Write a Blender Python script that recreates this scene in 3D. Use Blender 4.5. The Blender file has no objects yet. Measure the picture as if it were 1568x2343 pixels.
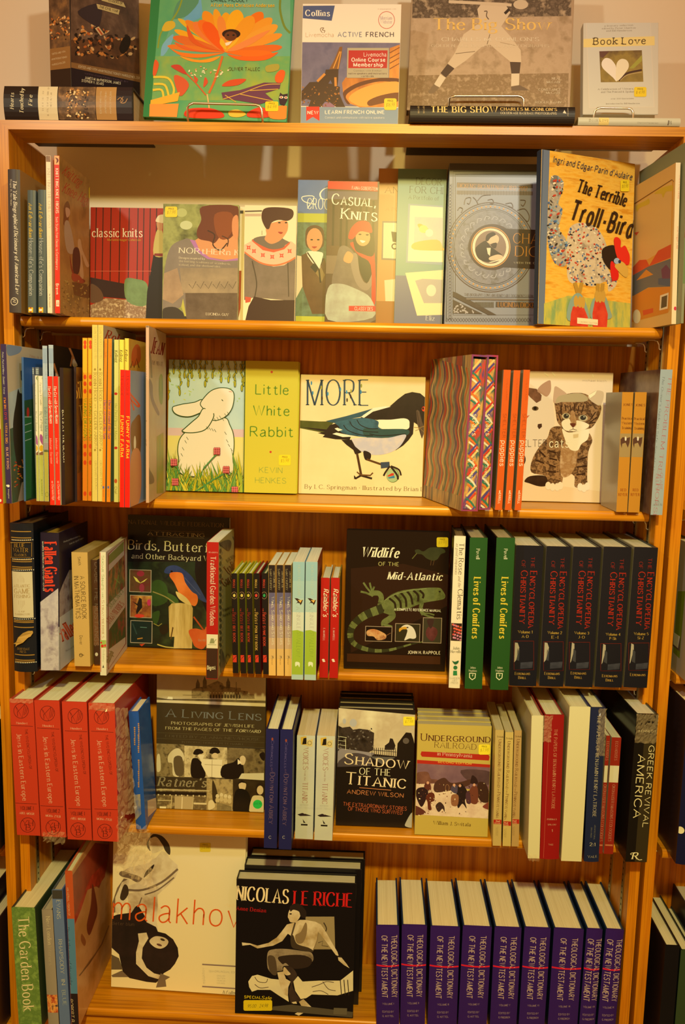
import bpy, math, random
from mathutils import Vector as V, Matrix
from mathutils.geometry import tessellate_polygon
SC = bpy.context.scene
COL = SC.collection
random.seed(7)
# ------------------------------------------------------------------ camera
F_PX, PITCH, YAW, ROLL = 1904.487, 0.134102, 0.0357004, 0.0223454
CAM = V((0.6818308, -1.5282, 1.5381392))
cp, sp, cy, sy, cr, sr = (math.cos(PITCH), math.sin(PITCH), math.cos(YAW), math.sin(YAW), math.cos(ROLL), math.sin(ROLL))
FWD = V((-sy*cp, cy*cp, -sp)); _r = V((cy, sy, 0)); _u = _r.cross(FWD)
RGT = cr*_r + sr*_u; UPV = -sr*_r + cr*_u
cam_data = bpy.data.cameras.new('camera'); cam = bpy.data.objects.new('camera', cam_data); COL.objects.link(cam)
_m = Matrix((RGT, UPV, -FWD)).transposed().to_4x4(); _m.translation = CAM; cam.matrix_world = _m
cam_data.sensor_fit = 'VERTICAL'; cam_data.sensor_height = 24.0; cam_data.lens = F_PX/2343*24.0
cam_data.clip_start = 0.05
SC.camera = cam
# ------------------------------------------------------------------ light
SC.view_settings.view_transform = 'Standard'; SC.view_settings.look = 'None'
SC.view_settings.gamma = 1.0; SC.view_settings.use_curve_mapping = False
SC.view_settings.exposure = 0.12
world = bpy.data.worlds.new('world'); SC.world = world; world.use_nodes = True
WB = world.node_tree.nodes['Background']; WB.inputs[0].default_value = (1.0, 0.38, 0.06, 1); WB.inputs[1].default_value = 0.55
def lamp(name, loc, tgt, watts, col, size, cone=1.2, blend=0.6):
    d = bpy.data.lights.new(name, 'SPOT'); d.energy = watts; d.color = col; d.shadow_soft_size = size
    d.spot_size = cone; d.spot_blend = blend
    o = bpy.data.objects.new(name, d); COL.objects.link(o); o.location = loc
    o.rotation_euler = (V(tgt)-V(loc)).to_track_quat('-Z', 'Y').to_euler()
    return o
lamp('ceiling_or_fill_spot', (1.25, -1.75, 2.68), (0.62, 0.1, 1.95), 52, (1.0, 0.93, 0.70), 0.05, 1.1, 1.0)
lamp('ceiling_or_fill_spot', (-0.55, -1.75, 2.62), (0.5, 0.1, 1.85), 42, (1.0, 0.93, 0.68), 0.05, 1.1, 1.0)
lamp('ceiling_or_fill_spot', (0.75, -2.3, 2.75), (0.62, 0.1, 0.7), 265, (1.0, 0.74, 0.20), 0.06, 1.1, 1.0)  # added orange fill, brightens and warms the lower shelves
# ------------------------------------------------------------------ pixel helpers
def ray(px, py): return FWD + (px-784)/F_PX*RGT - (py-1171.5)/F_PX*UPV
def hit(px, py, P0, n):
    v = ray(px, py); return CAM + v*((P0-CAM).dot(n)/v.dot(n))
def hitY(px, py, y): return hit(px, py, V((0, y, 0)), V((0, 1, 0)))
def hitZ(px, py, z): return hit(px, py, V((0, 0, z)), V((0, 0, 1)))
def proj(P):
    d = P-CAM; z = d.dot(FWD); return 784+F_PX*d.dot(RGT)/z, 1171.5-F_PX*d.dot(UPV)/z
# ------------------------------------------------------------------ materials
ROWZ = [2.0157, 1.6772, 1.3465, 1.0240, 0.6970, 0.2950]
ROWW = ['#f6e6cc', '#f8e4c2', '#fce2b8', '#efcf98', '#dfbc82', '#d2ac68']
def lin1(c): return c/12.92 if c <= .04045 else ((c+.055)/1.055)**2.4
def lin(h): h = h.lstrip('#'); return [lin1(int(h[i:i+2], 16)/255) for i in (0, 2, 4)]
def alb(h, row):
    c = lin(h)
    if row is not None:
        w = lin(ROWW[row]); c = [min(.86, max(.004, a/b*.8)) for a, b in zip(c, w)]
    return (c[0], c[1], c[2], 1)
MATS = {}
def mat(spec, row=None, rough=.42):
    """'#c' flat, '#c/#c[/#c]@scale' mottled print"""
    k = (spec, row, rough)
    if k in MATS: return MATS[k]
    m = bpy.data.materials.new('print'); m.use_nodes = True; nt = m.node_tree; b = nt.nodes['Principled BSDF']
    b.inputs['Roughness'].default_value = rough
    b.inputs['Specular IOR Level'].default_value = .32
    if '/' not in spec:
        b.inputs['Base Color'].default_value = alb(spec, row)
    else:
        cs, sc = spec.split('@'); cs = cs.split('/'); st = None
        if 'x' in sc: sc, st = sc.split('x')
        tc = nt.nodes.new('ShaderNodeTexCoord'); nz = nt.nodes.new('ShaderNodeTexNoise'); rp = nt.nodes.new('ShaderNodeValToRGB')
        nz.inputs['Scale'].default_value = float(sc); nz.inputs['Detail'].default_value = 4; nz.inputs['Roughness'].default_value = .6
        src = tc.outputs['Object']
        if st:
            mp = nt.nodes.new('ShaderNodeMapping'); mp.inputs['Scale'].default_value = (1, 1, float(st)); nt.links.new(src, mp.inputs[0]); src = mp.outputs[0]
        nt.links.new(src, nz.inputs['Vector']); nt.links.new(nz.outputs['Fac'], rp.inputs[0]); nt.links.new(rp.outputs[0], b.inputs['Base Color'])
        e = rp.color_ramp.elements
        while len(e) < len(cs): e.new(.5)
        for i, c in enumerate(cs):
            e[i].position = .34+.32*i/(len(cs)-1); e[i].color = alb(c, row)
    MATS[k] = m; return m
def pages_mat(spec, axis, row):
    k = ('pg', spec, axis, row)
    if k in MATS: return MATS[k]
    m = bpy.data.materials.new('paper_edge'); m.use_nodes = True; nt = m.node_tree; b = nt.nodes['Principled BSDF']; b.inputs['Roughness'].default_value = .8
    b.inputs['Specular IOR Level'].default_value = .15
    tc = nt.nodes.new('ShaderNodeTexCoord'); mp = nt.nodes.new('ShaderNodeMapping'); nz = nt.nodes.new('ShaderNodeTexNoise'); rp = nt.nodes.new('ShaderNodeValToRGB')
    s = [7, 7, 7]; s[axis] = 1400; mp.inputs['Scale'].default_value = s; nz.inputs['Scale'].default_value = 1; nz.inputs['Detail'].default_value = 3
    nt.links.new(tc.outputs['Object'], mp.inputs[0]); nt.links.new(mp.outputs[0], nz.inputs['Vector']); nt.links.new(nz.outputs['Fac'], rp.inputs[0]); nt.links.new(rp.outputs[0], b.inputs['Base Color'])
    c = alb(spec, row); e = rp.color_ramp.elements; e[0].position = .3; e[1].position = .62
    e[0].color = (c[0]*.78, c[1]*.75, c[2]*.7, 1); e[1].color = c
    MATS[k] = m; return m
def wood(name, grain, c1, c2, c3, big=6, fine=90, rough=.32, wav=1.0):
    """oak: grain axis 0/1/2 in object space"""
    m = bpy.data.materials.new(name); m.use_nodes = True; nt = m.node_tree; L = nt.links.new; N = nt.nodes.new
    b = nt.nodes['Principled BSDF']; b.inputs['Roughness'].default_value = rough; b.inputs['Specular IOR Level'].default_value = .4
    tc = N('ShaderNodeTexCoord'); mp = N('ShaderNodeMapping'); s = [1.0]*3; s[grain] = .09; mp.inputs['Scale'].default_value = s; L(tc.outputs['Object'], mp.inputs[0])
    n1 = N('ShaderNodeTexNoise'); n1.inputs['Scale'].default_value = big; n1.inputs['Detail'].default_value = 2; n1.inputs['Distortion'].default_value = wav; L(mp.outputs[0], n1.inputs['Vector'])
    mu = N('ShaderNodeMath'); mu.operation = 'MULTIPLY'; mu.inputs[1].default_value = 9.0; L(n1.outputs['Fac'], mu.inputs[0])
    fr = N('ShaderNodeMath'); fr.operation = 'PINGPONG'; fr.inputs[1].default_value = .5; L(mu.outputs[0], fr.inputs[0])
    mp2 = N('ShaderNodeMapping'); s2 = [1.0]*3; s2[grain] = .02; mp2.inputs['Scale'].default_value = s2; L(tc.outputs['Object'], mp2.inputs[0])
    n2 = N('ShaderNodeTexNoise'); n2.inputs['Scale'].default_value = fine*3; n2.inputs['Detail'].default_value = 3; L(mp2.outputs[0], n2.inputs['Vector'])
    rp = N('ShaderNodeValToRGB'); e = rp.color_ramp.elements; e[0].position = .02; e[0].color = c1; e[1].position = .5; e[1].color = c3; x = e.new(.22); x.color = c2; L(fr.outputs[0], rp.inputs[0])
    r2 = N('ShaderNodeValToRGB'); r2.color_ramp.elements[0].position = .35; r2.color_ramp.elements[0].color = (.66, .6, .52, 1); r2.color_ramp.elements[1].position = .55; r2.color_ramp.elements[1].color = (1, 1, 1, 1); L(n2.outputs['Fac'], r2.inputs[0])
    mx = N('ShaderNodeMix'); mx.data_type = 'RGBA'; mx.blend_type = 'MULTIPLY'; mx.inputs[0].default_value = .8; L(rp.outputs[0], mx.inputs[6]); L(r2.outputs[0], mx.inputs[7]); L(mx.outputs[2], b.inputs['Base Color'])
    return m
def plain(name, col, rough=.5, metal=0, spec=.4):
    m = bpy.data.materials.new(name); m.use_nodes = True; b = m.node_tree.nodes['Principled BSDF']
    b.inputs['Base Color'].default_value = (*col, 1); b.inputs['Roughness'].default_value = rough; b.inputs['Metallic'].default_value = metal; b.inputs['Specular IOR Level'].default_value = spec
    return m
# ------------------------------------------------------------------ mesh builder
class MB:
    def __init__(s): s.v, s.f, s.mi, s.m = [], [], [], []
    def mid(s, m):
        if m not in s.m: s.m.append(m)
        return s.m.index(m)
    def add(s, vs, fs, m):
        o = len(s.v); i = s.mid(m); s.v += [tuple(v) for v in vs]
        for f in fs: s.f.append([o+k for k in f]); s.mi.append(i)
    def box(s, a, b, m, c=0.0):
        x0, y0, z0 = a; x1, y1, z1 = b
        c = min(c, (x1-x0)*.3, (y1-y0)*.3, (z1-z0)*.3)
        if c <= 0:
            s.add([(x0,y0,z0),(x1,y0,z0),(x1,y1,z0),(x0,y1,z0),(x0,y0,z1),(x1,y0,z1),(x1,y1,z1),(x0,y1,z1)],
                  [(0,3,2,1),(4,5,6,7),(0,1,5,4),(1,2,6,5),(2,3,7,6),(3,0,4,7)], m); return
        # chamfered box: rings of an octagonal profile
        rings = []
        for z, k in ((z0, c), (z0+c, 0), (z1-c, 0), (z1, c)):
            q = c if k == 0 else c
            xa, xb, ya, yb = x0+k, x1-k, y0+k, y1-k
            e = c*.7
            rings.append([(xa+e,ya,z),(xb-e,ya,z),(xb,ya+e,z),(xb,yb-e,z),(xb-e,yb,z),(xa+e,yb,z),(xa,yb-e,z),(xa,ya+e,z)])
        vs = [p for r in rings for p in r]; fs = [tuple(range(7, -1, -1)), tuple(range(24, 32))]
        for r in range(3):
            for i in range(8): j = (i+1) % 8; fs.append((r*8+i, r*8+j, r*8+8+j, r*8+8+i))
        s.add(vs, fs, m)
    def prism(s, poly, ax, a, b, m):
        """extrude a 2D polygon along axis ax from a to b"""
        n = len(poly)
        def P(p, t): q = list(p); q.insert(ax, t); return q
        vs = [P(p, a) for p in poly]+[P(p, b) for p in poly]
        tri = tessellate_polygon([[V((p[0], p[1], 0)) for p in poly]])
        fs = [tuple(t) for t in tri]+[tuple(n+k for k in t) for t in tri]+[(i, (i+1) % n, n+(i+1) % n, n+i) for i in range(n)]
        s.add(vs, fs, m)
    def tube(s, pts, r, m, n=8, closed=False):
        pts = [V(p) for p in pts]; k = len(pts); vs = []; fs = []; up = V((0.31, 0.17, 0.93))
        for i, p in enumerate(pts):
            t = ((pts[(i+1) % k] if closed or i < k-1 else p)-(pts[i-1] if closed or i > 0 else p)).normalized()
            a = t.cross(up); a = a if a.length > .1 else t.cross(V((1, 0, 0))); a.normalize(); b = t.cross(a)
            vs += [p+(a*math.cos(2*math.pi*j/n)+b*math.sin(2*math.pi*j/n))*r for j in range(n)]
        for i in range(k if closed else k-1):
            for j in range(n): q = (i+1) % k; fs.append((i*n+j, i*n+(j+1) % n, q*n+(j+1) % n, q*n+j))
        if not closed: fs += [tuple(range(n)), tuple((k-1)*n+j for j in range(n))]
        s.add(vs, fs, m)
    def build(s, name, parent=None, smooth=False, label=None):
        me = bpy.data.meshes.new(name); me.from_pydata(s.v, [], s.f)
        for m in s.m: me.materials.append(m)
        me.polygons.foreach_set('material_index', s.mi)
        if smooth: me.polygons.foreach_set('use_smooth', [True]*len(s.f))
        me.update(); o = bpy.data.objects.new(name, me); COL.objects.link(o)
        if parent: o.parent = parent
        if label: o['label'] = label
        return o
def empty(name, label, cat, M=None, grp=None):
    o = bpy.data.objects.new(name, None); COL.objects.link(o); o.empty_display_size = .02
    if M is not None: o.matrix_world = M
    o['label'] = label; o['category'] = cat
    if grp: o['group'] = grp
    return o
# ------------------------------------------------------------------ lettering: strokes on a 10-unit cap height
GL = {}
for _l in '''A 0,0 3.7,10 7.4,0 c;1.5,3.5 5.9,3.5
B .8,0 .8,10 c;~.8,10 3.6,10 5.6,9.2 5.9,7.6 5.2,5.9 3.4,5.3 .8,5.3;~3.4,5.3 5.8,4.6 6.6,2.7 5.8,.8 3.6,0 .8,0
C ~7.2,8 5.8,9.6 4,10 1.4,8.8 0,5 1.4,1.2 4,0 5.9,.5 7.3,2.2
D .8,0 .8,10 c;~.8,10 3.6,10 6.4,8.8 7.6,5 6.4,1.2 3.6,0 .8,0
E .8,0 .8,10 c;.8,10 5.8,10;.8,5.2 4.8,5.2;.8,0 6,0
F .8,0 .8,10 c;.8,10 5.8,10;.8,5.2 4.8,5.2
G ~7.2,8.2 5.8,9.6 4,10 1.4,8.8 0,5 1.4,1.2 4,0 6,.4 7.2,1.4;7.2,.8 7.2,4.6;4.8,4.6 7.4,4.6
H .8,0 .8,10 c;7.2,0 7.2,10 c;.8,5.2 7.2,5.2
I .8,0 .8,10 c
J 3.6,10 3.6,2.5 a;~3.6,2.8 3.2,.8 1.8,0 .2,.8
K .8,0 .8,10 c;6.8,10 .8,4.2 a;2.8,6 7.2,0 b
L .8,10 .8,0 c;.8,0 6,0
M .6,0 .6,10 c;.6,10 4.8,0;4.8,0 9,10;9,10 9,0 c
N .8,0 .8,10 c;.8,10 7.4,0;7.4,0 7.4,10 b
O ~4,10 1.2,8.7 0,5 1.2,1.3 4,0 6.8,1.3 8,5 6.8,8.7 4,10
P .8,0 .8,10 c;~.8,10 3.8,10 5.9,9.2 6.4,7.3 5.9,5.5 3.8,4.7 .8,4.7
Q ~4,10 1.2,8.7 0,5 1.2,1.3 4,0 6.8,1.3 8,5 6.8,8.7 4,10;4.6,2 8,-1.4
R .8,0 .8,10 c;~.8,10 3.8,10 5.8,9.2 6.2,7.5 5.7,5.7 3.8,5 .8,5;3.4,5 7,0 b
S ~5.8,8.3 4.6,9.7 3,10 1.2,9.3 .6,7.6 1.4,6 3.2,5.2 5.2,4.2 6.2,2.6 5.6,.9 3.4,0 1.4,.4 .2,2
T 3.7,0 3.7,10 a;0,10 7.4,10
U ~.8,10 .8,3.4 1.6,.8 3.9,0 6.2,.8 7,3.4 7,10 c
V 0,10 3.7,0 7.4,10 c
W 0,10 2.7,0 5.2,10 7.7,0 10.4,10 c
X 0,10 7,0 c;7,10 0,0 c
Y 0,10 3.6,4.8 7.2,10 c;3.6,4.8 3.6,0 b
Z .4,10 6.4,10;6.4,10 0,0;0,0 6.6,0
a ~.8,5.6 2.2,6.6 3.6,6.4 4.4,5.2 4.4,3;4.4,5 4.4,.6 5.2,0;~4.4,3.8 2.4,3.4 .6,2.4 .5,1 1.6,0 3.2,.4 4.4,1.8
b .8,10 .8,0 a;~.8,5 2.6,6.6 4.6,5.8 5.4,3.4 4.6,.8 2.6,0 .8,1.2
c ~4.9,5.2 4,6.3 2.9,6.6 1,5.6 .3,3.3 1,1 2.9,0 4.2,.4 5,1.4
d 5,10 5,0 c;~5,5.2 3.4,6.6 1.2,5.8 .3,3.2 1,.8 2.8,0 5,1.6
e .4,3.7 5,3.7;~5,3.7 4.5,5.7 2.8,6.6 1,5.6 .3,3.3 1,.9 3,0 4.3,.4 5,1.5
f ~4.4,9.2 3.6,10 2.4,9.8 1.8,8.4 1.8,6;1.8,8 1.8,0 b;.2,6.5 3.8,6.5
g ~2.7,6.6 .8,5.8 .4,4.4 1,2.9 2.7,2.3 4.3,2.9 4.8,4.4 4.3,5.9 2.7,6.6;~1.4,2.6 .8,1.6 1.4,.8 4,.5 5.2,-.6 4.9,-2.2 2.7,-3 .6,-2.4 .2,-1.2 1.2,.5;4.4,6 5.6,6.6
h .8,10 .8,0 c;~.8,4.6 2.2,6.4 3.8,6.5 4.8,5.2 4.8,3;4.8,4.4 4.8,0 b
i .8,6.5 .8,0 c;.8,8.6 .8,9.8
j 1.6,6.5 1.6,-1 a;~1.6,-1 1,-2.6 0,-3;1.6,8.6 1.6,9.8
k .8,10 .8,0 c;4.8,6.5 .8,2.8 a;2.2,4 5.2,0 b
l .8,10 .8,0 c
m .8,6.5 .8,0 c;~.8,4.6 2,6.4 3.4,6.5 4.2,5.2 4.2,4;4.2,4.6 4.2,0 b;~4.2,4.6 5.4,6.4 6.8,6.5 7.6,5.2 7.6,4;7.6,4.6 7.6,0 b
n .8,6.5 .8,0 c;~.8,4.6 2.2,6.4 3.8,6.5 4.8,5.2 4.8,3;4.8,4.4 4.8,0 b
o ~2.8,6.6 1,5.7 .3,3.3 1,.9 2.8,0 4.6,.9 5.3,3.3 4.6,5.7 2.8,6.6
p .8,6.5 .8,-3 c;~.8,5 2.6,6.6 4.6,5.8 5.4,3.4 4.6,.8 2.6,0 .8,1.2
q 5,6.5 5,-3 c;~5,5.2 3.4,6.6 1.2,5.8 .3,3.2 1,.8 2.8,0 5,1.6
r .8,6.5 .8,0 c;~.8,4.4 1.8,6 3,6.6 4,6.2
s ~4.1,5.3 3.3,6.4 2.2,6.6 .9,6 .7,4.8 1.6,3.8 3.2,3.1 4.3,2.1 4,.7 2.5,0 1,.3 .2,1.4
t 1.8,8.6 1.8,1.4;~1.8,1.6 2.2,.2 3.2,0 4.2,.6;.2,6.5 3.8,6.5
u .8,6.5 .8,2 a;~.8,2.4 1.4,.4 2.8,0 4.2,.8 4.8,2.2;4.8,6.5 4.8,0 c
v 0,6.5 2.6,0 5.2,6.5 c
w 0,6.5 2,0 3.9,6.5 5.8,0 7.8,6.5 c
x 0,6.5 5,0 c;5,6.5 0,0 c
y 0,6.5 2.7,0 a;~5.4,6.5 2.7,0 1.6,-2.4 .2,-2.8
z .3,6.5 4.6,6.5;4.6,6.5 .1,0;.1,0 4.8,0
0 ~3,10 .9,8.7 .2,5 .9,1.3 3,0 5.1,1.3 5.8,5 5.1,8.7 3,10
1 .6,8.4 2.4,10;2.4,10 2.4,0 b
2 ~.4,8 1.4,9.6 3,10 5,9.2 5.4,7.4 4.2,4.8 .2,0;.2,0 5.8,0
3 ~.5,8.6 2.6,10 4.8,9 4.9,6.8 2.4,5.5;~2.4,5.5 5,4.6 5.4,2 3.6,.2 .3,1
4 4.4,0 4.4,10;4.4,10 0,3;0,3 6,3
5 5.2,10 1,10;1,10 .7,5.6;~.7,5.6 3,6.2 5.2,5 5.4,2.4 3.6,.2 .3,.8
6 ~5,9.4 2.6,8.6 .6,5.4 .5,2.4 1.6,.3 3.4,0 5.2,1.4 5.2,4 3.6,5.6 1.6,4.8 .6,3
7 .2,10 5.6,10;5.6,10 2,0
8 ~3,10 1,9 1,6.6 3,5.4 5,3.8 5.2,1.2 3,0 .8,1.2 1,3.8 3,5.4 5,6.8 5,9 3,10
9 ~.8,.4 3.4,1.6 5.4,4.8 5.4,7.6 4.4,9.7 2.6,10 .8,8.6 .8,6 2.4,4.4 4.4,5.2 5.3,7
. .6,0 .6,1.2
, .8,1 .2,-1.4
' .6,10 .3,7.6
- .2,3.8 3.2,3.8
& ~6.4,4.8 4,.6 2,0 .4,1.4 .8,3.6 3.6,6.4 3.6,9 2.2,9.8 1,8.6 1.6,6.4 6.8,0
: .6,.2 .6,1.4;.6,5 .6,6.2
/ 0,-1 3.4,10.4
* .8,4 .8,5.6;.2,4.8 1.6,4.8
$ ~5,8 3,9 .8,7.6 1.6,5.6 4.4,4.4 5,2.4 3,1 .4,2.2;3,10.6 3,-.6
( ~2,10.5 .4,7 .4,2 2,-1.5
| .4,-1.5 .4,10.5'''.split('\n'):
    GL[_l[0]] = _l[2:]
def crom(p, n=4):
    out = []; k = len(p); cl = p[0] == p[-1]
    for i in range(k-1):
        a = p[i-1] if i > 0 else (p[-2] if cl else p[0]); b, c = p[i], p[i+1]; d = p[i+2] if i+2 < k else (p[1] if cl else p[-1])
        for j in range(n):
            t = j/n; t2 = t*t; t3 = t2*t
            out.append(tuple(.5*(2*b[q]+(c[q]-a[q])*t+(2*a[q]-5*b[q]+4*c[q]-d[q])*t2+(3*b[q]-a[q]-3*c[q]+d[q])*t3) for q in (0, 1)))
    out.append(p[-1]); return out
def glyph(ch):
    g = GL.get(ch)
    if g is None: return None
    if isinstance(g, str):
        st = []
        for s in g.split(';'):
            sm = s[0] == '~'; s = s.lstrip('~'); fl = ''
            if s[-1] in 'abc': fl = s[-1]; s = s[:-2]
            p = [tuple(float(q) for q in w.split(',')) for w in s.split()]
            if sm: p = crom(p, 3)
            st.append((p, fl))
        xs = [q[0] for p, f in st for q in p]; g = GL[ch] = (st, min(xs), max(xs))
    return g
# font: vertical stroke, horizontal stroke, serif, shear, small caps, letter gap
FN = dict(s=(1.25, .55, 1.1, 0, 0, 2.0), S=(2.1, .75, 1.2, 0, 0, 2.4), n=(.85, .4, .8, 0, 0, 2.0), i=(1.15, .55, .8, .24, 0, 1.8), I=(1.9, .8, .8, .24, 0, 2.1),
          h=(1.05, 1.0, 0, 0, 0, 2.0), H=(1.9, 1.6, 0, 0, 0, 2.4), l=(.6, .6, 0, 0, 0, 2.0), j=(.9, .8, 0, .25, 0, 1.9), c=(1.25, .6, 1.0, 0, 1, 2.0), N=(1.7, .5, 1.3, 0, 0, 1.6), w=(1.4, 1.3, 1.6, .05, 0, 2.4))
def strokes(p, wf):
    """ribbon quads along a polyline"""
    n = len(p); L = []; R = []
    for i in range(n):
        a = p[max(0, i-1)]; b = p[min(n-1, i+1)]; dx, dy = b[0]-a[0], b[1]-a[1]; q = math.hypot(dx, dy) or 1; dx /= q; dy /= q
        w = wf(dx, dy)/2; L.append((p[i][0]-dy*w, p[i][1]+dx*w)); R.append((p[i][0]+dy*w, p[i][1]-dx*w))
    return [[L[i], L[i+1], R[i+1], R[i]] for i in range(n-1)]
def text_polys(txt, f, k):
    wv, wh, se, sh, sc, gap = FN[f]; wv *= k; pen = 0; out = []
    wf = lambda dx, dy: math.hypot(wh*dx, wv*dy)
    for ch in txt:
        if ch == ' ': pen += 3.8; continue
        s = 1; c2 = ch
        if sc and ch.islower(): c2 = ch.upper(); s = .77
        g = glyph(c2)
        if g is None: pen += 4; continue
        st, x0, x1 = g; off = pen-x0*s+wv*.3
        for p, fl in st:
            q = [((x*s+off), y*s) for x, y in p]
            out += strokes(q, wf)
            if se and fl:
                for e, on in ((0, fl in 'ac'), (-1, fl in 'bc')):
                    if on:
                        x, y = q[e]; o = q[1] if e == 0 else q[-2]; d = 1 if o[1] > y else -1; h = wv*.5+se*.6*s
                        out.append([(x-h, y), (x+h, y), (x+h, y+d*wh), (x-h, y+d*wh)])
        pen += (x1-x0)*s+wv*.6+gap*(.8 if s < 1 else 1)
    return out, max(pen-gap, .5), sh
def pts(s): return [tuple(float(q) for q in w.split(',')) for w in s.split()]
# ------------------------------------------------------------------ books
class Face:
    """printing on one face of a book; coordinates are those of the photograph (crop origin + scale)"""
    def __init__(s, book, plane): s.b, s.pl, s.n = book, plane, 0; s.mb = MB(); s.tf = (0, 0, 1)
    def ab(s, x, y):
        b = s.b; x0, y0, k = s.tf; v = b.Mi @ (ray(x0+x/k, y0+y/k)); c = b.Ci
        if s.pl == 'y0': t = -c.y/v.y; p = c+v*t; return p.x, p.z
        X = b.w if s.pl == 'xw' else 0; t = (X-c.x)/v.x; p = c+v*t; return p.y, p.z
    def to3(s, a, z, off):
        b = s.b; z = min(max(z, .0004), b.h-.0004); g = .0004
        if s.pl == 'y0': a = min(max(a, g), b.w-g); return (a, b.surf(a)-off, z)
        a = min(max(a, b.bul+g), b.d-g); return (b.w+off, a, z) if s.pl == 'xw' else (-off, a, z)
    def lay(s): s.n += 1; return 5e-5+1.3e-5*s.n
    def poly(s, uv, m, off):
        if len(uv) < 3: return
        if s.b.bul and s.pl == 'y0': q = [p[0] for p in uv]; off += s.b.bul*((max(q)-min(q))/s.b.w)**2*1.05+s.b.bul*.016
        v3 = [s.to3(a, z, off) for a, z in uv]
        if len(uv) == 4: s.mb.add(v3, [(0, 1, 2, 3)], m); return
        tri = tessellate_polygon([[V((a, z, 0)) for a, z in uv]])
        s.mb.add(v3, [tuple(t) for t in tri], m)
class Book:
    def __init__(s, name, label, grp, M, w, h, d, row, orient='s', hard=1, c='#888888', cl=None, cr=None, pg='#e8d2a8', bul=.0, rough=.42, b=None, sm=None):
        s.w, s.h, s.d, s.row, s.o, s.bul, s.rough = w, h, d, row, orient, bul if orient == 's' else 0, rough
        s.M = M; s.root = empty(name, label, 'book', M, grp)
        s.Mi = M.to_3x3().inverted(); s.Ci = s.Mi @ (CAM-M.translation)
        s.faces = {}; s.cur = None; s.extra = []
        C = lambda k: mat(k or c, row, rough)
        b = b if b else (.0026 if hard else .0006); g = .0035 if hard else .0004; s.bd = b
        ax = 0 if orient in 'sr' else 1
        P = MB(); pm = pages_mat(pg, ax, row); fb = s.F('y0'); f2 = s.F('xw'); f3 = s.F('x0')
        if orient == 's':
            n = 8; out = [(w*i/n, s.surf(w*i/n)) for i in range(n+1)]
            fb.mb.prism(out+[(w-b*.9, s.bul+b), (b*.9, s.bul+b)], 2, 0, h, C(sm))
            f3.mb.box((0, s.bul+.0002, 0), (b, d, h), C(cl)); f2.mb.box((w-b, s.bul+.0002, 0), (w, d, h), C(cr))
            P.box((b, s.bul+b, g), (w-b, d-g, h-g), pm)
        elif orient == 'r':
            f3.mb.box((0, 0, 0), (b, d, h), C(cl)); f2.mb.box((w-b, 0, 0), (w, d, h), C(cr))
            fb.mb.box((b, d-b, 0), (w-b, d, h), C(None)); P.box((b, g, g), (w-b, d-b, h-g), pm)
        else:
            fb.mb.box((0, 0, 0), (w, b, h), C(None), .0008 if hard else 0)
            f3.mb.box((0, b, 0), (b, d-b, h), C(cl)); f2.mb.box((0, d-b, 0), (w, d, h), C(cr), .0008 if hard else 0)
            P.box((b, b, g), (w-g, d-b, h-g), pm)
        s.P = P; s.f('y0')
    def surf(s, a): return s.bul*(2*a/s.w-1)**2 if s.bul else 0.0
    def F(s, pl):
        if pl not in s.faces: s.faces[pl] = Face(s, pl)
        return s.faces[pl]
    def f(s, pl): s.cur = s.F(pl); return s
    def z(s, x0, y0, k): s.cur.tf = (x0, y0, k); return s
    def mt(s, c): return mat(c, s.row, s.rough)
    def P_(s, c, p, sm=0, same=0):
        F = s.cur; p = pts(p) if isinstance(p, str) else p
        if sm: p = crom(list(p)+[p[0]], 4)[:-1]
        if same: F.n -= 1
        F.poly([F.ab(*q) for q in p], s.mt(c), F.lay()); return s
    def B(s, c, y0, y1, u0=0.0, u1=1.0):
        """band between two photo heights, across the face from u0 to u1 of its width"""
        F = s.cur; W = s.w if F.pl == 'y0' else s.d
        mid = {'y0': V((s.w/2, 0, s.h/2)), 'xw': V((s.w, s.d/2, s.h/2)), 'x0': V((0, s.d/2, s.h/2))}[F.pl]
        px = (proj(s.M @ mid)[0]-F.tf[0])*F.tf[2]; za, zb = F.ab(px, y0)[1], F.ab(px, y1)[1]; off = F.lay(); m = s.mt(c)
        n = 8 if s.bul else 1
        for i in range(n):
            a, b = W*(u0+(u1-u0)*i/n), W*(u0+(u1-u0)*(i+1)/n); F.poly([(a, za), (b, za), (b, zb), (a, zb)], m, off)
        return s
    def fill(s, c):
        F = s.cur; W = s.w if F.pl == 'y0' else s.d; off = F.lay(); n = 8 if s.bul else 1
        for i in range(n): F.poly([(W*i/n, 0), (W*(i+1)/n, 0), (W*(i+1)/n, s.h), (W*i/n, s.h)], s.mt(c), off)
        return s
    def R(s, c, x0, y0, x1, y1):
        F = s.cur; a, za = F.ab(x0, y0); b, zb = F.ab(x1, y1); off = F.lay(); n = 6 if s.bul else 1
        for i in range(n): F.poly([(a+(b-a)*i/n, za), (a+(b-a)*(i+1)/n, za), (a+(b-a)*(i+1)/n, zb), (a+(b-a)*i/n, zb)], s.mt(c), off)
        return s
    def L(s, c, w, p, sm=0):
        F = s.cur; p = pts(p) if isinstance(p, str) else p
        if sm: p = crom(list(p), 4)
        off = F.lay(); m = s.mt(c)
        for q in strokes(p, lambda dx, dy: w): F.poly([F.ab(*r) for r in q], m, off)
        return s
    def box(s, c, w, x0, y0, x1, y1): return s.L(c, w, [(x0, y0), (x1, y0), (x1, y1), (x0, y1), (x0, y0), (x1, y0)])
    def E(s, c, cx, cy, rx, ry, rot=0, n=18, same=0):
        r = math.radians(rot); k, q = math.cos(r), math.sin(r)
        return s.P_(c, [(cx+rx*math.cos(t)*k-ry*math.sin(t)*q, cy+rx*math.cos(t)*q+ry*math.sin(t)*k) for t in (2*math.pi*i/n for i in range(n))], 0, same)
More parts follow.
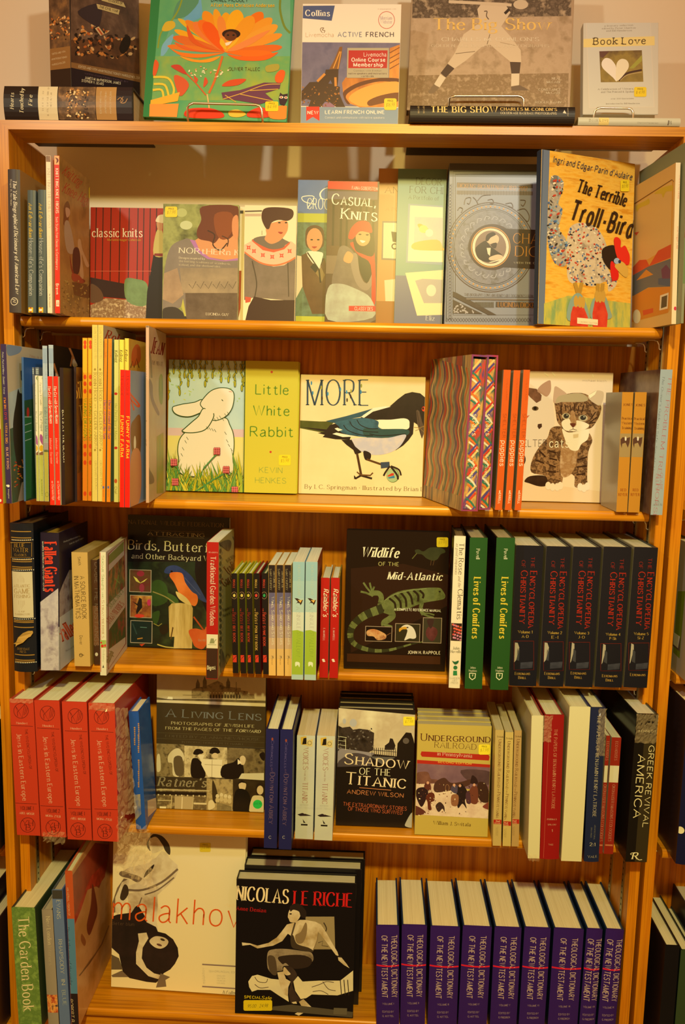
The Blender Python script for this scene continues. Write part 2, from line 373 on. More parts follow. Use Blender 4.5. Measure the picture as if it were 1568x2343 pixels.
    def O(s, c, w, cx, cy, rx, ry, n=32): return s.L(c, w, [(cx+rx*math.cos(2*math.pi*i/n), cy+ry*math.sin(2*math.pi*i/n)) for i in range(n+1)])
    def dots(s, c, n, box, r0, r1, inside=None):
        """scatter of small printed flecks"""
        x0, y0, x1, y1 = box; cs = c.split()
        for i in range(n):
            x, y = random.uniform(x0, x1), random.uniform(y0, y1)
            if inside and not inpoly(x, y, inside): continue
            s.E(cs[i % len(cs)], x, y, random.uniform(r0, r1), random.uniform(r0, r1)*.6, random.uniform(0, 180), 6, i % 4)
        return s
    def T(s, txt, x0, y0, x1, y1, h, c, f='s'):
        F = s.cur; L = math.hypot(x1-x0, y1-y0); ux, uy = (x1-x0)/L, (y1-y0)/L; sy_ = h/10
        ps, tot, sh = text_polys(txt, f, 1); sx = L/tot; k = min(2.0, max(.7, (sy_/sx)**.6))
        if abs(k-1) > .05: ps, tot, sh = text_polys(txt, f, k); sx = L/tot
        off = F.lay(); m = s.mt(c)
        for q in ps:
            uv = []
            for gx, gy in q:
                X = gx*sx+gy*sh*sy_; uv.append(F.ab(x0+ux*X+uy*gy*sy_, y0+uy*X-ux*gy*sy_))
            F.poly(uv, m, off)
        return s
    def sticker(s, x0, y0, x1, y1, price, c='#f2cf25', name='price_sticker', head=1):
        """a stuck-on label: a part of its own"""
        F0 = s.cur; F = Face(s, F0.pl); F.tf = F0.tf; F.n = F0.n+25; s.cur = F
        r = min(abs(x1-x0), abs(y1-y0))*.14; q = []
        for cx, cy, a0 in ((x1-r, y0+r, -90), (x1-r, y1-r, 0), (x0+r, y1-r, 90), (x0+r, y0+r, 180)):
            q += [(cx+r*math.cos(math.radians(a0+t)), cy+r*math.sin(math.radians(a0+t))) for t in (0, 45, 90)]
        s.P_(c, q); w, h = x1-x0, y1-y0
        if head: s.T('PRICE', x0+w*.28, y0+h*.28, x0+w*.74, y0+h*.29, h*.15, '#6a5510', 'H')
        if price: s.T(price, x0+w*.14, y0+h*.72, x0+w*.84, y0+h*.66, h*.3, '#a08418' if head else '#3a3210', 'j')
        s.cur = F0; s.extra.append((name, F.mb)); return s
    def part(s, name, mb, label=None, smooth=False): s.extra.append((name, mb, label, smooth)); return s
    def done(s):
        nm = {'s': dict(y0='spine', xw='front_cover', x0='back_cover'), 'f': dict(y0='front_cover', x0='spine', xw='back_cover'), 'r': dict(y0='spine', x0='front_cover', xw='back_cover')}[s.o]
        for pl, F in s.faces.items():
            if F.mb.v: F.mb.build(nm[pl], s.root)
        if s.P.v: s.P.build('page_block', s.root)
        for e in s.extra: e[1].build(e[0], s.root, *( (e[3], e[2]) if len(e) > 2 else ()))
        return s
def inpoly(x, y, p):
    r = False; j = len(p)-1
    for i in range(len(p)):
        if (p[i][1] > y) != (p[j][1] > y) and x < (p[j][0]-p[i][0])*(y-p[i][1])/(p[j][1]-p[i][1])+p[i][0]: r = not r
        j = i
    return r
BOOKS = []; LAST = {}; GAP = .0007; LIMY = [.203, .203, .1745, .1745, .1745, .1745]
def frame(P0, ex, ey, ez):
    M = Matrix((ex, ey, ez)).transposed().to_4x4(); M.translation = P0; return M
def Sp(label, bl, brx, tl, row, d=.165, Y=None, yaw=0, name='hardcover_book', grp=None, z=None, **k):
    """a book standing spine outward: bottom-left, bottom-right x and top-left of the spine"""
    zz = ROWZ[row] if z is None else z
    P0 = hitZ(bl[0], bl[1], zz) if Y is None else hitY(bl[0], bl[1], Y)
    P0.z = zz; a = math.radians(yaw); ex = V((math.cos(a), math.sin(a), 0)); ey = V((-math.sin(a), math.cos(a), 0)); up = V((0, 0, 1))
    q = hit(tl[0], tl[1], P0, ey)-P0; ln = math.atan2(q.dot(ex), q.z); h = math.hypot(q.dot(ex), q.z)
    ln = max(-.09, min(.09, ln))
    w = max(.003, (hit(brx, bl[1], P0, ey)-P0).dot(ex)-.0004)
    e1 = ex*math.cos(ln)-up*math.sin(ln); e3 = ex*math.sin(ln)+up*math.cos(ln)
    if row > 1: h = min(h, (ROWZ[row-1]-.0195-P0.z)/math.cos(ln)-abs(w*math.sin(ln)))
    ty = math.tan(a); tl_ = math.tan(ln); me = [P0.x, P0.y, d, w, h, tl_, ty]; o = LAST.get(row)
    if o and brx > o[7]-60:
        ya, yb = max(o[1], P0.y), min(o[1]+o[2], P0.y+d); sh = -1
        if yb > ya:
            for y in (ya, yb):
                for zc in (0, min(h, o[4])):
                    sh = max(sh, (o[0]+o[3]+zc*o[5]-(y-o[1])*o[6])-(P0.x+zc*tl_-(y-P0.y)*ty)+.0005)
        if sh > 0:
            if sh > .005: print('SHIFT %.4f w %.4f' % (sh, w), label)
            P0.x += sh; w = max(w*.55, w-sh); me[0] = P0.x; me[3] = w
    LAST[row] = me+[brx]
    P0.z += GAP+(w*math.sin(ln) if ln > 0 else 0)
    d = min(d, (LIMY[row]-P0.y-w*max(0, math.sin(a)))/math.cos(a))
    k.setdefault('hard', 1 if name != 'paperback_book' else 0)
    b = Book(name, label, grp, frame(P0, e1, ey, e3), w, h, d, row, **k); BOOKS.append(b); return b
def Fo(label, bl, br, tl, row, t=.02, Y=None, yaw=None, tb=0, roll=0, zp=False, name='hardcover_book', grp=None, z=None, **k):
    """a book standing face outward"""
    zz = ROWZ[row] if z is None else z
    if Y is None:
        P0, P1 = hitZ(bl[0], bl[1], zz), hitZ(br[0], br[1], zz); yw = math.atan2(P1.y-P0.y, P1.x-P0.x) if yaw is None else math.radians(yaw)
    else:
        P0 = hitY(bl[0], bl[1], Y); yw = math.radians(yaw or 0)
        if not zp: P0.z = zz
    ex = V((math.cos(yw), math.sin(yw), 0)); nh = V((-math.sin(yw), math.cos(yw), 0)); tb = min(tb, math.degrees(math.asin(max(0, min(.3, (LIMY[row]-P0.y-t-.002-max(0, .28*math.sin(yw)))/.31))))); a = math.radians(tb); up = V((0, 0, 1))
    ez = nh*math.sin(a)+up*math.cos(a); ey = nh*math.cos(a)-up*math.sin(a)
    w = (hit(br[0], br[1], P0, nh)-P0).dot(ex); q = hit(tl[0], tl[1], P0, ey)-P0; h = q.dot(ez)
    r = math.radians(roll); e1 = ex*math.cos(r)-ez*math.sin(r); e3 = ex*math.sin(r)+ez*math.cos(r)
    if not zp: P0.z += GAP+t*math.sin(a)+max(0, w*math.sin(r))
    k.setdefault('hard', 1 if name != 'paperback_book' else 0)
    b = Book(name, label, grp, frame(P0, e1, ey, e3), w, h, t, row, orient='f', **k); BOOKS.append(b); return b
def Ly(label, bl, br, ty, row, d=.165, Y=None, z=None, name='hardcover_book', grp=None, **k):
    """a book lying on its back cover, spine outward, head to the left"""
    zz = ROWZ[row] if z is None else z
    A = hitY(bl[0], bl[1], Y); B_ = hitY(br[0], br[1], Y); h = (B_-A).x; P0 = V((B_.x, Y, zz))
    P0.z += GAP; w = hit(bl[0], ty, V((0, Y, 0)), V((0, 1, 0))).z-zz-GAP; d = min(d, LIMY[row]-Y)
    b = Book(name, label, grp, frame(P0, V((0, 0, 1)), V((0, 1, 0)), V((-1, 0, 0))), w, h, d, row, **k); BOOKS.append(b); return b
# ------------------------------------------------------------------ wall, floor, bookcases
def setting(o): o['kind'] = 'structure'; return o
W_X = wood('oak_lengthwise', 0, (.58, .25, .011, 1), (.62, .28, .012, 1), (.66, .31, .013, 1), 14, 90, .32, .15)
W_Z = wood('oak_upright', 2, (.58, .23, .010, 1), (.62, .26, .011, 1), (.66, .29, .012, 1), 14, 90, .32, .15)
W_B = wood('oak_veneer', 2, (.46, .16, .006, 1), (.56, .22, .009, 1), (.66, .29, .012, 1), 8, 60, .4, .9)
METAL = plain('zinc', (.42, .42, .3), .35, 1)
STEEL = plain('wire', (.78, .76, .70), .3, 1)
BW, SD, BD, WALLY = 1.22, .019, .18, .205
wm = bpy.data.materials.new('wall_paint'); wm.use_nodes = True
_b = wm.node_tree.nodes['Principled BSDF']; _b.inputs['Base Color'].default_value = (.78, .72, .60, 1); _b.inputs['Roughness'].default_value = .85
m = MB(); m.box((-2.2, WALLY, 0), (3.4, WALLY+.1, 3.1), wm); setting(m.build('wall_back'))
fm = plain('floor_carpet', (.16, .12, .09), .9)
m = MB(); m.box((-2.2, -3.2, -.06), (3.4, WALLY, -.0006), fm); setting(m.build('floor'))
def bookcase(label, x0, x1, sh, top, grp=None, left=True, right=True):
    r = empty('bookcase', label, 'bookcase', Matrix.Translation((x0, 0, 0)), grp); W = x1-x0
    m = MB(); m.prism([(0, 0), (SD, 0), (SD, top-.0157), (0, top)], 1, 0, BD, W_Z)
    if left: m.build('side_panel', r)
    m = MB(); m.prism([(W-SD, 0), (W, 0), (W, top), (W-SD, top-.0157)], 1, 0, BD, W_Z)
    if right: m.build('side_panel', r)
    m = MB(); m.prism([(0, top), (SD, top-.0157), (W-SD, top-.0157), (W, top)], 1, 0, .08, W_X); m.build('top_panel', r)
    m = MB(); m.box((SD, BD-.004, .06), (W-SD, BD+.012, 1.655), W_B); m.build('back_panel', r)
    for i, z in enumerate(sh):
        a = .012 if i < len(sh)-1 else .0005; t = .018; m = MB(); y1 = BD-.005; q = .005 if i else .0075
        prof = [(q, z), (y1, z), (y1, z-t), (q, z-t)]+[(q-q*math.sin(math.pi*j/8), z-t/2-(t/2)*math.cos(math.pi*j/8)*1.0) for j in range(1, 8)]
        m.prism(prof, 0, SD+a, W-SD-a, W_X); m.build('shelf', r)
    if len(sh) > 4:
        m = MB(); m.box((SD, .018, 0), (W-SD, .034, sh[-1]-.018), W_X); m.build('toe_kick', r)
    z0, z1 = sh[-1]+.01, sh[0]+.06
    for side, on in ((0, left), (1, right)):
        if not on: continue
        for y in (.033, .113):
            x = SD if side == 0 else W-SD-.0022; m = MB(); m.box((x, y-.006, z0), (x+.0022, y+.006, z1), METAL)
            sl = plain('slot', (.02, .015, .01), .8) if 'slot' not in bpy.data.materials else bpy.data.materials['slot']
            xx = x+.0023 if side == 0 else x-.0001
            k = int((z1-z0)/.0127)
            for j in range(k):
                zz = z0+.006+j*.0127; m.add([(xx, y-.002, zz), (xx, y+.002, zz), (xx, y+.002, zz+.004), (xx, y-.002, zz+.004)], [(0, 1, 2, 3)], sl)
            st = m.build('shelf_standard', r)
            for z in sh[:-1]:
                dx = 1 if side == 0 else -1; xa = x+.0022 if side == 0 else x; zz = z-.0185; c = MB()
                c.tube([(xa, y, zz-.018), (xa+dx*.003, y, zz-.016), (xa+dx*.004, y, zz-.008), (xa+dx*.007, y, zz-.0025), (xa+dx*.014, y, zz-.001), (xa+dx*.022, y, zz-.0012)], .0011, STEEL, 6); c.build('shelf_clip', st)
    return r
bookcase('tall oak bookcase in the middle, all its shelves full of books', 0, BW, [1.6772, 1.3465, 1.0240, .6970, .2950], 2.0157)
bookcase('oak bookcase standing left of the middle one, only its edge in view', -1.236, -.0115, [1.62, 1.31, .985, .64, .25], 1.985, left=False)
bookcase('oak bookcase standing right of the middle one, only its edge in view', BW+.0095, BW+1.23, [1.62, 1.35, 1.04, .69, .25], 1.985, right=False)
# ------------------------------------------------------------------ row 0: on top of the bookcase
g0 = 'books displayed on top of the bookcase'
b = Ly('thick dark hardcover lying flat on the bookcase, cream and tan bands on its spine', (9, 271), (303, 271), 194, 0, .155, Y=.004, c='#21130f', pg='#d9b983', bul=.006, grp=g0, sm='#1f1210')
b.z(0, 0, 4.612).R('#ead6a6', 396, 885, 608, 1258).R('#4a3426/#6e5238/#a87a4c@55', 608, 885, 1008, 1258).R('#b98a4e', 1008, 885, 1228, 1258).R('#24171d', 1228, 885, 1392, 1258)
b.T('Hearts', 143, 1150, 143, 978, 38, '#e9d9a8', 'I').T('Touched by', 245, 1195, 245, 925, 40, '#e9d9a8', 'I').T('Fire', 340, 1115, 340, 1003, 40, '#e9d9a8', 'I')
b.T('THE BEST OF', 458, 1172, 458, 945, 13, '#6a4a28', 's').T('BATTLES AND LEADERS OF', 510, 1215, 510, 908, 15, '#6a4a28', 'h').T('THE CIVIL WAR', 545, 1145, 545, 972, 15, '#6a4a28', 'h')
b.dots('#e0a860 #c8823c #3a2016 #f0cf90 #5a3a24', 90, (700, 930, 930, 1245), 8, 20)
for i, t in enumerate(['EDITED AND WITH', 'AN INTRODUCTION BY', 'HAROLD HOLZER']): b.T(t, 1070+52*i, 1195, 1070+52*i, 960, 15, '#f0dcb0', 'h')
b.L('#c08a50', 7, '1240,1055 1270,1030 1300,1060 1275,1085 1320,1085 1345,1040', 1).L('#c08a50', 6, '1268,1075 1300,1020', 0).done()
zt = ROWZ[0]+b.w+GAP
b = Fo('dark jacketed hardcover with a battle painting, standing on the thick flat book', (163, 195), (320, 195), (160, -118), 0, .055, Y=.02, yaw=60, tb=5, z=zt, c='#2b1c1a', pg='#d9b983', grp=g0)
b.z(0, 0, 4.612).P_('#4e3a30/#6a4e3c/#8a6a52@26', '745,-400 1500,-400 1500,800 745,662').P_('#4a3022/#5e3c26/#74492a@30', '745,420 1500,420 1500,800 745,662')
pl_ = pts('760,560 800,300 960,250 1250,380 1420,380 1450,600 1300,640 960,600')
b.dots('#d98a40 #2a1a14 #e8b878 #3a2418 #c86a2c #1e1412', 150, (800, 260, 1450, 640), 10, 34, pl_)
b.P_('#382a30', '820,120 1060,40 1050,270 960,250', 1).P_('#e6c48a', '1000,300 1040,280 1100,360 1060,380').P_('#c8501e', '1020,300 1036,295 1086,365 1070,372').E('#1c1210', 1320, 470, 50, 100, 20).E('#2a1a12', 1332, 375, 18, 12)
b.P_('#93683a', '745,655 1500,800 1500,880 745,712').P_('#231620', '745,712 1500,880 1500,1000 745,1000').T('EDITED AND WITH AN INTRODUCTION BY HAROLD HOLZER', 825, 712, 1470, 838, 24, '#f0dcb0', 'h')
b.T('WITH CONTRIBUTIONS BY', 890, 782, 1350, 872, 13, '#7a5a70', 'h').T('JAMES M. McPHERSON, JAMES', 893, 832, 1270, 892, 26, '#e8d8b0', 'H').T('STEPHEN W. SEARS', 858, 862, 1090, 900, 26, '#e8d8b0', 'H')
b.P_('#dcc480', '1015,40 1262,104 1250,156 1030,92').T('THE CIVIL WAR', 1045, 82, 1238, 132, 24, '#3a2818', 'H').P_('#dcc480', '1060,-40 1300,25 1325,80 1070,8').T('LEADERS OF', 1140, 12, 1290, 50, 24, '#3a2818', 'H')
b.f('x0').z(0, 0, 4.612).fill('#2b1c1a').P_('#4a3426/#6a4c34/#94683c@40', '510,-400 760,-400 760,485 510,525').dots('#d98a40 #2a1a14 #e8b878 #c86a2c', 50, (530, 180, 745, 420), 8, 22)
b.P_('#9a6c3a', '510,522 760,481 760,714 510,748')
for i, t in enumerate(['EDITED AND WITH', 'AN INTRODUCTION BY', 'HAROLD HOLZER']): b.T(t, 553-8*(i == 1), 580+57*i, 692+20*(i == 1), 552+57*i, 18, '#e0c898', 'h')
b.done()
# green flower picture book
b = Fo('large green picture book with a big orange flower, held in a wire stand', (327, 267), (656, 270), (344, -122), 0, .012, Y=.022, tb=10, roll=1.6, zp=True, name='picture_book', c='#4a9c6c/#6fae62@10', cl='#2a7a3c', grp=g0, pg='#e8d4b0')
b.z(320, 0, 4.3556).P_('#7fb08c/#5aa878@8', '400,0 1500,0 1500,560 200,560').P_('#8fae4a/#6fa860/#a8b040@9', '150,560 1500,560 1480,1000 120,1000').P_('#2c7e40', '100,-500 210,-500 200,0 104,1180 20,1180')
b.P_('#5a9cb8/#70aac0@12', '590,0 615,30 610,170 480,220 420,240 450,170', 1).P_('#58906a', '400,0 590,0 480,150 360,190 330,160', 1)
b.L('#8a9a30', 16, '420,0 380,110 300,230 210,330 180,480', 1).L('#7a8a30', 22, '1400,0 1400,110 1440,260 1500,330', 1)
b.P_('#d8b030', '220,300 260,220 340,215 350,270 280,310', 1).P_('#7ab0c0', '210,550 230,440 330,340 320,420 250,540', 1)
for x, y, w, c in ((380, 185, 60, '#e8b020'), (345, 300, 70, '#f0a818'), (330, 372, 90, '#e06a24'), (275, 460, 60, '#e87820'), (455, 205, 90, '#e88420'), (535, 225, 120, '#ec7a34'), (640, 112, 130, '#f09018'), (590, 205, 120, '#f07018'), (752, 90, 90, '#f0a020'),
                   (1225, 125, 150, '#f07414'), (1320, 185, 130, '#f09a28'), (1375, 255, 120, '#f0a030'), (1420, 345, 90, '#f0962c'), (1420, 470, 80, '#e86a20'), (1340, 545, 80, '#f07018'), (640, 225, 130, '#f05a10'), (860, 125, 120, '#f0a418'), (985, 100, 170, '#f5ac18'), (1130, 165, 150, '#f09a20'), (800, 160, 90, '#ee8a34')):
    cx, cy = 850, 520; dx, dy = x-cx, y-cy; q = math.hypot(dx, dy); nx, ny = -dy/q*w/2, dx/q*w/2
    b.P_(c, [(cx, cy), (cx+dx*.45+nx*.9, cy+dy*.45+ny*.9), (cx+dx*.85+nx*.9, cy+dy*.85+ny*.9), (x, y), (cx+dx*.85-nx*.8, cy+dy*.85-ny*.8), (cx+dx*.45-nx*.8, cy+dy*.45-ny*.8)], 1, 0)
for p, c in (('290,470 400,520 620,540 850,525 620,575 420,560', '#f07a1c'), ('400,560 600,600 800,560 700,620 520,615', '#f09a24'), ('870,540 1000,560 1200,560 1380,520 1250,600 1000,600', '#f06418'), ('350,420 560,500 840,520 600,520 420,480', '#e86428'), ('880,500 1100,380 1300,300 1150,420 980,500', '#f08a44'), ('470,250 560,400 700,480 830,510 640,480 500,400', '#e0581c')): b.P_(c, p, 1)
b.E('#2c140c', 912, 340, 92, 48).E('#6a3418', 905, 362, 62, 48).E('#1c0c08', 880, 352, 12, 9).E('#1c0c08', 935, 352, 12, 9).P_('#f6e0c0', '850,430 925,410 890,450 852,460').P_('#f0b428', '810,380 850,430 862,500 800,440', 1).P_('#f0b428', '990,380 950,440 870,500 930,420', 1)
b.L('#d86a28', 22, '825,560 790,680 740,820 690,930', 1).L('#d85a28', 12, '460,730 560,830 660,950', 1).L('#e0b870', 14, '672,940 690,1060 700,1160', 1)
for p, c in (('310,660 400,650 470,740 400,720', '#c8402c'), ('540,760 580,790 560,830', '#d8502c'), ('650,770 680,820 635,870', '#d8502c'), ('820,860 900,800 1060,790 980,850', '#d84e24'), ('1350,760 1400,700 1450,720 1420,820 1360,820', '#e86024'), ('150,600 190,640 160,750 130,740', '#e05a24'), ('340,760 440,780 490,860 400,960', '#d85a30'), ('1260,660 1380,640 1380,700 1270,720', '#b0a040')): b.P_(c, p, 1)
b.P_('#6e3a52', '815,925 1000,900 1240,825 1405,828 1395,885 1250,930 1330,1000 1200,1040 960,1000 830,990', 0)
for p in ('830,990 1020,930 1240,850 1400,840', '1000,940 1330,1010', '1100,905 1380,890', '850,950 960,1020'): b.L('#e0b040', 7, p, 1)
for p in ('135,770 280,780 340,880 330,960', '140,840 250,850 290,960', '130,900 220,900 240,1000'): b.L('#e8c838', 22, p, 1)
b.P_('#f0b030', '110,1000 400,920 380,1010 105,1060').P_('#f0963a', '100,1040 390,1035 370,1170 95,1170').P_('#e83a18', '480,1090 700,1080 830,1130 800,1180 470,1170', 1).P_('#f0c040', '890,1110 980,1095 1060,1140 990,1170 900,1160', 1).P_('#e84020', '1080,1120 1200,1070 1300,1110 1290,1170 1090,1170', 1).P_('#f08a30', '1300,1080 1480,1060 1480,1180 1300,1180', 1)
b.P_('#3a2430', '1385,985 1400,925 1425,945 1475,935 1475,1000 1440,1060 1395,1040').E('#f8e8c8', 1412, 972, 20, 12).E('#f8e8c8', 1458, 975, 18, 12).E('#c02010', 1410, 972, 8, 8).E('#c02010', 1458, 975, 8, 8)
b.dots('#e8d8a0 #e89060 #f0e0b0', 24, (450, 660, 900, 780), 8, 16).T('After Hans Christian Andersen', 708, 70, 1342, 74, 34, '#f5c030', 'H').T('DANIEL PICOULY', 712, 18, 1080, 22, 36, '#1e4030', 'h').T('OLIVIER TALLEC', 888, 705, 1198, 708, 32, '#5a3a20', 'h')
b.sticker(1252, 1015, 1382, 1112, '$4.98').done()
# language course pack
b = Fo('white and blue course pack with an iron tower, standing on the bookcase', (688, 282), (911, 282), (689, 12), 0, .032, Y=.012, tb=3, name='paperback_book', c='#f8e2c4', cl='#e8d8c0', grp=g0, hard=0)
b.z(680, 0, 6.272).P_('#4e587e', '62,84 542,80 497,298 62,262').T('Collins', 118, 228, 470, 232, 84, '#f8e8cc', 'S').T('Livemocha', 125, 530, 528, 530, 62, '#c08450', 'l').T('ACTIVE', 584, 528, 935, 528, 66, '#8a8a94', 'H').T('FRENCH', 988, 528, 1388, 528, 66, '#6a5a58', 'H')
b.L('#8a6a4a', 9, '365,470 340,440 340,405 385,402 360,430 400,440 385,470', 1).O('#d87060', 9, 1285, 288, 115, 122).T('Merriam-', 1198, 282, 1380, 284, 50, '#b08898', 'n').T('Webster', 1200, 335, 1366, 337, 46, '#b08898', 'n').T('In association with', 1160, 138, 1420, 138, 18, '#c8a890', 'h')
b.R('#6a6078/#7a6e84/#545070@14', 55, 606, 1500, 1535)
b.P_('#f0a040/#d88434/#b8682c@30x.2', '1475,640 1330,690 1320,1120 700,1110 645,1190 660,1330 740,1480 900,1540 1460,1535').P_('#6a3418', '1475,1180 1180,1170 900,1240 740,1330 700,1400 760,1490 720,1490 670,1400 680,1300 900,1180 1200,1120 1475,1130', 1).P_('#f0a848', '740,1410 900,1280 1200,1190 1470,1180 1470,1320 1200,1370 1030,1450 1020,1530 860,1510', 1).P_('#7a4018', '1020,1450 1200,1370 1470,1330 1470,1450 1240,1480 1040,1520', 1)
for y in (700, 780, 850, 930): b.L('#8a4a1c', 14, f'1330,{y+60} 1475,{y-20}')
b.P_('#8a5424', '610,675 650,670 640,800 598,1000 460,1000 540,850').L('#e89a3c', 14, '615,740 520,980').L('#e89a3c', 12, '632,740 585,990').P_('#4a2c1c', '412,1000 595,990 590,1140 580,1235 615,1250 610,1350 650,1450 690,1535 560,1535 470,1465 400,1460 340,1535 160,1535 200,1440 130,1420 60,1450 60,1310 180,1180 300,1175 400,1060')
b.L('#d88a38', 34, '400,1060 290,1170').L('#d88a38', 34, '550,1110 555,1240').P_('#6a6078', '450,1200 480,1150 505,1205').P_('#9a6a80', '380,1535 400,1480 470,1475 540,1535', 1).dots('#b8702c #7a4a24', 50, (80, 1250, 640, 1530), 8, 18)
b.P_('#b8a684', '722,690 1320,690 1315,1120 715,1120').P_('#c02020', '740,725 1300,725 1290,980 735,980').T('Livemocha', 958, 812, 1282, 812, 56, '#f8e8d0', 'h').T('Online Course', 782, 885, 1265, 885, 52, '#f8e8d0', 'H').T('Membership', 810, 955, 1232, 957, 52, '#f8e8d0', 'H').T('Connect with 8 million', 812, 1028, 1210, 1028, 24, '#7a6a50', 'h').T('native speakers and instructors', 738, 1068, 1285, 1068, 24, '#6a4a40', 'H').T('worldwide', 918, 1106, 1100, 1106, 24, '#6a4a40', 'H')
b.R('#8898a8', 50, 1535, 1470, 1800).P_('#e82818', '132,1532 322,1532 322,1738 228,1680 132,1738').T('NEW', 150, 1640, 305, 1640, 46, '#f8e8d0', 'H').T('LEARN FRENCH ONLINE', 402, 1635, 1255, 1635, 48, '#f8e8d0', 'H').T('Connect and communicate with native speakers', 402, 1702, 1252, 1704, 30, '#e0d8c8', 'h')
b.sticker(1250, 1415, 1428, 1582, '$16.98').done()
# baseball photographs, standing
b = Fo('wide sepia photograph book with a batting ball player, standing in a wire stand', (931, 252), (1304, 261), (948, -70), 0, .022, Y=.075, tb=9, roll=1.0, zp=True, c='#b89872', cl='#5a4a38', grp=g0)
b.z(920, 0, 3.824).P_('#bc9c76/#c8a882/#a88a64@30', '90,140 1490,140 1460,940 40,940').P_('#8a7258/#5a4836/#c0a27c@60', '90,-300 1490,-300 1480,140 90,160').P_('#a88862/#94764e/#c0a078@90', '50,660 1460,640 1450,940 40,940')
b.P_('#e0c49c', '690,40 900,30 950,110 870,230 960,330 1040,440 1045,545 950,540 900,500 770,390 700,410 560,530 460,600 400,555 460,470 540,300 680,200 660,80').P_('#5a4432', '400,560 460,600 385,678 338,640').P_('#5a4432', '945,542 1040,545 1030,642 958,644').P_('#e8d0aa', '335,650 385,680 330,765 280,740').P_('#e8d0aa', '958,644 1028,644 1025,745 955,755').P_('#8a7050', '230,800 280,735 325,770 280,815 240,820').P_('#7a6248', '955,760 1030,745 1115,790 960,792')
b.L('#dcc098', 26, '410,15 880,38 960,45').E('#d8bc94', 1040, 40, 65, 42).L('#3a2c20', 24, '900,120 940,80').L('#8a7050', 6, '770,300 745,390', 1).L('#8a7050', 5, '470,470 640,450', 1).L('#c0a27a', 5, '860,370 1000,400', 1).L('#6a5440', 8, '720,100 745,100 740,140 760,170', 1)
b.T('The Big Show', 272, 262, 1300, 262, 100, '#f6c668', 'N').T("CHARLES M. CONLON'S", 348, 360, 1200, 360, 32, '#f4deb8', 's').T('GOLDEN AGE BASEBALL PHOTOGRAPHS', 256, 412, 1288, 414, 24, '#eed6ae', 's')
for t, x, y in (('NEAL', 1312, 697), ('McCABE', 1268, 728), ('CONSTANCE', 1195, 795), ('McCABE', 1262, 822), ('ROGER KAHN', 1168, 905)): b.T(t, x, y, 1392, y, 20, '#f0dab4', 's')
b.done()
b = Ly('black spined hardcover with gold title lying flat in front of the sepia photograph book', (938, 284), (1315, 286), 240, 0, .2, Y=-.012, c='#1c1210', pg='#e0c698', grp=g0, bul=.003, cr='#3a2c20', sm='#1c1210')
b.z(920, 0, 3.824).T('THE BIG SHOW', 252, 983, 838, 985, 56, '#ecc878', 'S').T("CHARLES M. CONLON'S", 862, 965, 1358, 970, 28, '#e8c070', 'S').T('GOLDEN AGE BASEBALL PHOTOGRAPHS', 862, 998, 1355, 1003, 20, '#e8d0a0', 's').P_('#e8d8b8', '1408,990 1424,962 1440,994').T('Abrams', 1458, 1018, 1458, 940, 12, '#d8c098', 's').T('McCABE', 152, 990, 152, 922, 14, '#c8a870', 's').T('McCABE', 198, 990, 198, 922, 14, '#c8a870', 's')
b.done(); ZL1 = ROWZ[0]+b.w+GAP*1.5
# small pale book
b = Fo('small pale hardcover with a heart of folded pages on its jacket, in a wire stand', (1334, 262), (1507, 263), (1329, 52), 0, .02, Y=.06, tb=10, roll=-.6, zp=True, c='#d6ccb4', cl='#ccc6b0', grp=g0)
b.z(1300, 20, 5.851).P_('#e0d2b8', '240,180 1110,160 1160,1320 280,1330').P_('#d8d0ba', '252,192 1100,172 1150,1310 292,1320').P_('#f2d684', '160,405 1160,368 1162,490 170,518').T('Book Love', 340, 482, 1040, 470, 92, '#6a5634', 'w').T('a literary selection', 488, 240, 870, 228, 20, '#a09078', 'w').T('edited by Peter Charlton', 455, 275, 905, 265, 20, '#a09078', 'w').T('and Bill Henderson', 512, 306, 855, 300, 20, '#a09078', 'w')
b.P_('#8a7236/#a0843c/#6a5030@22', '420,570 990,556 1010,978 440,985').P_('#6a4436', '420,570 560,566 470,660 430,640').P_('#a8a040', '820,800 990,620 990,700 880,800').L('#4a2c20', 26, '680,965 780,870 990,820', 1).L('#c8a870', 8, '700,960 800,885 990,850', 1).P_('#f4e4cc', '655,970 600,920 470,800 452,720 500,662 570,675 620,730 645,790', 1).P_('#f2e0b8', '655,970 645,790 665,710 720,672 785,690 815,750 790,830', 1)
b.T('A Celebration of Writers,', 400, 1088, 880, 1082, 22, '#a09078', 'w').T('and The Printed & Spoken', 442, 1126, 890, 1120, 22, '#a09078', 'w').T('over 200 Quotations', 575, 1214, 880, 1208, 16, '#a09078', 'w').T('Introduction by Bill Henderson', 510, 1280, 960, 1275, 16, '#a09078', 'w')
b.sticker(885, 1050, 1050, 1180, '$ 4.98').done()
b = Ly('thin pale hardcover lying flat at the right end of the bookcase top', (1323, 287), (1557, 294), 267, 0, .15, Y=-.004, c='#d8d0b4', pg='#f0dcb8', grp=g0, bul=.003, sm='#d2ccb0')
b.z(1300, 20, 5.851).R('#f2d684', 420, 1440, 548, 1560).T('Book', 285, 1508, 405, 1508, 34, '#b0a484', 'w').T('Love', 425, 1508, 540, 1510, 34, '#7a6434', 'w').T('Charlton/Henderson', 930, 1532, 1210, 1536, 16, '#a8a088', 'h').R('#6a5440', 1342, 1495, 1350, 1555).L('#6a5440', 6, '1362,1500 1362,1540 1385,1500 1385,1545').done(); ZL2 = ROWZ[0]+b.w+GAP*1.5
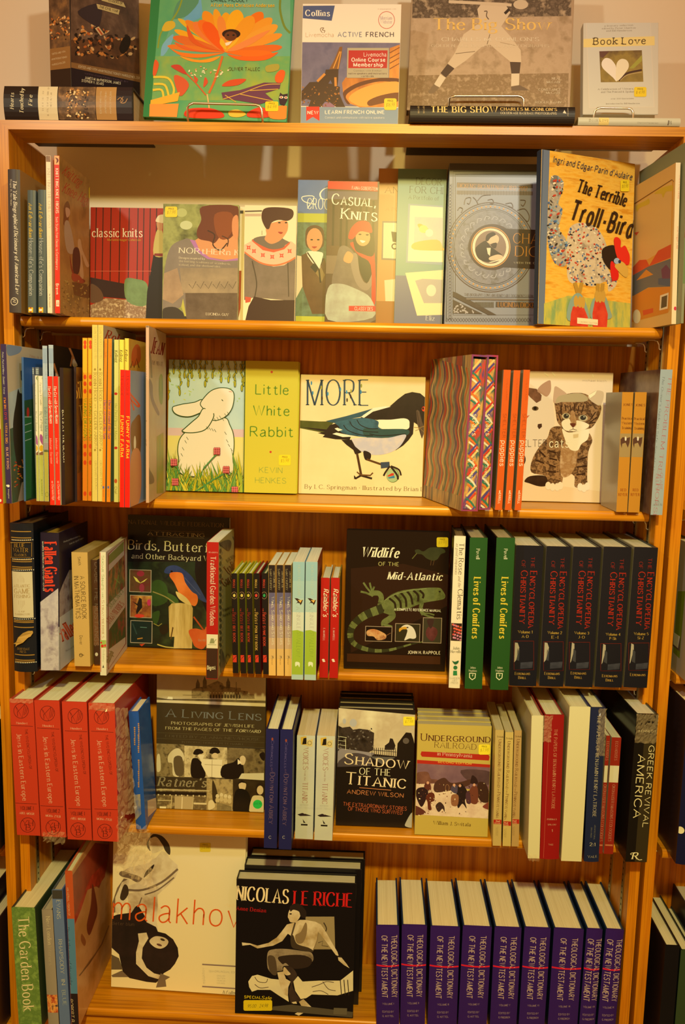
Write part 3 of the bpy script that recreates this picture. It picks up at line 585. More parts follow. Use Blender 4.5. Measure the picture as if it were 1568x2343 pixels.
# wire stands
def stand(label, p, Y, zb, depth, back):
    r = empty('book_stand', label, 'book stand', None, 'wire book stands on top of the bookcase'); q = [hitY(x, y, Y) for x, y in p]; r.location = (q[0].x, Y, zb); off = -V(r.location)
    q[0].z = q[-1].z = zb+.0022; m = MB(); x0, x1 = q[0].x, q[-1].x
    loop = [V((x0, Y+depth, zb+.0022)), V((x0, Y+.004, zb+.0022))]+[q[0]+V((0, 0, .003))]+q[1:-1]+[q[-1]+V((0, 0, .003))]+[V((x1, Y+.004, zb+.0022)), V((x1, Y+depth, zb+.0022))]
    m.tube([v+off for v in loop], .0021, STEEL, 8); m.build('lip', r, True)
    m = MB(); yb = Y+depth; m.tube([v+off for v in (V((x0, yb, zb+.0022)), V((x0+.004, yb+.01, zb+back*.5)), V((x0+.012, yb+.022, zb+back)), V((x1-.012, yb+.022, zb+back)), V((x1-.004, yb+.01, zb+back*.5)), V((x1, yb, zb+.0022)))], .0021, STEEL, 8); m.build('back_support', r, True)
stand('wire stand under the green flower picture book', [(430, 276), (429, 246), (434, 239), (443, 236), (586, 240), (595, 243), (599, 250), (601, 276)], .004, ROWZ[0], .062, .13)
stand('wide wire stand under the sepia photograph book', [(1027, 246), (1028, 226), (1034, 221), (1042, 220), (1186, 220), (1194, 222), (1199, 228), (1199, 246)], .062, ZL1, .05, .13)
stand('small wire stand under the pale book with a heart', [(1357, 270), (1362, 254), (1368, 248), (1376, 247), (1436, 248), (1445, 250), (1449, 257), (1449, 272)], .046, ZL2, .05, .1)
# ------------------------------------------------------------------ row 1
g1 = 'books on the uppermost shelf'
def S1(*a, **k): k.setdefault('grp', g1); return Sp(*a, **k)
b = S1('thick charcoal hardcover with a tan cover, first on the uppermost shelf', (20, 722), 48, (16, 388), 1, .17, Y=-.045, c='#4a4240', cr='#a8783a', cl='#a8783a', bul=.003)
b.z(0, 340, 4.126).T('The Yale Biographical Dictionary of American Law', 122, 298, 148, 1368, 32, '#f0e0c0', 'I').T('Roger K. Newman', 94, 292, 98, 535, 17, '#e8d8b8', 's').O('#d8c8a8', 7, 133, 1443, 32, 34).L('#d8c8a8', 9, '118,1425 148,1430 122,1448 150,1452').done()
for i, (x0, x1, xt, yt, n) in enumerate(((63, 82, 62, 436, 'left'), (87, 106, 86, 435, 'right'))):
    b = S1(f'slim grey-green hardcover with a silver and gold spine title, the {n} one of two alike', (x0, 721), x1, (xt, yt), 1, .15, Y=-.048, c='#56605c', bul=.002, rough=.3)
    dx = (0, 96)[i]; b.z(0, 340, 4.126).T('An Edwardian', 270+dx, 515, 273+dx, 835, 34, '#e0b840', 'I').T("Housewife's Companion", 272+dx, 850, 274+dx, 1385, 40, '#e0dcd0', 'n').R('#f0c020', 266+dx, 1498, 312+dx, 1548).R('#c02818', 280+dx, 1498, 298+dx, 1548).E('#f8ecd0', 289+dx, 1523, 16, 12); b.done()
b = S1('tall thin white paperback standing between the grey-green pair and the red spined book', (109, 716), 120, (105, 357), 1, .16, Y=-.048, name='paperback_book', c='#f4dcb4')
b.z(0, 340, 4.126).B('#a07858/#5a3a2a@60', 65, 125).T('KNITTING THE CHILL AWAY', 446, 190, 460, 755, 26, '#b09a80', 'n').T('39 Cozy Patterns for the Whole Family', 458, 820, 464, 1300, 16, '#d8c0a0', 'n').L('#5a4030', 4, '472,1370 466,1390').T('Martingale', 464, 1400, 466, 1500, 12, '#5a4030', 'i').done()
b = S1('tall red spined paperback with a cover of a woman in a meadow', (126, 716), 138, (124, 357), 1, .16, Y=-.048, name='paperback_book', c='#e02c18', cr='#9a6c34/#b08040/#86602c@14', yaw=1)
b.z(0, 340, 4.126).B('#e8b070', 62, 152).P_('#7a3020', '522,85 548,95 552,120 530,140 536,110', 1).T('KNITTING KNEE-HIGHS', 525, 188, 528, 610, 26, '#f4e4c0', 'S').T('Sock Styles from Classic to Contemporary', 528, 645, 530, 1145, 20, '#f4e4c0', 'h').T('Brown', 530, 1275, 531, 1375, 24, '#f4e4c0', 'H').R('#f4e4c0', 530, 1430, 560, 1490).L('#e02c18', 6, '538,1480 548,1440 556,1480', 0)
b.f('xw').z(0, 340, 4.126).T('Knitting', 585, 235, 748, 360, 84, '#b83420', 'n').T('Knee-Highs', 585, 405, 862, 560, 92, '#b83420', 'n')
b.P_('#7a4a22', '600,640 605,540 640,495 662,560 650,640 640,720 600,720', 1).P_('#c89a78', '618,560 655,570 660,620 630,650', 1).P_('#b09478', '610,700 650,690 690,850 700,980 640,980 610,850', 1).P_('#c8a070', '735,870 760,860 780,960 840,1100 810,1110 770,1000 790,1200 760,1220 740,1000', 1).P_('#4a2c1c', '690,960 740,940 760,1060 740,1180 690,1160', 1).P_('#8a3a1c', '660,1000 680,1170 780,1260 800,1240 700,1180', 1).P_('#a84a2a', '680,1180 750,1200 790,1270 690,1250', 1).P_('#7a4a20', '680,1260 850,1290 850,1420 700,1380').dots('#c09850 #8a6028 #b88a40', 80, (580, 1250, 850, 1590), 6, 16).sticker(836, 368, 862, 470, '', head=0).done()
b = Fo('square red paperback showing a woman in black by a red plank wall', (206, 728), (374, 729), (206, 476), 1, .012, Y=.115, tb=4, name='paperback_book', c='#b02c1c', grp=g1)
b.z(0, 340, 4.126)
for x in (910, 975, 1050, 1135, 1222, 1305, 1360, 1420, 1480): b.L('#3a100a', 9, f'{x},540 {x-12},1300')
b.P_('#3a2428', '850,1215 960,1235 1200,1280 1200,1420 980,1400 850,1320').P_('#c8a884/#8a6448/#e0c49c@110', '840,1480 1000,1410 1240,1430 1550,1500 1550,1620 840,1620').P_('#6a4a38', '850,1290 900,1290 960,1350 970,1430 850,1450', 1).P_('#6a8050/#7a9460@50', '1180,1240 1280,1230 1390,1280 1380,1480 1200,1440', 1).P_('#1c100c', '1450,1000 1560,1010 1560,1620 1375,1620 1390,1350').P_('#c8b060', '1475,790 1530,770 1560,1000 1450,1000', 1).P_('#c88a58', '1480,690 1530,680 1530,770 1490,760', 1).P_('#e8d0a0', '1470,680 1500,630 1560,630 1560,700 1490,695', 1).P_('#8a2418', '1460,990 1560,990 1560,1020 1455,1012')
b.T('classic knits', 870, 835, 1345, 835, 82, '#f8e4c0', 's').T('Marianne Isager Collection', 1015, 870, 1332, 872, 20, '#d0a838', 'h').L('#d86a50', 5, '850,1157 1430,1157').done()
b = Fo('paperback with a woman in a grey shaded sweater and a yellow price label', (371, 729), (543, 730), (373, 468), 1, .012, Y=.085, tb=4, yaw=.2, name='paperback_book', c='#7a7a3c/#a0a058/#4a4a20@16', grp=g1)
b.z(365, 450, 4.9).P_('#7c6e60/#8a7a6c@20', '270,480 350,480 560,620 880,700 880,1380 300,1380 250,1230 60,1390 30,1240 60,800 130,560', 1).P_('#a89070/#8c7860@26', '230,800 880,800 880,1080 250,1080').P_('#5a4636/#6e5a48@40', '290,1080 880,1080 880,1380 300,1380').P_('#b09070/#9a7c60@30', '50,860 200,800 270,1100 150,1200 30,1150').P_('#3a3028', '40,1260 180,1240 290,1330 280,1390 30,1390', 1).P_('#b8b04c', '265,1140 300,1340 280,1340 245,1230')
b.P_('#d8905c', '400,490 470,440 600,420 880,440 880,690 760,715 560,680 450,600').P_('#b070a8', '340,480 400,490 450,600 560,680 720,715 880,690 880,715 720,725 540,700 420,620', 0).P_('#6a2c14', '480,110 880,110 880,330 830,430 760,480 700,430 620,520 560,500 440,470 420,380 470,260', 1).P_('#8a4018', '620,200 800,180 840,330 740,480 640,420', 1).L('#3a180c', 14, '540,380 620,430 600,540 680,600 760,520', 1).L('#4a200e', 12, '700,440 770,480 760,560', 1).P_('#d88a58', '820,250 880,220 880,470 820,420', 1)
b.E('#c8c890', 300, 320, 70, 50).E('#b8b870', 250, 180, 60, 50)
for x in range(390, 860, 90): b.L('#3a2a20', 4, f'{x-60},980 {x-20},1030 {x+20},950', 0)
b.T('NORtHERn K', 220, 632, 905, 660, 62, '#f4e0c0', 's').T('Designs inspired by', 220, 695, 510, 708, 22, '#f0dcb8', 's').T('the knitting traditions of scandinavia,', 220, 732, 800, 765, 22, '#d8c4a0', 's').T('iceland, and the shetland isles', 220, 772, 680, 795, 22, '#d8c4a0', 's').T('LUCINDA GUY', 522, 1328, 776, 1338, 28, '#f0dcb8', 's')
b.sticker(64, 112, 200, 230, '$7.98').done()
for i in range(2):
    L_ = ('paperback of a patterned yoke sweater, hidden but for its edge behind the copy in front', 'paperback of a dark-haired woman in a grey sweater with a red patterned yoke')[i]
    b = Fo(L_, ((545, 730), (556, 731))[i], ((660, 731), (674, 732))[i], ((546, 475), (557, 471))[i], 1, .009, Y=(.103, .082)[i], tb=4, name='paperback_book', c='#f4dcac', grp=g1)
    b.z(365, 450, 4.9)
    if i == 0: b.P_('#4a4038', '880,155 940,155 940,190 880,190').P_('#a8441c', '870,830 920,830 910,1250 870,1360')
    else:
        b.L('#5a4a3c', 16, '940,165 1150,160').L('#c8a888', 30, '940,205 1140,205').L('#8a7a60', 6, '1150,380 1150,430').P_('#756454/#837060@40', '1040,480 1180,440 1380,470 1480,520 1530,560 1530,1170 1060,1130 950,1160 950,640')
        b.P_('#d8b894', '950,540 1060,480 1170,560 1280,590 1400,550 1480,500 1530,540 1530,680 1400,770 1280,785 1120,740 940,620').P_('#d85a38', '1045,475 1170,560 1280,590 1400,555 1470,500 1460,530 1400,590 1280,625 1160,600 1040,500').L('#e07040', 18, '950,620 1120,735 1280,770 1420,740 1530,680', 1)
        for x, y in ((1000, 570), (1060, 610), (1160, 655), (1265, 675), (1370, 660), (1460, 610)): b.P_('#d84a38', [(x+34*math.cos(t*.785)*(1 if t % 2 else .45), y+34*math.sin(t*.785)*(1 if t % 2 else .45)) for t in range(8)]).E('#d8b894', x, y, 6, 6)
        b.P_('#756454', '1050,480 1180,440 1380,465 1400,560 1280,590 1170,560', 1).P_('#d8905c', '1195,360 1250,300 1420,270 1440,360 1400,440 1340,500 1250,530 1180,480 1200,420', 1).P_('#4a2014', '1145,240 1170,140 1290,118 1480,140 1500,220 1440,270 1340,260 1260,290 1230,360 1190,350', 1).E('#2a1a14', 1345, 292, 16, 8).E('#2a1a14', 1420, 292, 14, 8).P_('#a83028', '1330,395 1385,400 1360,420', 1)
        b.P_('#3a1c16', '1060,1120 1250,1160 1530,1160 1530,1400 960,1400 1000,1230').P_('#c85038', '960,1120 1030,1130 1020,1180 965,1190').L('#4a3c30', 12, '1040,720 1090,960 1070,1120', 1).L('#4a3c30', 10, '1440,740 1450,1120', 1)
    b.done()
b = Fo('paperback with a blue and lime head band and a curly-haired woman in an argyle vest', (676, 731), (746, 732), (681, 413), 1, .01, Y=.103, tb=4, name='paperback_book', c='#5a7098/#6a80a8@8', rough=.3, grp=g1)
b.z(670, 370, 4.48).B('#b8b83c', 530, 622).B('#4a5a38/#6a8060/#2a3420@16', 622, 1590).B('#b8b83c', 1585, 1700).P_('#5a3c24/#6a4a2c@30', '90,960 150,930 270,1100 330,980 340,1040 340,1560 200,1560 100,1280').P_('#f0dcb8', '140,930 300,930 300,1000 265,1100', 1).P_('#1c1a18', '180,1080 215,1040 262,1090 235,1140').P_('#8a7040', '235,1140 290,1080 330,1160 300,1230').L('#1c1410', 14, '150,930 270,1105 315,990', 0).L('#1c1410', 16, '270,1105 285,1240').P_('#e8d0a8', '30,960 90,970 100,1280 30,1400').P_('#5a3a24', '130,760 150,680 230,650 310,690 320,800 300,880 150,880', 1).E('#d8905c', 225, 800, 82, 120).P_('#a82c24', '195,870 250,870 222,890', 1).E('#2a1a12', 195, 800, 14, 8).E('#2a1a12', 262, 800, 14, 8)
b.T('C', 262, 388, 400, 388, 120, '#f4e8d0', 'i').T('CROC', 146, 484, 372, 490, 110, '#f4e8d0', 'n').L('#f4e8d0', 9, '240,440 120,410 100,360 220,360 150,480', 1).done()
b = Fo('paperback with a red head band and a woman in a red beret and scarf', (743, 732), (860, 733), (750, 416), 1, .012, Y=.085, tb=4, name='paperback_book', c='#4a3228/#5a4030@14', rough=.3, grp=g1)
b.z(670, 370, 4.48).P_('#e02820', '340,190 870,200 870,305 340,276').T('FAINA GOBERSTEIN', 608, 283, 872, 295, 32, '#f8dcc0', 'h').R('#6a5a60', 345, 300, 870, 390)
for x in (420, 500, 560, 700, 760, 830): b.L('#2a1a14', 22, f'{x},400 {x-12},960')
b.R('#7a6450', 335, 960, 480, 1150).R('#5a3c28', 350, 860, 480, 960)
b.P_('#6a5a50/#7a6a5c@40', '480,880 560,870 640,960 700,1200 820,1250 840,1100 850,1620 430,1620 400,1250 440,1050', 1).P_('#1c1614', '680,960 800,960 830,1100 760,1240 690,1120', 1).P_('#8a7868', '600,960 660,950 690,1150 760,1250 835,1100 830,1220 760,1320 660,1260 600,1080', 1).P_('#c81c18', '590,830 790,850 840,960 850,1420 810,1420 800,1060 680,960', 1).P_('#2a1810', '620,760 680,700 820,720 830,960 700,940 640,900', 1).E('#d8905c', 720, 775, 75, 90).P_('#c81c18', '570,780 600,680 680,610 780,620 815,700 800,730 690,715 620,790', 1).P_('#f4e4d0', '690,805 745,815 715,832', 1).E('#2a1410', 690, 745, 16, 8).E('#2a1410', 765, 750, 16, 8).P_('#d8905c', '520,1010 560,920 620,960 590,1040', 1)
b.P_('#b0b8a0/#9a9484@30', '360,1300 480,1250 640,1300 800,1400 820,1600 360,1620', 1).P_('#d82c28', '575,1478 850,1478 850,1535 575,1530').T('CLASSY DES', 635, 1522, 820, 1525, 34, '#f8dcc0', 'h').T('Casual,', 398, 435, 850, 465, 108, '#f8e8d0', 'c').T('Knits', 495, 585, 860, 612, 110, '#f8e8d0', 'c').done()
b = Fo('tan paperback of framed samplers half hidden behind the sea-green one', (858, 734), (912, 735), (864, 387), 1, .012, Y=.132, tb=3.5, name='paperback_book', c='#d89c5c', rough=.3, grp=g1)
b.z(670, 370, 4.48).T('AN', 945, 318, 1090, 325, 64, '#7a4a20', 'n').T('A PO', 955, 500, 1090, 506, 34, '#b88448', 'n').P_('#8a7a70', '918,608 1080,612 1080,1012 910,1005').P_('#f4dcb0', '932,625 1080,628 1080,995 925,988').P_('#3a2c28', '1010,715 1080,725 1080,830 1025,820').O('#3a2c28', 14, 1045, 868, 26, 26).P_('#f4dcb0', '940,1215 1080,1200 1080,1530 955,1525').B('#b87a3c', 1430, 1700).done()
b = Fo('sea-green paperback with framed nursery pictures beside the ornate grey book', (902, 735), (1012, 737), (911, 388), 1, .014, Y=.115, tb=4, name='paperback_book', c='#7a9a88', rough=.3, grp=g1)
b.z(670, 370, 4.48).B('#6a6a80', 1170, 1700).T('DECOR', 1265, 232, 1525, 245, 68, '#2a2c24', 'n').T('FOR CHI', 1200, 318, 1540, 332, 68, '#2a2c24', 'n').T('A Portfolio of', 1188, 382, 1500, 398, 40, '#3a3c30', 'n').P_('#8a9aa0', '1185,430 1540,450 1540,1060 1160,1035').P_('#f2d8ac', '1205,448 1540,468 1540,1030 1180,1018').P_('#b8b4a8/#c8c0a8@30', '1250,565 1540,575 1540,915 1240,905').P_('#e8a848', '1280,650 1320,640 1400,700 1340,730', 1).P_('#e8b058', '1250,830 1480,800 1540,880 1540,910 1245,900', 1).E('#f0c870', 1340, 690, 45, 40).E('#f0dcb8', 1400, 730, 40, 40).P_('#f2d49c', '1155,1140 1540,1110 1540,1570 1275,1578').P_('#b0a498', '1255,1220 1330,1200 1540,1210 1540,1450 1345,1450').E('#e8d0b0', 1420, 1320, 50, 60).T('Eliz', 1365, 1625, 1455, 1630, 48, '#e0d8c8', 'n').done()
b = Fo('thick slate grey hardcover with an ornate round medallion and a portrait', (1017, 738), (1224, 741), (1022, 377), 1, .045, Y=.09, tb=3, yaw=0, c='#8a8a94', cl='#5e5e66', grp=g1, rough=.3)
b.z(995, 350, 5.931).B('#5c5c62', 60, 330).L('#4a4a52', 20, '165,170 120,2290').L('#4a4a52', 16, '190,170 155,2290').R('#5a4c42', 300, 400, 1330, 478).T("DICKENS' BICENTENARY 1812-2012", 312, 470, 1255, 515, 58, '#d88c34', 'n').R('#74665e', 300, 510, 1330, 575)  # first band paints the top panel's shadow across the head of the cover
for i in range(26): b.L('#5a4e48', 5, f'{330+i*38},515 {330+i*38},572')
b.box('#4a3a34', 8, 280, 290, 1400, 1960).box('#4a3a34', 6, 250, 250, 1450, 2200)
b.O('#5a443c', 12, 760, 1280, 590, 608, 48).O('#5a443c', 6, 760, 1280, 565, 582, 48).O('#5a443c', 5, 755, 1280, 510, 525, 48).E('#74707a/#86828a/#66605e@60', 755, 1280, 490, 505, 0, 48).O('#4c403c', 7, 755, 1280, 490, 505, 48)
for i in range(56): t = 2*math.pi*i/56; b.E('#d89038', 758+538*math.cos(t), 1280+552*math.sin(t), 11, 11, 0, 8, i > 0)
for i in range(22):
    t = 2*math.pi*i/22; x, y = 755+380*math.cos(t), 1280+390*math.sin(t); b.L('#a4a0a6', 12, [(x-40*math.cos(t+1), y-40*math.sin(t+1)), (x+30*math.cos(t), y+30*math.sin(t)), (x+50*math.cos(t+1.4), y+50*math.sin(t+1.4)), (x+20*math.cos(t+2), y+20*math.sin(t+2))], 1)
b.E('#4a3630', 780, 1278, 325, 312, 0, 40).P_('#3e2e28', '850,1025 1400,1045 1400,1575 850,1550').O('#d09040', 12, 760, 1280, 262, 270, 40).E('#ecd4b0', 760, 1280, 248, 256, 0, 40).E('#8a7060', 758, 1280, 212, 226, 0, 36)
b.P_('#2e201a', '560,1280 690,1190 750,1260 840,1330 920,1400 840,1480 700,1480 600,1440 556,1360', 1).P_('#dcb894', '700,1180 780,1100 860,1130 870,1190 830,1240 740,1230', 1).P_('#2a1a14', '690,1180 710,1110 790,1075 830,1110 760,1150 720,1200', 1).P_('#3a241c', '760,1240 840,1220 830,1290 790,1290', 1).P_('#ecd4b0', '705,1290 760,1290 750,1400 720,1370').P_('#dcb894', '740,1420 850,1380 920,1400 900,1440 760,1460', 1).P_('#ecd4b0', '730,1485 900,1440 930,1450 760,1490')
b.T('CHAR', 1062, 1225, 1520, 1240, 135, '#c88434', 'n').T('DICK', 1090, 1400, 1540, 1415, 135, '#c88434', 'n').T('WITH THE CHARLES', 1075, 1505, 1560, 1512, 26, '#d8c8a8', 's')
for p in ('400,700 420,620 490,610 470,690 440,680', '520,600 560,640 590,700', '580,650 650,580 760,570', '720,640 780,630 800,680 750,690', '960,690 1040,680 1060,740 1000,720', '1160,640 1230,650 1200,720 1170,700', '1120,780 1220,760 1280,850 1260,930 1200,880', '310,780 340,740 380,760 360,810'): b.L('#5e463c', 9, p, 1)
b.P_('#4e4038', '245,1880 300,1900 840,2200 730,2200 245,1950').P_('#4e4038', '245,1990 245,2175 650,2185').dots('#a8a0a0', 40, (260, 2040, 560, 2170), 10, 22, pts('255,2010 255,2170 600,2180')).T('THIS BIOGRAPHY CONTAINS REMOVABLE DOCUMENTS FROM', 400, 1940, 1330, 1962, 36, '#5e4a42', 'n').R('#74665e', 430, 1970, 1340, 2010).R('#4a3c36', 830, 2020, 1340, 2100).T('LUCINDA DICKENS', 857, 2090, 1440, 2105, 66, '#d08834', 'n')
for i in range(24): b.L('#5a4e48', 6, f'{545+i*11},2022 {545+i*11+max(0,(60-i*8))*.3},2098')
for i in range(30): b.L('#5c5450', 4, f'{165+i*38},2240 {200+i*38},2290'); b.L('#5c5450', 4, f'{200+i*38},2240 {165+i*38},2290')
for i in range(44): b.L('#5c5450', 4, f'180,{420+i*42} 235,{455+i*42}'); b.L('#5c5450', 4, f'235,{420+i*42} 180,{455+i*42}')
b.done()
b = Fo('large yellow picture book with a shaggy hen in red shoes on its cover', (1231, 742), (1443, 742), (1246, 344), 1, .014, Y=-.012, yaw=24, tb=3, name='picture_book', c='#e8a028/#f0b848/#d88c20@24x5', cl='#3e4a5a', grp=g1)
b.z(1210, 320, 4.38).P_('#6a7484', '100,80 212,105 155,1860 50,1850').L('#3e4858', 8, '145,100 90,1850').P_('#a8a850/#c8b84c/#8aa060@50x.3', '155,1640 400,1560 1030,1640 1025,1900 150,1880')
body = pts('390,960 420,870 520,830 650,860 740,960 790,1100 800,1300 880,1400 870,1470 800,1520 780,1420 640,1470 500,1430 440,1440 390,1380 380,1200 370,1080')
tail = pts('200,640 205,480 230,370 290,360 350,430 330,540 300,640 340,700 320,800 300,880 340,950 375,1010 380,1230 330,1270 250,1220 200,1080 185,900')
b.P_('#9a8a78/#b8a890/#7a7468@50', tail, 1).P_('#c8b08c/#d8c09c/#a08c74@60', body, 1)
b.dots('#c83c28 #4a6a94 #f0dcb8 #c8502c #5a6a84 #2e2420', 260, (370, 830, 880, 1500), 8, 17, body).dots('#c84028 #4a6a94 #e8d4b0 #3a3028 #8aa0a8', 200, (180, 350, 390, 1280), 8, 22, tail)
b.P_('#2a1c14', '740,1090 860,1060 880,1180 830,1290 800,1290 740,1200', 1).P_('#e02c1c', '850,1010 880,975 920,1010 920,1080 960,1060 990,1110 1010,1170 1000,1250 940,1240 880,1170', 1).P_('#dc241c', '815,1250 840,1220 895,1320 890,1400 830,1400', 1).P_('#d8a848', '860,1260 930,1220 990,1290 985,1370 950,1370 890,1310', 1).E('#a0b0c8', 880, 1215, 30, 30).E('#28304a', 908, 1222, 14, 18)
for p in ('460,1430 490,1540 480,1640', '530,1430 500,1560', '690,1440 690,1560', '740,1440 730,1560'): b.L('#b88a34', 36, p, 0)
b.P_('#8aa090', '400,1640 470,1540 540,1570 600,1740 590,1800 390,1810', 1).P_('#8aa090', '620,1650 680,1560 760,1560 810,1700 820,1790 630,1800', 1).P_('#c83424/#d8482c@60', '440,1670 545,1670 590,1780 590,1880 410,1870 420,1740').P_('#c83424/#d8482c@60', '665,1590 745,1590 790,1750 780,1880 640,1880 635,1740')
for x, y in ((470, 1620), (510, 1625), (540, 1630), (680, 1570), (712, 1575), (745, 1570)): b.E('#c89a40', x, y, 22, 60)
b.T('Ingri and Edgar Parin d\'Aulaire', 240, 225, 1030, 405, 62, '#38424e', 'h').T('The Terrible', 470, 512, 960, 665, 120, '#3a2414', 'h').T('Troll-Bird', 400, 790, 1020, 985, 190, '#3a2414', 'H').T('The Terrible', 474, 516, 964, 669, 120, '#3a2414', 'S')
b.P_('#f0dcb0', '482,1782 690,1802 688,1860 482,1842').T('A CHILDREN\'S COLLECTION', 495, 1832, 680, 1850, 18, '#b09068', 'h').sticker(915, 405, 1002, 520, '$8.98').f('x0').fill('#2a3240').done()
b = S1('white edged picture book with a red desert cover, facing the yellow hen book', (1537, 741), 1548, (1547, 373), 1, .16, Y=-.062, name='picture_book', c='#f0d4a8', cl='#e0b068', cr='#e8c888', yaw=7)
b.z(1210, 320, 4.38).T('Where is my Daddy', 1510, 350, 1498, 590, 22, '#e07050', 'h').T('Elva Penguin Child', 1492, 870, 1482, 1090, 22, '#e07050', 'h').E('#d83050', 1470, 1690, 14, 20)
b.f('x0').z(1210, 320, 4.38).P_('#e0a040', '1060,640 1440,400 1452,420 1420,1700 1395,1735 1030,1830').P_('#e2b46c', '1065,650 1440,410 1425,1060 1190,1200 1040,1280').P_('#d8542c', '1040,1280 1110,1205 1180,1200 1210,1260 1300,1110 1430,1045 1425,1180 1200,1270 1040,1360', 0).P_('#6a6a6c', '1040,1360 1200,1270 1425,1190 1420,1470 1200,1480 1040,1570').P_('#d88a34', '1080,1410 1180,1300 1250,1350').P_('#4a5a74', '1300,1390 1420,1370 1420,1470 1300,1450').P_('#6a3a5a', '1330,1300 1380,1250 1420,1300 1420,1390 1340,1390').P_('#d8842c', '1035,1570 1200,1485 1420,1470 1400,1730 1030,1825').P_('#d8b438', '1260,540 1340,480 1440,455 1440,510 1380,520 1350,580 1330,540', 1).P_('#d8b438', '1080,660 1170,610 1205,590 1210,640 1120,680 1090,720', 1).P_('#d8502c', '1060,930 1110,920 1080,960').P_('#f0dcb8', '1320,1560 1405,1530 1395,1690 1312,1710').P_('#5a4a3a', '1335,1575 1392,1555 1385,1670 1328,1690').P_('#d8502c', '1145,1710 1250,1685 1250,1730 1150,1760').E('#e8d8b0', 1085, 1770, 40, 70).L('#6a3a1c', 7, '1062,640 1440,398 1455,420').done()
b = S1('tall grey-green hardcover standing at the far right end, behind the desert picture book', (1550, 738), 1561, (1566, 322), 1, .19, Y=-.078, c='#8a8a68', cl='#8c8c68', yaw=6)
b.z(1210, 320, 4.38).B('#8a4028', 600, 980).B('#6a8050', 980, 1440).done()
# ------------------------------------------------------------------ row 2
g2 = 'books on the second shelf from the top'
def S2(*a, **k): k.setdefault('grp', g2); k.setdefault('name', 'picture_book'); return Sp(*a, **k)
def tall(b, *ts):
    """spine titles reading downwards: (text, x top, y top, x bottom, y bottom, letter height, colour, font)"""
    for t in ts: b.T(*t)
    return b
b = S2('red picture book at the far left end, cut off by the edge of the photo', (-6, 1161), 8, (-18, 800), 2, .17, Y=-.125, c='#c82a1c', cr='#e0d048')
b.z(0, 780, 5.86).B('#d8ccb0', 0, 1180, 0, 1).T('Puff', 20, 1480, 28, 1640, 34, '#f4e4c0', 'I').E('#f4e4c0', 8, 2140, 12, 20).done()
b = S2('navy spined picture book with dark poplars on its cover, at the left end', (15, 1159), 28, (1, 788), 2, .19, Y=-.12, c='#3a2c50', cr='#d2bc94')
b.z(0, 780, 5.86)
tall(b, ('Peter, Paul and Mary * Dominic * Trevor', 26, 150, 48, 715, 22, '#e8dcc8', 'i'), ("I'M IN", 48, 765, 55, 905, 30, '#f08a28', 'S'), ('LOVE', 56, 925, 64, 1065, 30, '#c8303c', 'S'), ('WITH A BIG', 66, 1105, 76, 1375, 30, '#f0a040', 'S'), ('BLUE FROG', 80, 1430, 94, 1720, 30, '#e8a880', 'S'))
b.E('#f0e4cc', 112, 1945, 18, 18).E('#f0e4cc', 95, 1940, 12, 12).T('Imagine', 108, 1990, 112, 2110, 18, '#f0e4cc', 'i')
b.f('xw').z(0, 780, 5.86).P_('#8a9cb0', '95,55 280,75 270,150 190,190 105,190', 1).P_('#c8ccc0/#aab4b4@14', '110,700 330,600 330,1200 140,1200').P_('#4a6a50/#5a4a28@20', '130,1180 330,1100 340,2230 165,2240').P_('#3a3020', '175,1180 185,1000 210,850 240,650 265,700 300,760 310,1300 320,2100 200,1500', 1).P_('#24242c', '275,400 300,395 305,560 280,520')
b.dots('#e07828 #c83a20 #e8a030', 30, (185, 1600, 320, 1960), 10, 20).P_('#a8907c', '290,1900 330,1880 340,2200 240,2240').T('This is a', 385, 215, 560, 240, 30, '#c87050', 'n').done()
b = S2('blue spined picture book with a night garden cover, right of the navy spined one', (55, 1149), 60, (49, 818), 2, .13, Y=-.085, c='#4a6a98', cr='#2a5a94', name='paperback_book')
b.f('xw').z(0, 780, 5.86).P_('#1c3a28/#24502c@20', '310,800 600,740 600,2200 340,2200').P_('#2a6a34', '330,1000 430,1000 420,2100 345,2140').E('#c83020', 375, 960, 18, 70)
for y in (1020, 1130, 1230, 1340): b.L('#c8d0c0', 9, f'330,{y} 420,{y-30 if y > 1100 else y}')
b.done()
for i, (x, tx) in enumerate(((80, 70), (90, 81))):
    b = S2(f'slate grey slim book hidden behind the white and green pair, {"left" if i == 0 else "right"} one of two', (x, 1147), x+8, (tx, 841), 2, .12, Y=-.05, c='#7a7a80', grp='slate grey slim books'); b.z(0, 780, 5.86)
    for y in (375, 400, 425): b.B('#c8ccd0', y, y+14)
    b.done()
for i in range(2):
    b = S2(f'white and green slim picture book with a small tiger, {("left", "right")[i]} one of two alike', ((79, 1150), (91, 1151))[i], (90, 101)[i], ((75, 860), (87.5, 861))[i], 2, .17, Y=-.078, c='#f0dcb4', grp='white and green tiger books', cr='#c8d070'); dx = i*76
    b.z(0, 780, 5.86).B('#b8b44c/#c8c05c@20', 1520, 2300)
    tall(b, ('Partridge & Camilla', 455+dx, 560, 462+dx, 860, 24, '#8a8a60', 'i'), ('Big Cat Pepper', 460+dx, 950, 470+dx, 1215, 32, '#5a6a50', 's'), ('BLOOMSBURY', 475+dx, 1860, 482+dx, 2080, 14, '#6a7030', 'H'))
    b.P_('#a8508a', f'{465+dx},1250 {500+dx},1290 {505+dx},1400 {460+dx},1330', 1).E('#e0a820', 480+dx, 1440, 28, 42).P_('#8a5a3a', f'{448+dx},1500 {518+dx},1480 {518+dx},1530 {448+dx},1530').L('#4a6a30', 10, f'{510+dx},470 {490+dx},500 {515+dx},535', 1).done()
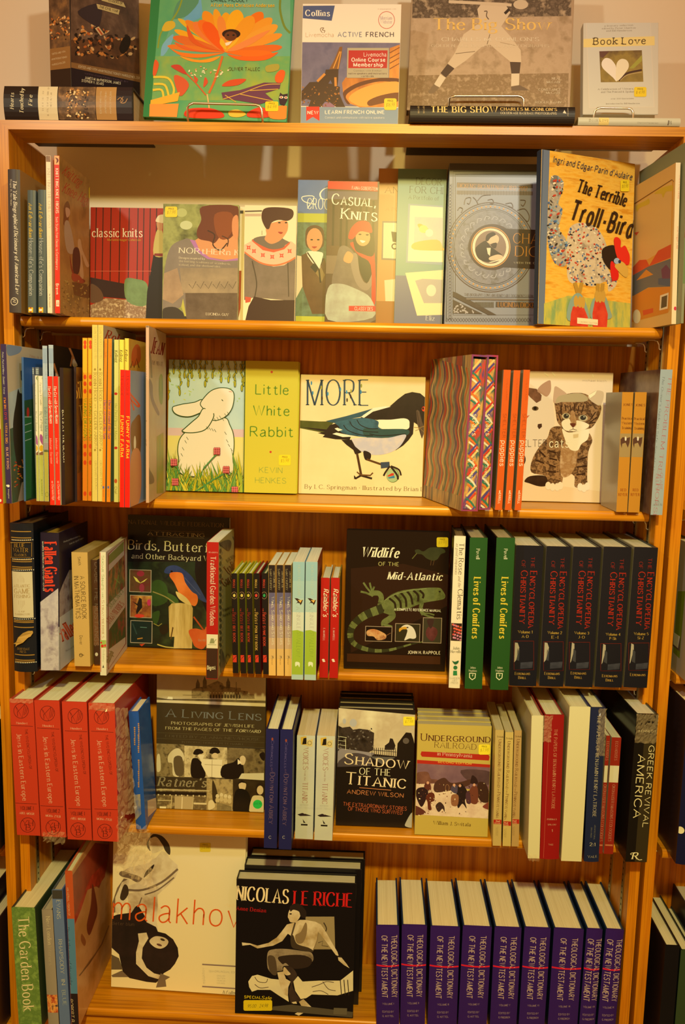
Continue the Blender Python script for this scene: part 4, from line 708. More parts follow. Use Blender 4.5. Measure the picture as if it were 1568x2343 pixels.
for i in range(2):
    b = S2(('pale blue slim picture book between the tiger pair and the red pair', 'pale blue slim picture book with a dark cover of dancing legs, behind the red pair')[i], ((102, 1154), (116, 1154))[i], (113, 127)[i], ((97, 792), (111, 790))[i], 2, .19, Y=-.08, c='#b4bcc0', cr='#1a1410', grp='pale blue ballet picture books'); dx = i*78
    b.z(0, 780, 5.86).B('#9aa8b4', 100, 300).B('#a8b0a0', 750, 1360)
    tall(b, ('GREENBERG AND JORDAN', 592+dx, 165, 612+dx, 640, 22, '#8a98a8', 'n'), ('Ballet for Martha', 594+dx, 890, 606+dx, 1310, 36, '#6a7884', 's'))
    b.B('#a89a9c', 1365, 1460).B('#6a6a40', 1460, 1490).B('#c8b44c/#b8b050@20', 1490, 2300).O('#8a8a30', 6, 630, 2060, 22, 30)
    if i: b.f('xw').z(0, 780, 5.86).L('#b8703c', 26, '930,90 960,160 990,240 1010,300', 1).P_('#c8a888', '990,240 1040,330 985,345 970,290', 1).L('#a86434', 22, '975,190 945,340', 1).L('#b8703c', 26, '720,300 750,400 775,470', 1).P_('#d8b090', '745,420 785,470 740,480')
    b.done()
for i in range(2):
    b = S2(f'red slim picture book with white script on its spine, {("left", "right")[i]} one of two alike', ((115, 1161), (128, 1161))[i], (126, 139)[i], ((109, 862), (122, 862))[i], 2, .17, Y=-.125, c='#f02a16', cl='#f0d8b0', cr='#f0d8b0', grp='red script picture books'); dx = i*78
    b.z(0, 780, 5.86); tall(b, ('The Cat with Seven Names', 640+dx, 600, 668+dx, 1105, 38, '#f8e0c0', 'I'), ('Johnston * Davenier', 665+dx, 1300, 680+dx, 1650, 26, '#f8e0c0', 'n'), ('iai Charlesbridge', 692+dx, 1880, 706+dx, 2135, 24, '#f8e0c0', 'h')); b.done()
b = S2('near-black slim picture book between the red pair and the brown bat book', (141, 1160), 150, (136, 842), 2, .17, Y=-.12, c='#2a1a1a', cr='#24181a'); b.z(0, 780, 5.86); tall(b, ('BATS AT THE BEACH', 832, 930, 850, 1625, 36, '#e8d8a8', 'S')); b.done()
b = S2('dark brown picture book with gold lettering, left of the yellow dragon pair', (152, 1153), 162, (149, 840), 2, .19, Y=-.075, c='#2c2230/#3a241c@16', cr='#5a3416/#6e4018/#40240e@16')
b.f('xw').z(0, 780, 5.86).T('Billy', 985, 780, 1200, 760, 230, '#e0b040', 'n').T('Tale', 1080, 1070, 1230, 1050, 200, '#c8a040', 'n').P_('#4a2c14/#8a5420@30', '900,1200 1100,1150 1100,1700 900,1800', 1).B('#7a3c14', 1720, 2300).done()
for i in range(2):
    b = S2(f'orange-yellow picture book with red blotches and green lettering, {("left", "right")[i]} one of two alike', ((189, 1141), (201, 1141))[i], (200, 210)[i], ((189, 774), (201.5, 774))[i], 2, .19, Y=-.055, c='#f0a020', cr='#e8962a', grp='orange dragon picture books'); dx = i*65
    b.z(180, 730, 5.207).B('#f0b428', 232, 640).B('#f08420', 1400, 2200)
    for y in (280, 330, 690, 770, 860, 1515, 1610, 1710, 2080): b.E('#e0481c', 76+dx, y, 18, 28)
    tall(b, ('WAKING DRAGONS', 58+dx, 945, 62+dx, 1450, 38, '#8a9a20', 'H')); b.done()
for i in range(2):
    b = S2(f'tall cream-yellow picture book about an archer, {("left", "right")[i]} one of two alike', ((211, 1147), (224, 1147))[i], (223.5, 236)[i], ((211, 741), (224.5, 741))[i], 2, .2, Y=-.06, c='#e8c860', cr='#c0a884', grp='cream archer picture books'); dx = i*62
    b.z(180, 730, 5.207); tall(b, ('SAN SOUCI / LEWIS', 185+dx, 95, 190+dx, 470, 26, '#a88a38', 'n'), ('Robin Hood', 178+dx, 640, 184+dx, 975, 40, '#a88430', 'c'), ('AND THE', 190+dx, 1010, 192+dx, 1065, 14, '#a88430', 'n'), ('Golden Arrow', 182+dx, 1095, 192+dx, 1540, 40, '#a88430', 'c'), ('ORCHARD BOOKS', 190+dx, 1690, 200+dx, 2030, 24, '#a88a38', 'n'))
    for y in (600, 1560): b.P_('#a88430', [(195+dx-14, y), (195+dx, y-18), (195+dx+14, y), (195+dx, y+18)])
    if i: b.f('xw').z(180, 730, 5.207).T('Robin', 312, 235, 560, 330, 110, '#a83a20', 'N')
    b.done()
for i in range(2):
    b = S2(f'orange picture book with violet script on its spine, {("left", "right")[i]} one of two alike', ((232, 1147), (244, 1147))[i], (241, 253)[i], ((237, 776), (247.5, 776))[i], 2, .17, Y=-.065, c='#f08818', cr='#7a8a70', grp='orange script picture books'); dx = i*58
    b.z(180, 730, 5.207); tall(b, ('Katz/Thoms', 312+dx, 290, 312+dx, 460, 26, '#c86a20', 'i'), ('Once Around the Sun', 298+dx, 965, 292+dx, 1425, 30, '#6a4a8a', 'I')); b.R('#5a6a9a', 285+dx, 1990, 305+dx, 2020).T('Harcourt', 290+dx, 2030, 290+dx, 2120, 12, '#6a4a2a', 'h').done()
for i, (bx, rx, tx, ty, by) in enumerate(((261, 271, 261.5, 778, 1148), (273, 283, 273.5, 778, 1148), (284, 295, 284, 775, 1148))):
    b = S2(('pale lime picture book, leftmost of three by the same author', 'yellow picture book, middle one of three by the same author', 'yellow picture book with an orange cover, right one of three by the same author')[i], (bx, by), rx, (tx, ty), 2, .19, Y=(-.064, -.06, -.055)[i], c=('#d8d070', '#f0d850', '#f0d050')[i], cr=('#e8d890', '#f0d050', '#d8a030/#e0b040@14')[i], grp='yellow and lime picture books')
    b.z(180, 730, 5.207); tall(b, ('Kellogg', 430+i*60, 372-i*4, 436+i*58, 515-i*6, 34, '#7a6430', 'I'))
    if i == 0: tall(b, ("the Pied Piper's Magic", 432, 1000, 428, 1445, 30, '#98a048', 'i'), ('Dial', 430, 2000, 430, 2080, 28, '#8a5a20', 'h')); b.E('#c83020', 442, 890, 22, 16).E('#c83020', 442, 1535, 22, 16).E('#c85a28', 442, 1930, 18, 26)
    if i == 2: b.f('xw').z(180, 730, 5.207).P_('#d86a24', '630,420 660,330 700,300 735,350 735,500 640,560', 1).L('#5a3414', 10, '620,580 640,500 660,580 690,470 720,580')
    b.done()
for i in range(2):
    b = S2(f'bright red picture book with yellow lettering, {("left", "right")[i]} one of two alike', ((274, 1163), (285.5, 1163))[i], (284.5, 297.5)[i], ((275.5, 847), (286.5, 848))[i], 2, .15, Y=-.13, c='#f81c10', cr='#8a94a4', grp='bright red farm picture books'); dx = i*67
    b.z(180, 730, 5.207); tall(b, ('TEAGUE', 505+dx, 665, 500+dx, 920, 28, '#7a1c14', 'h'), ('FUNNY FARM', 502+dx, 1150+10*i, 500+dx, 1640+15*i, 34, '#f8c838', 'H'), ('ORCHARD BOOKS', 508+dx, 1880, 506+dx, 2100, 12, '#a01810', 'h'))
    if i: b.f('xw').z(180, 730, 5.207).T('FU', 655, 1090, 735, 1020, 200, '#e0582c', 'H').P_('#8a5a24', '620,1300 660,1200 735,1160 735,1600 640,1600', 1).E('#f0e0c0', 670, 1480, 14, 90).P_('#d8905c', '625,1620 735,1590 735,2120 620,2240', 1)
    b.done()
b = S2('pink jacketed picture book with a curved cover, left of the white rabbit book', (323, 1149), 336, (322.5, 743), 2, .185, Y=-.062, c='#d8a884', cr='#d0b484/#c8a078@12', yaw=5)
b.z(180, 730, 5.207); tall(b, ('RUBIN/HIMMELMAN', 768, 150, 780, 685, 32, '#7a4a34', 'n'), ('Jean Laffite', 750, 990, 768, 1515, 52, '#7a3020', 'c'), ('ABRAMS', 765, 1800, 778, 2015, 30, '#8a4a3a', 'n')); b.P_('#a82c24', '755,2075 780,2045 800,2085').B('#6a4a38/#a89070@60', 62, 100)
b.f('xw').z(180, 730, 5.207).T('Jean', 850, 400, 1000, 430, 190, '#8a2c20', 'c').T('THE PIRATE', 865, 540, 1000, 560, 46, '#6a4a30', 'n').L('#a08a6a', 22, '790,200 850,420 870,700', 1).P_('#9a7a6a', '840,720 880,780 890,940 960,1110 940,1140 860,960', 1).P_('#a8a040/#6a7a3c@20', '960,700 1000,680 1000,1000 960,960', 1).P_('#b89a3c/#8a9a50@20', '930,1400 1010,1350 1010,2080 930,2080').P_('#8a6a5a', '760,1700 850,1800 900,1900 880,1960 760,1950', 1).done()
# rabbit book
b = Fo('square lime green picture book with a white rabbit in long grass', (382, 1125), (680, 1131), (383, 824), 2, .011, Y=.132, tb=5, yaw=.5, name='picture_book', c='#d8c838', cl='#c8dcd0', grp=g2, rough=.3)
b.z(380, 810, 5.058).P_('#b8c8d0/#c8d4d8@10', '0,60 930,80 905,1610 0,1590').B('#d8b0b0/#e0bca8@10', 870, 960, 0, .59).B('#e8d070/#e0cc80@14', 960, 1620, 0, .59)
b.dots('#b8c040 #a8c080 #c8c850', 40, (60, 120, 880, 560), 8, 24)
DK = '#2c4a1c'
def leaf(x, y, s, a=0):
    b.E(DK, x, y, 12*s, 36*s, a, 10).E('#b8a418', x, y, 8*s, 31*s, a, 10)
for k, (x0, n) in enumerate(((25, 9), (90, 3), (160, 8), (215, 4), (258, 6), (300, 4), (345, 2), (395, 4), (455, 6), (540, 4), (640, 5), (725, 5), (800, 6), (880, 7), (905, 5))):
    b.L(DK, 5, f'{x0},60 {x0+6},{70+n*50}')
    for j in range(n): leaf(x0+((j*37+k*11) % 30-12)*(0 if j == n-1 else 1), 95+j*50, .95+.25*(j == n-1), (-22, 18, -10, 26)[(j+k) % 4]*(0 if j == n-1 else 1))
ear1 = '430,530 330,560 200,580 100,605 80,620 80,650 110,690 180,720 280,725 380,690 470,640'
head = '400,580 440,510 520,430 610,395 700,395 755,415 785,450 790,520 770,620 720,700 640,755 560,770 520,740 440,640'
bodyp = '520,770 690,740 740,820 780,920 790,1050 775,1200 740,1400 200,1400 150,1200 140,1090 165,980 240,900 330,900'
ear2 = '440,630 380,720 300,790 210,870 190,890 230,910 340,910 450,880 520,800 555,690'
def outl(p, w=10): q = pts(p); b.P_('#f0dcc4', p, 1).L(DK, w, q+[q[0]], 1)
outl(bodyp); outl(ear1); outl(head); outl(ear2, 11); b.P_('#f0dcc4', '430,540 560,480 640,620 540,690 450,620', 1).E(DK, 655, 537, 14, 5, 45).L('#c86a5a', 6, '730,435 765,440')
for x, y in ((590, 730), (620, 715), (650, 740), (680, 690), (710, 670), (560, 745), (500, 850), (530, 860), (470, 840), (560, 870), (220, 1000), (190, 1080), (240, 960), (175, 1150), (720, 1040), (750, 1090), (700, 990), (680, 900)): b.L(DK, 5, f'{x},{y} {x+22},{y+34}')
random.seed(11)
for i in range(210):
    x = random.uniform(-10, 905); h = random.uniform(220, 560)*(1 if 170 > x or x > 720 else .72); lx = random.uniform(-110, 110); w = random.uniform(9, 20); c = ('#c8b020', '#a8b030', '#7aa044', '#d8c440', '#5a9040')[i % 5]
    h *= 1-.5*(i/210); y0 = 1600; q = [(x-w, y0), (x-w*.7+lx*.35, y0-h*.5), (x+lx, y0-h), (x+w*.7+lx*.3, y0-h*.5), (x+w, y0)]
    if max(p[0] for p in q) < 915: b.P_('#4a5a1c', [(p[0]-3 if k < 2 else p[0]+3 if k > 2 else p[0], p[1]-(6 if k == 2 else 0)) for k, p in enumerate(q)]).P_(c, q, 0, 0)
for x, y, sx, sy in ((598, 1125, 440, 1330), (705, 1340, 340, 1600), (102, 1255, 165, 1380), (118, 1480, 160, 1590), (805, 1575, 800, 1610)):
    b.L('#4a8a4a', 14, [(x, y+30), ((x+sx)/2+10, (y+sy)/2), (sx, sy)], 1)
    for k in range(9): b.E('#8a2a30', x+(k % 3-1)*24, y+(k//3-1)*26, 17, 19, 0, 8).E('#d86a68', x+(k % 3-1)*24-2, y+(k//3-1)*26-3, 12, 13, 0, 8)
b.P_('#d0bc38', '930,84 1540,95 1510,1625 905,1612').L(DK, 10, '925,82 906,1612').E('#c83a28', 1230, 215, 14, 14).E('#c83a28', 1217, 1135, 13, 13)
for t, x0, y0, x1, y1, h, f, c in (('Little', 1042, 468, 1422, 476, 112, 'h', '#5a8020'), ('White', 1015, 712, 1432, 718, 112, 'h', '#5a8020'), ('Rabbit', 980, 955, 1478, 960, 112, 'h', '#5a8020'), ('KEVIN', 1085, 1372, 1352, 1378, 62, 'h', '#98a040'), ('HENKES', 1038, 1490, 1395, 1498, 62, 'h', '#98a040')): b.T(t, x0, y0, x1, y1, h, c, f)
b.sticker(1312, 1168, 1448, 1290, '$5.98').done()
# magpie book
b = Fo('square cream picture book with a black and white magpie holding a marble', (683, 1131), (966, 1137), (684, 858), 2, .011, Y=.142, tb=4, yaw=0, name='picture_book', c='#f4d89c/#f0cf92@12', cl='#e8c890', grp=g2, rough=.3)
b.z(670, 850, 4.9).T('MORE', 160, 378, 855, 380, 285, '#2e4654', 'n').T('By I. C. Springman * Illustrated by Brian Lies', 135, 1312, 1560, 1345, 46, '#7a5a30', 's')
for x, y, c in ((210, 130, '#2e84a8'), (320, 180, '#a89a3c'), (395, 250, '#3a90b0'), (535, 200, '#2e84a8'), (605, 230, '#3890b0'), (655, 220, '#a89a3c'), (770, 160, '#8a8a3c'), (765, 230, '#2e84a8'), (225, 240, '#2e84a8'), (330, 300, '#3a2a1c'), (610, 320, '#3a2a1c'), (650, 280, '#3a2018')): b.E(c, x, y, 9, 24, 0, 8)
K = '#1e1412/#2a1c18@40'
b.P_('#4a4c1c/#5a5a24@30', '60,548 300,560 470,560 400,640 360,690 60,635').P_(K, '60,620 360,675 280,690 360,710 335,735 480,760 640,765 700,600 560,560 420,600 380,650')
b.P_(K, '1090,390 1180,310 1260,250 1340,230 1430,245 1500,290 1530,350 1530,560 1500,640 1450,640 1390,590 1360,570 1350,700 1300,770 1240,830 1150,888 1240,780 1240,600 1000,550 760,520 820,450', 0)
b.P_('#f4e4cc', '770,510 830,450 900,410 1040,390 1100,395 900,450 800,520', 0).P_('#f4e8d8', '940,545 1100,540 1240,525 1300,545 1310,590 1290,645 1150,655 1010,645 950,600', 1)
b.P_('#2a4a54/#345a64@24', '370,556 600,500 900,415 760,510 700,520 480,580', 0).P_('#2c525e/#3a6470/#223e48@24', '480,570 620,540 740,520 870,530 960,560 960,620 1000,650 900,660 1000,720 800,735 560,690 520,620', 1).P_('#2a4a44/#30504c@24', '800,640 1000,645 1285,650 1270,720 1000,745 820,735', 1)
for p in ('720,540 760,600 860,640 960,640', '640,560 680,620 800,670 960,680', '570,600 620,660 760,710 900,720', '860,700 1000,720 1270,700'): b.L('#14181c', 9, p, 1)
b.P_('#f4e4d4', '470,640 500,630 560,655 510,670').P_('#f4e4d4', '445,700 490,685 720,730 560,735').P_('#d0c4c0/#c4bac0/#dcc8b8@24', '650,760 820,740 1060,745 1260,705 1250,770 1180,860 1060,920 900,935 760,890 680,820', 1).P_(K, '545,765 660,765 700,840 770,900 700,925 680,880 600,820')
b.P_('#5a4434', '1385,440 1400,430 1420,445 1450,560 1490,620 1475,700 1450,755 1430,700 1400,600').L('#2a1c14', 5, '1395,450 1445,740').E('#e03a1c', 1470, 420, 22, 28).E('#1c0c08', 1462, 415, 10, 14).L('#a07a3c', 6, '1360,625 1420,632 1500,615').L('#a07a3c', 5, '1375,665 1430,640 1500,680')
b.P_(K, '690,870 770,900 735,920 700,925', 1).L('#4a2c14', 26, '722,920 768,1160').P_(K, '795,890 875,920 865,990 810,985', 1).L('#5a3818', 22, '830,985 990,1040').P_('#3a4654', '985,1018 1085,1012 1090,1075 990,1088').L('#2a1c14', 22, '765,1165 705,1200 695,1170 700,1205', 0).L('#2a1c14', 22, '765,1165 870,1195 890,1200', 0).L('#6a4420', 16, '765,1160 870,1165 900,1135', 0).L('#6a4420', 14, '760,1160 720,1125', 0)
b.E('#5a7a40', 1123, 1165, 73, 80).E('#a8b87c', 1120, 1165, 68, 75).P_('#c83a24', '1060,1170 1110,1140 1135,1140 1135,1165 1070,1180').P_('#3a7a98', '1065,1190 1140,1165 1145,1195 1080,1200').L('#2a1c14', 20, '1090,1060 1040,1130 1020,1170', 1).L('#2a1c14', 22, '1100,1065 1170,1160 1180,1210', 1).L('#2a1c14', 18, '1100,1060 1190,1100 1215,1165', 1).done()
# two marbled slipcases
def slipcase(label, bl, brx, tl, d, i):
    P0 = hitZ(bl[0], bl[1], ROWZ[2]); P0.z = ROWZ[2]+.0005; a = math.radians(15); ex = V((math.cos(a), math.sin(a), 0)); ey = V((-math.sin(a), math.cos(a), 0)); q = hit(tl[0], tl[1], P0, ey)-P0
    ln = math.atan2(q.dot(ex), q.z); h = q.length; w = (hit(brx, bl[1], P0, ey)-P0).dot(ex)-.0006; up = V((0, 0, 1)); P0.z += max(0, w*math.sin(ln))
    e1 = ex*math.cos(ln)-up*math.sin(ln); e3 = ex*math.sin(ln)+up*math.cos(ln)
    t = .003; b = Book('slipcased_book', label, 'marbled slipcases', frame(P0, e1, ey, e3), w, h, d, 2, orient='s', c='#b8483c', b=t, pg='#d8c098'); BOOKS.append(b)
    for F in b.faces.values(): F.mb = MB()
    b.P = MB()
    MR = ('#c83c34/#5a4a78/#e0a04c/#3a6a5c/#c84430/#4a4470@26x.35', '#b8503c/#8a6a4a/#c89a5c/#5a5a4c/#a85038@24x.12')
    sh = b.faces['x0'].mb; m1, m2 = b.mt(MR[1]), b.mt(MR[0]); sh.box((0, 0, 0), (t, d, h), m1); sh.box((w-t, 0, 0), (w, d, h), m1); sh.box((t, 0, 0), (w-t, d, t), m1); sh.box((t, 0, h-t), (w-t, d, h), m1); sh.box((t, d-t, t), (w-t, d, h-t), m1)
    m3 = b.mt(('#b8343a/#5a4478@20x.2', '#5a4a80/#c83440@20x.2')[i]); sh.box((0, -.0006, 0), (t, 0, h), m3); sh.box((w-t, -.0006, 0), (w, 0, h), m3); sh.box((t, -.0006, 0), (w-t, 0, t), m3); sh.box((t, -.0006, h-t), (w-t, 0, h), m3)
    Fs = b.f('y0').cur; Fs.mb.box((t+.0008, .0022, t+.001), (w-t-.0008, .03, h-t-.004), m2); b.surf = lambda a_: .0021
    Fs.tf = (960, 800, 5.6); cs = ('#e8c070', '#3a7a5c', '#5a4884', '#e0742c', '#d8402c', '#e8d8b0')
    for k in range(15):
        y = 150+k*135; x = (690-k*6, 862-k*5)[i]
        for j in range(3): b.L(cs[(k+j*2) % 6], 24, [(x-10, y+j*44), (x+55, y+52+j*44), (x+105, y+128+j*44)] if k % 2 else [(x+105, y-20+j*44), (x+50, y+40+j*44), (x-12, y+110+j*44)], 1)
    b.T('strays', (690, 862)[i], 822, (678, 855)[i], 1100, 62, '#f8e8d0', 'h').T('Arne Svenson', (682, 858)[i], 1345, (655, 832)[i], 1700, 38, '#f8e4cc', 'h')
    if i == 0:
        b.f('x0').z(960, 800, 5.6)
        for k in range(17):
            x0 = 170+k*31; q = [(x0-k*1.0+ (18 if n % 2 else -18)-n*11, 95+n*205+k*9) for n in range(9)]
            b.L(('#c8442c', '#d8a860', '#5a6a4c', '#c8602c', '#9a8a5c', '#6a4a58')[k % 6], 15, q, 1)
    for F in b.faces.values(): pass
    nm = b.root; b.faces['x0'].mb.build('slipcase', nm); b.faces['y0'].mb.build('spine', nm); return b
slipcase('left one of two marbled slipcases, its striped side towards the magpie book', (1055, 1171), 1094, (1080, 812), .215, 0)
slipcase('right one of two marbled slipcases, next to the orange spines', (1096, 1167), 1123, (1113.5, 812), .2, 1)
for i, (bl, rx, tl, gx) in enumerate((((1133, 1169), 1149.5, (1153, 847), 1127), ((1155.5, 1170), 1171, (1176, 848), 1150), ((1178, 1169), 1193, (1198.5, 847), 1172))):
    b = Sp(f'slim orange spined square hardcover, {("left", "middle", "right")[i]} one of three alike', bl, rx, tl, 2, .2, Y=-.03+i*.002, c='#d85a1c', cl='#c8b48c', cr='#c8b48c', grp='slim orange hardcovers', rough=.3)
    dx = (0, 128, 250)[i]; b.z(960, 800, 5.6); tall(b, ('WILLIAMS', 1120+dx, 370, 1108+dx, 650, 16, '#b0481c', 'h'), ('SHELTER', 1075+dx, 820, 1065+dx, 1130, 42, '#7a3018', 'l'), ('puppies', 1052+dx, 1165, 1030+dx, 1490, 60, '#f8e4c8', 'h'), ('MERRELL', 1020+dx, 1805, 1008+dx, 1975, 26, '#f8e4c8', 'H')); b.done()
b = Fo('square white photograph book with two kittens on the cover, in shiny wrap', (1188, 1147), (1391, 1151), (1192, 850), 2, .012, Y=.115, tb=4, yaw=.6, c='#f6d6b2', cl='#f0d0a8', grp=g2, rough=.18)
fur = '#7a5232/#a87a50/#4a2e1c/#8a6240@90'; fl = '#c09468/#a8784c/#d0a880@70'; wh = '#f8e2c8'
b.z(1190, 840, 6.817).P_('#f0cca4', '20,1720 600,1850 1360,1950 1360,2110 20,2090').P_('#ecd0b4', '100,640 140,420 300,330 480,420 520,640 540,900 440,1000 420,1150 180,1600 60,1720 60,900', 1).P_('#6a4430/#8a5a40@80', '130,320 260,340 340,440 330,520 260,560 160,470 120,420').P_('#b88a6c', '270,370 330,280 460,205 485,260 480,380 420,460 340,420', 1).E('#6a5030', 240, 645, 52, 36).E('#1c1410', 238, 642, 26, 28).P_('#c86a50', '110,760 155,750 110,800').P_('#4a2e20', '280,890 340,880 345,930 300,970 275,930')
b.P_(fur, '480,960 600,920 760,960 1000,980 1090,1040 1130,1150 1080,1280 1060,1400 1050,1700 1040,1860 860,1870 850,1700 700,1650 660,1800 640,1860 420,1850 400,1700 180,1640 190,1450 300,1250 430,1100', 1).P_('#2a1812/#3a2418@60', '70,1780 160,1700 400,1700 420,1840 300,1860 140,1810', 1).P_(fl, '640,1300 760,1100 950,1080 900,1350 860,1560 760,1700 640,1680', 1).P_(wh, '660,960 760,1020 1000,980 1080,960 1060,1120 960,1200 900,1300 780,1280 700,1120', 1)
b.P_(fur, '540,560 560,470 720,420 900,400 1050,430 1230,560 1270,640 1240,760 1160,900 1080,960 900,980 700,960 590,860 560,700', 1).P_('#c8a080', '530,560 530,380 550,300 620,330 740,430 700,520', 1).P_('#d8b894', '1060,470 1180,370 1280,375 1310,420 1290,540 1230,600', 1).P_('#b8a078', '760,420 950,410 1060,480 1000,540 640,545 560,560 600,460', 1)
for p in ('650,600 640,720 700,760', '700,580 720,680', '780,590 800,700 790,780', '850,580 850,700', '920,600 900,720', '1000,590 960,720', '1180,700 1100,820', '1200,780 1100,860', '1080,880 1180,860', '600,720 640,840'): b.L('#3a2418', 16, p, 1)
b.P_(wh, '650,860 760,800 810,880 900,830 1080,900 1000,980 850,1000 700,980', 1).P_(fl, '790,700 850,700 880,900 800,920', 1).E('#c8b088', 720, 765, 66, 50).E('#3a342c', 722, 762, 42, 38).E('#c8b088', 985, 795, 72, 50).E('#3a342c', 985, 790, 46, 38).E('#f8e8d0', 735, 748, 8, 8).E('#f8e8d0', 1000, 775, 8, 8).P_('#6a3424', '780,880 870,880 830,940', 1).L('#5a3020', 8, '825,935 825,965 770,990', 1).L('#5a3020', 8, '825,965 890,985', 1).P_('#e0c090', '830,1050 915,1040 910,1095 835,1110')
for p in ('450,1300 560,1340', '460,1420 580,1450', '450,1520 560,1560', '430,1620 560,1640', '900,1450 1050,1400', '880,1560 1040,1540', '880,1680 1020,1660', '300,1300 400,1400', '250,1450 380,1500'): b.L('#3a2216', 22, p)
for x, y in ((440, 1850), (510, 1870), (580, 1870), (630, 1850), (940, 1870), (1000, 1890), (1050, 1860)): b.E('#f4dabc', x, y, 44, 62)
b.T('michael kloth', 975, 222, 1345, 228, 30, '#b09a88', 'l').T('SHELTER', -110, 1238, 425, 1240, 106, '#5a4a44', 'l').T('cats', 458, 1250, 762, 1252, 135, '#f8e4c4', 'h').O('#3a3030', 30, -10, 1440, 85, 95)
b.P_('#fdf0dc', '1070,440 1200,365 1170,430 1090,490').L('#fdf0dc', 14, '1130,110 1145,160').L('#fdf0dc', 16, '500,80 550,140').L('#fdf0dc', 14, '380,90 440,140').done()
for i in range(2):
    b = Sp(f'ochre paperback with a small horseman picture on its spine, {("left", "right")[i]} one of two alike', ((1411.5, 1158), (1438.5, 1159))[i], (1437, 1465)[i], ((1424.5, 898), (1454, 898))[i], 2, .105, Y=(-.012, -.012)[i], name='paperback_book', c='#c8862c', cl='#a89878', grp='ochre horse paperbacks', rough=.25)
    dx = i*220; dy = i*8; b.z(1368, 700, 7.81)
    for t, x0, x1, y, h in (('JONES', 455, 630, 1785, 40), ('Practical', 435, 620, 2030, 44), ('Western', 435, 612, 2115, 44), ('Training', 432, 612, 2200, 44)): b.T(t, x0+dx, y+dy, x1+dx, y+dy, h, '#7a3c1c', 'S')
    b.B('#a88a58', 2280, 2700)
    b.z(1368, 1000, 7.81).P_('#5a3a2c', [(410+dx, 40), (450+dx, 0), (520+dx, 20), (580+dx, 0), (570+dx, 100), (540+dx, 190), (500+dx, 100), (440+dx, 120), (430+dx, 200), (410+dx, 120)]).E('#e8d8c0', 500+dx, 30, 16, 40)
    b.z(1368, 1100, 7.81).T('RED', 410+dx, 185, 510+dx, 187, 44, '#a8541c', 'S').T('RIVER', 372+dx, 268, 530+dx, 270, 46, '#a8541c', 'S')
    if i == 0: b.f('x0').B('#6a3a2c', 0, 700).B('#d8c8a0', 60, 340, .02, .2)
    b.done()
b = Sp('pale blue glossy paperback about horses, at the right end, tallest there', (1489.5, 1170), 1517, (1512, 846), 2, .2, Y=-.04, name='paperback_book', c='#a0acb0', cl='#8a6a50/#5a3a30/#a89888@7', grp=g2, rough=.2, yaw=3)  # left cover's brown mottle is a painted stand-in for reflections in the gloss
b.z(1368, 700, 7.81); tall(b, ('THE PROBLEM TREE HORSE', 1272, 1245, 985, 3800, 62, '#b8484c', 'n'), ("The Owner's Guide to Safe, Sensible Horse Management", 1165, 1245, 890, 3700, 38, '#5a6068', 'i'))
b.z(1368, 1100, 7.81).T('CLARE', 1118, 20-160, 1105, 165, 50, '#b8484c', 'n').T('LILLEY', 1045, 20-140, 1035, 160, 50, '#b8484c', 'n').T('J. A.', 1020, 385, 1110, 387, 44, '#5a5a5c', 'n').T('ALLEN', 990, 445, 1148, 447, 40, '#5a5a5c', 'n').done()
# ------------------------------------------------------------------ row 3
g3 = 'books on the third shelf from the top'
def S3(*a, **k): k.setdefault('grp', g3); return Sp(*a, **k)
b = S3('thick navy leather hardcover with gold bands and a leaping fish, first on the third shelf', (30, 1532), 83, (19, 1198), 3, .18, Y=-.062, c='#12181c', cr='#0e1216', bul=.006, rough=.35, pg='#5a3c1c')
G = '#a8782c'; b.z(0, 1170, 5.227)
for y in (242, 318, 345, 602, 580, 668, 690, 1310, 1328, 1388, 1718, 1780, 1800): b.B(G, y-5, y+5, .06, .92)
for y in (345, 572, 705, 1288, 1810): b.L('#c8bc98', 8, f'{120+y*.03},{y} {365+y*.03},{y}') if 0 else [b.R('#d0c4a0', 122+y*.028+k*22, y-5+20*(y == 345)*0, 134+y*.028+k*22, y+5) for k in range(12)]
b.box(G, 7, 128, 372, 370, 548).T('BLUE', 168, 428, 298, 430, 46, G, 's').T('WATER', 152, 486, 332, 488, 46, G, 's').T('CLASSICS', 170, 532, 315, 533, 26, G, 's').B('#c8b484', 722, 1272, .06, .93)
for k, h in enumerate((50, 70, 84, 100, 84, 70, 50)): b.R('#a88450', 216+k*12, 850-h, 220+k*12, 850); b.R('#a88450', 222+k*12, 1065, 226+k*12, 1065+h)
for t, x0, x1, y, h in (('ATLANTIC', 163, 352, 908, 34), ('GAME', 165, 358, 980, 56), ('FISHING', 168, 358, 1034, 38), ('S. KIP', 222, 300, 1205, 16), ('FARRINGTON', 180, 352, 1240, 20)): b.T(t, x0, y, x1, y, h, '#a07a40', 's')
b.P_('#b88a3c', '165,1580 205,1555 230,1500 290,1445 350,1420 395,1425 400,1450 375,1490 350,1500 290,1560 220,1590 195,1615 200,1580', 0).L('#12181c', 9, '230,1540 290,1470 370,1440', 1).T('DERRYDALE', 205, 1655, 355, 1657, 26, '#8a6428', 's').T('PRESS', 240, 1690, 315, 1692, 26, '#8a6428', 's').done()
b = S3('hardcover with red gothic lettering over a snowy mountain, second on the third shelf', (94, 1525), 136, (91.5, 1220), 3, .155, Y=-.05, c='#1e1624', cr='#1e1624/#2a1a20@12', bul=.002, pg='#a8802c')
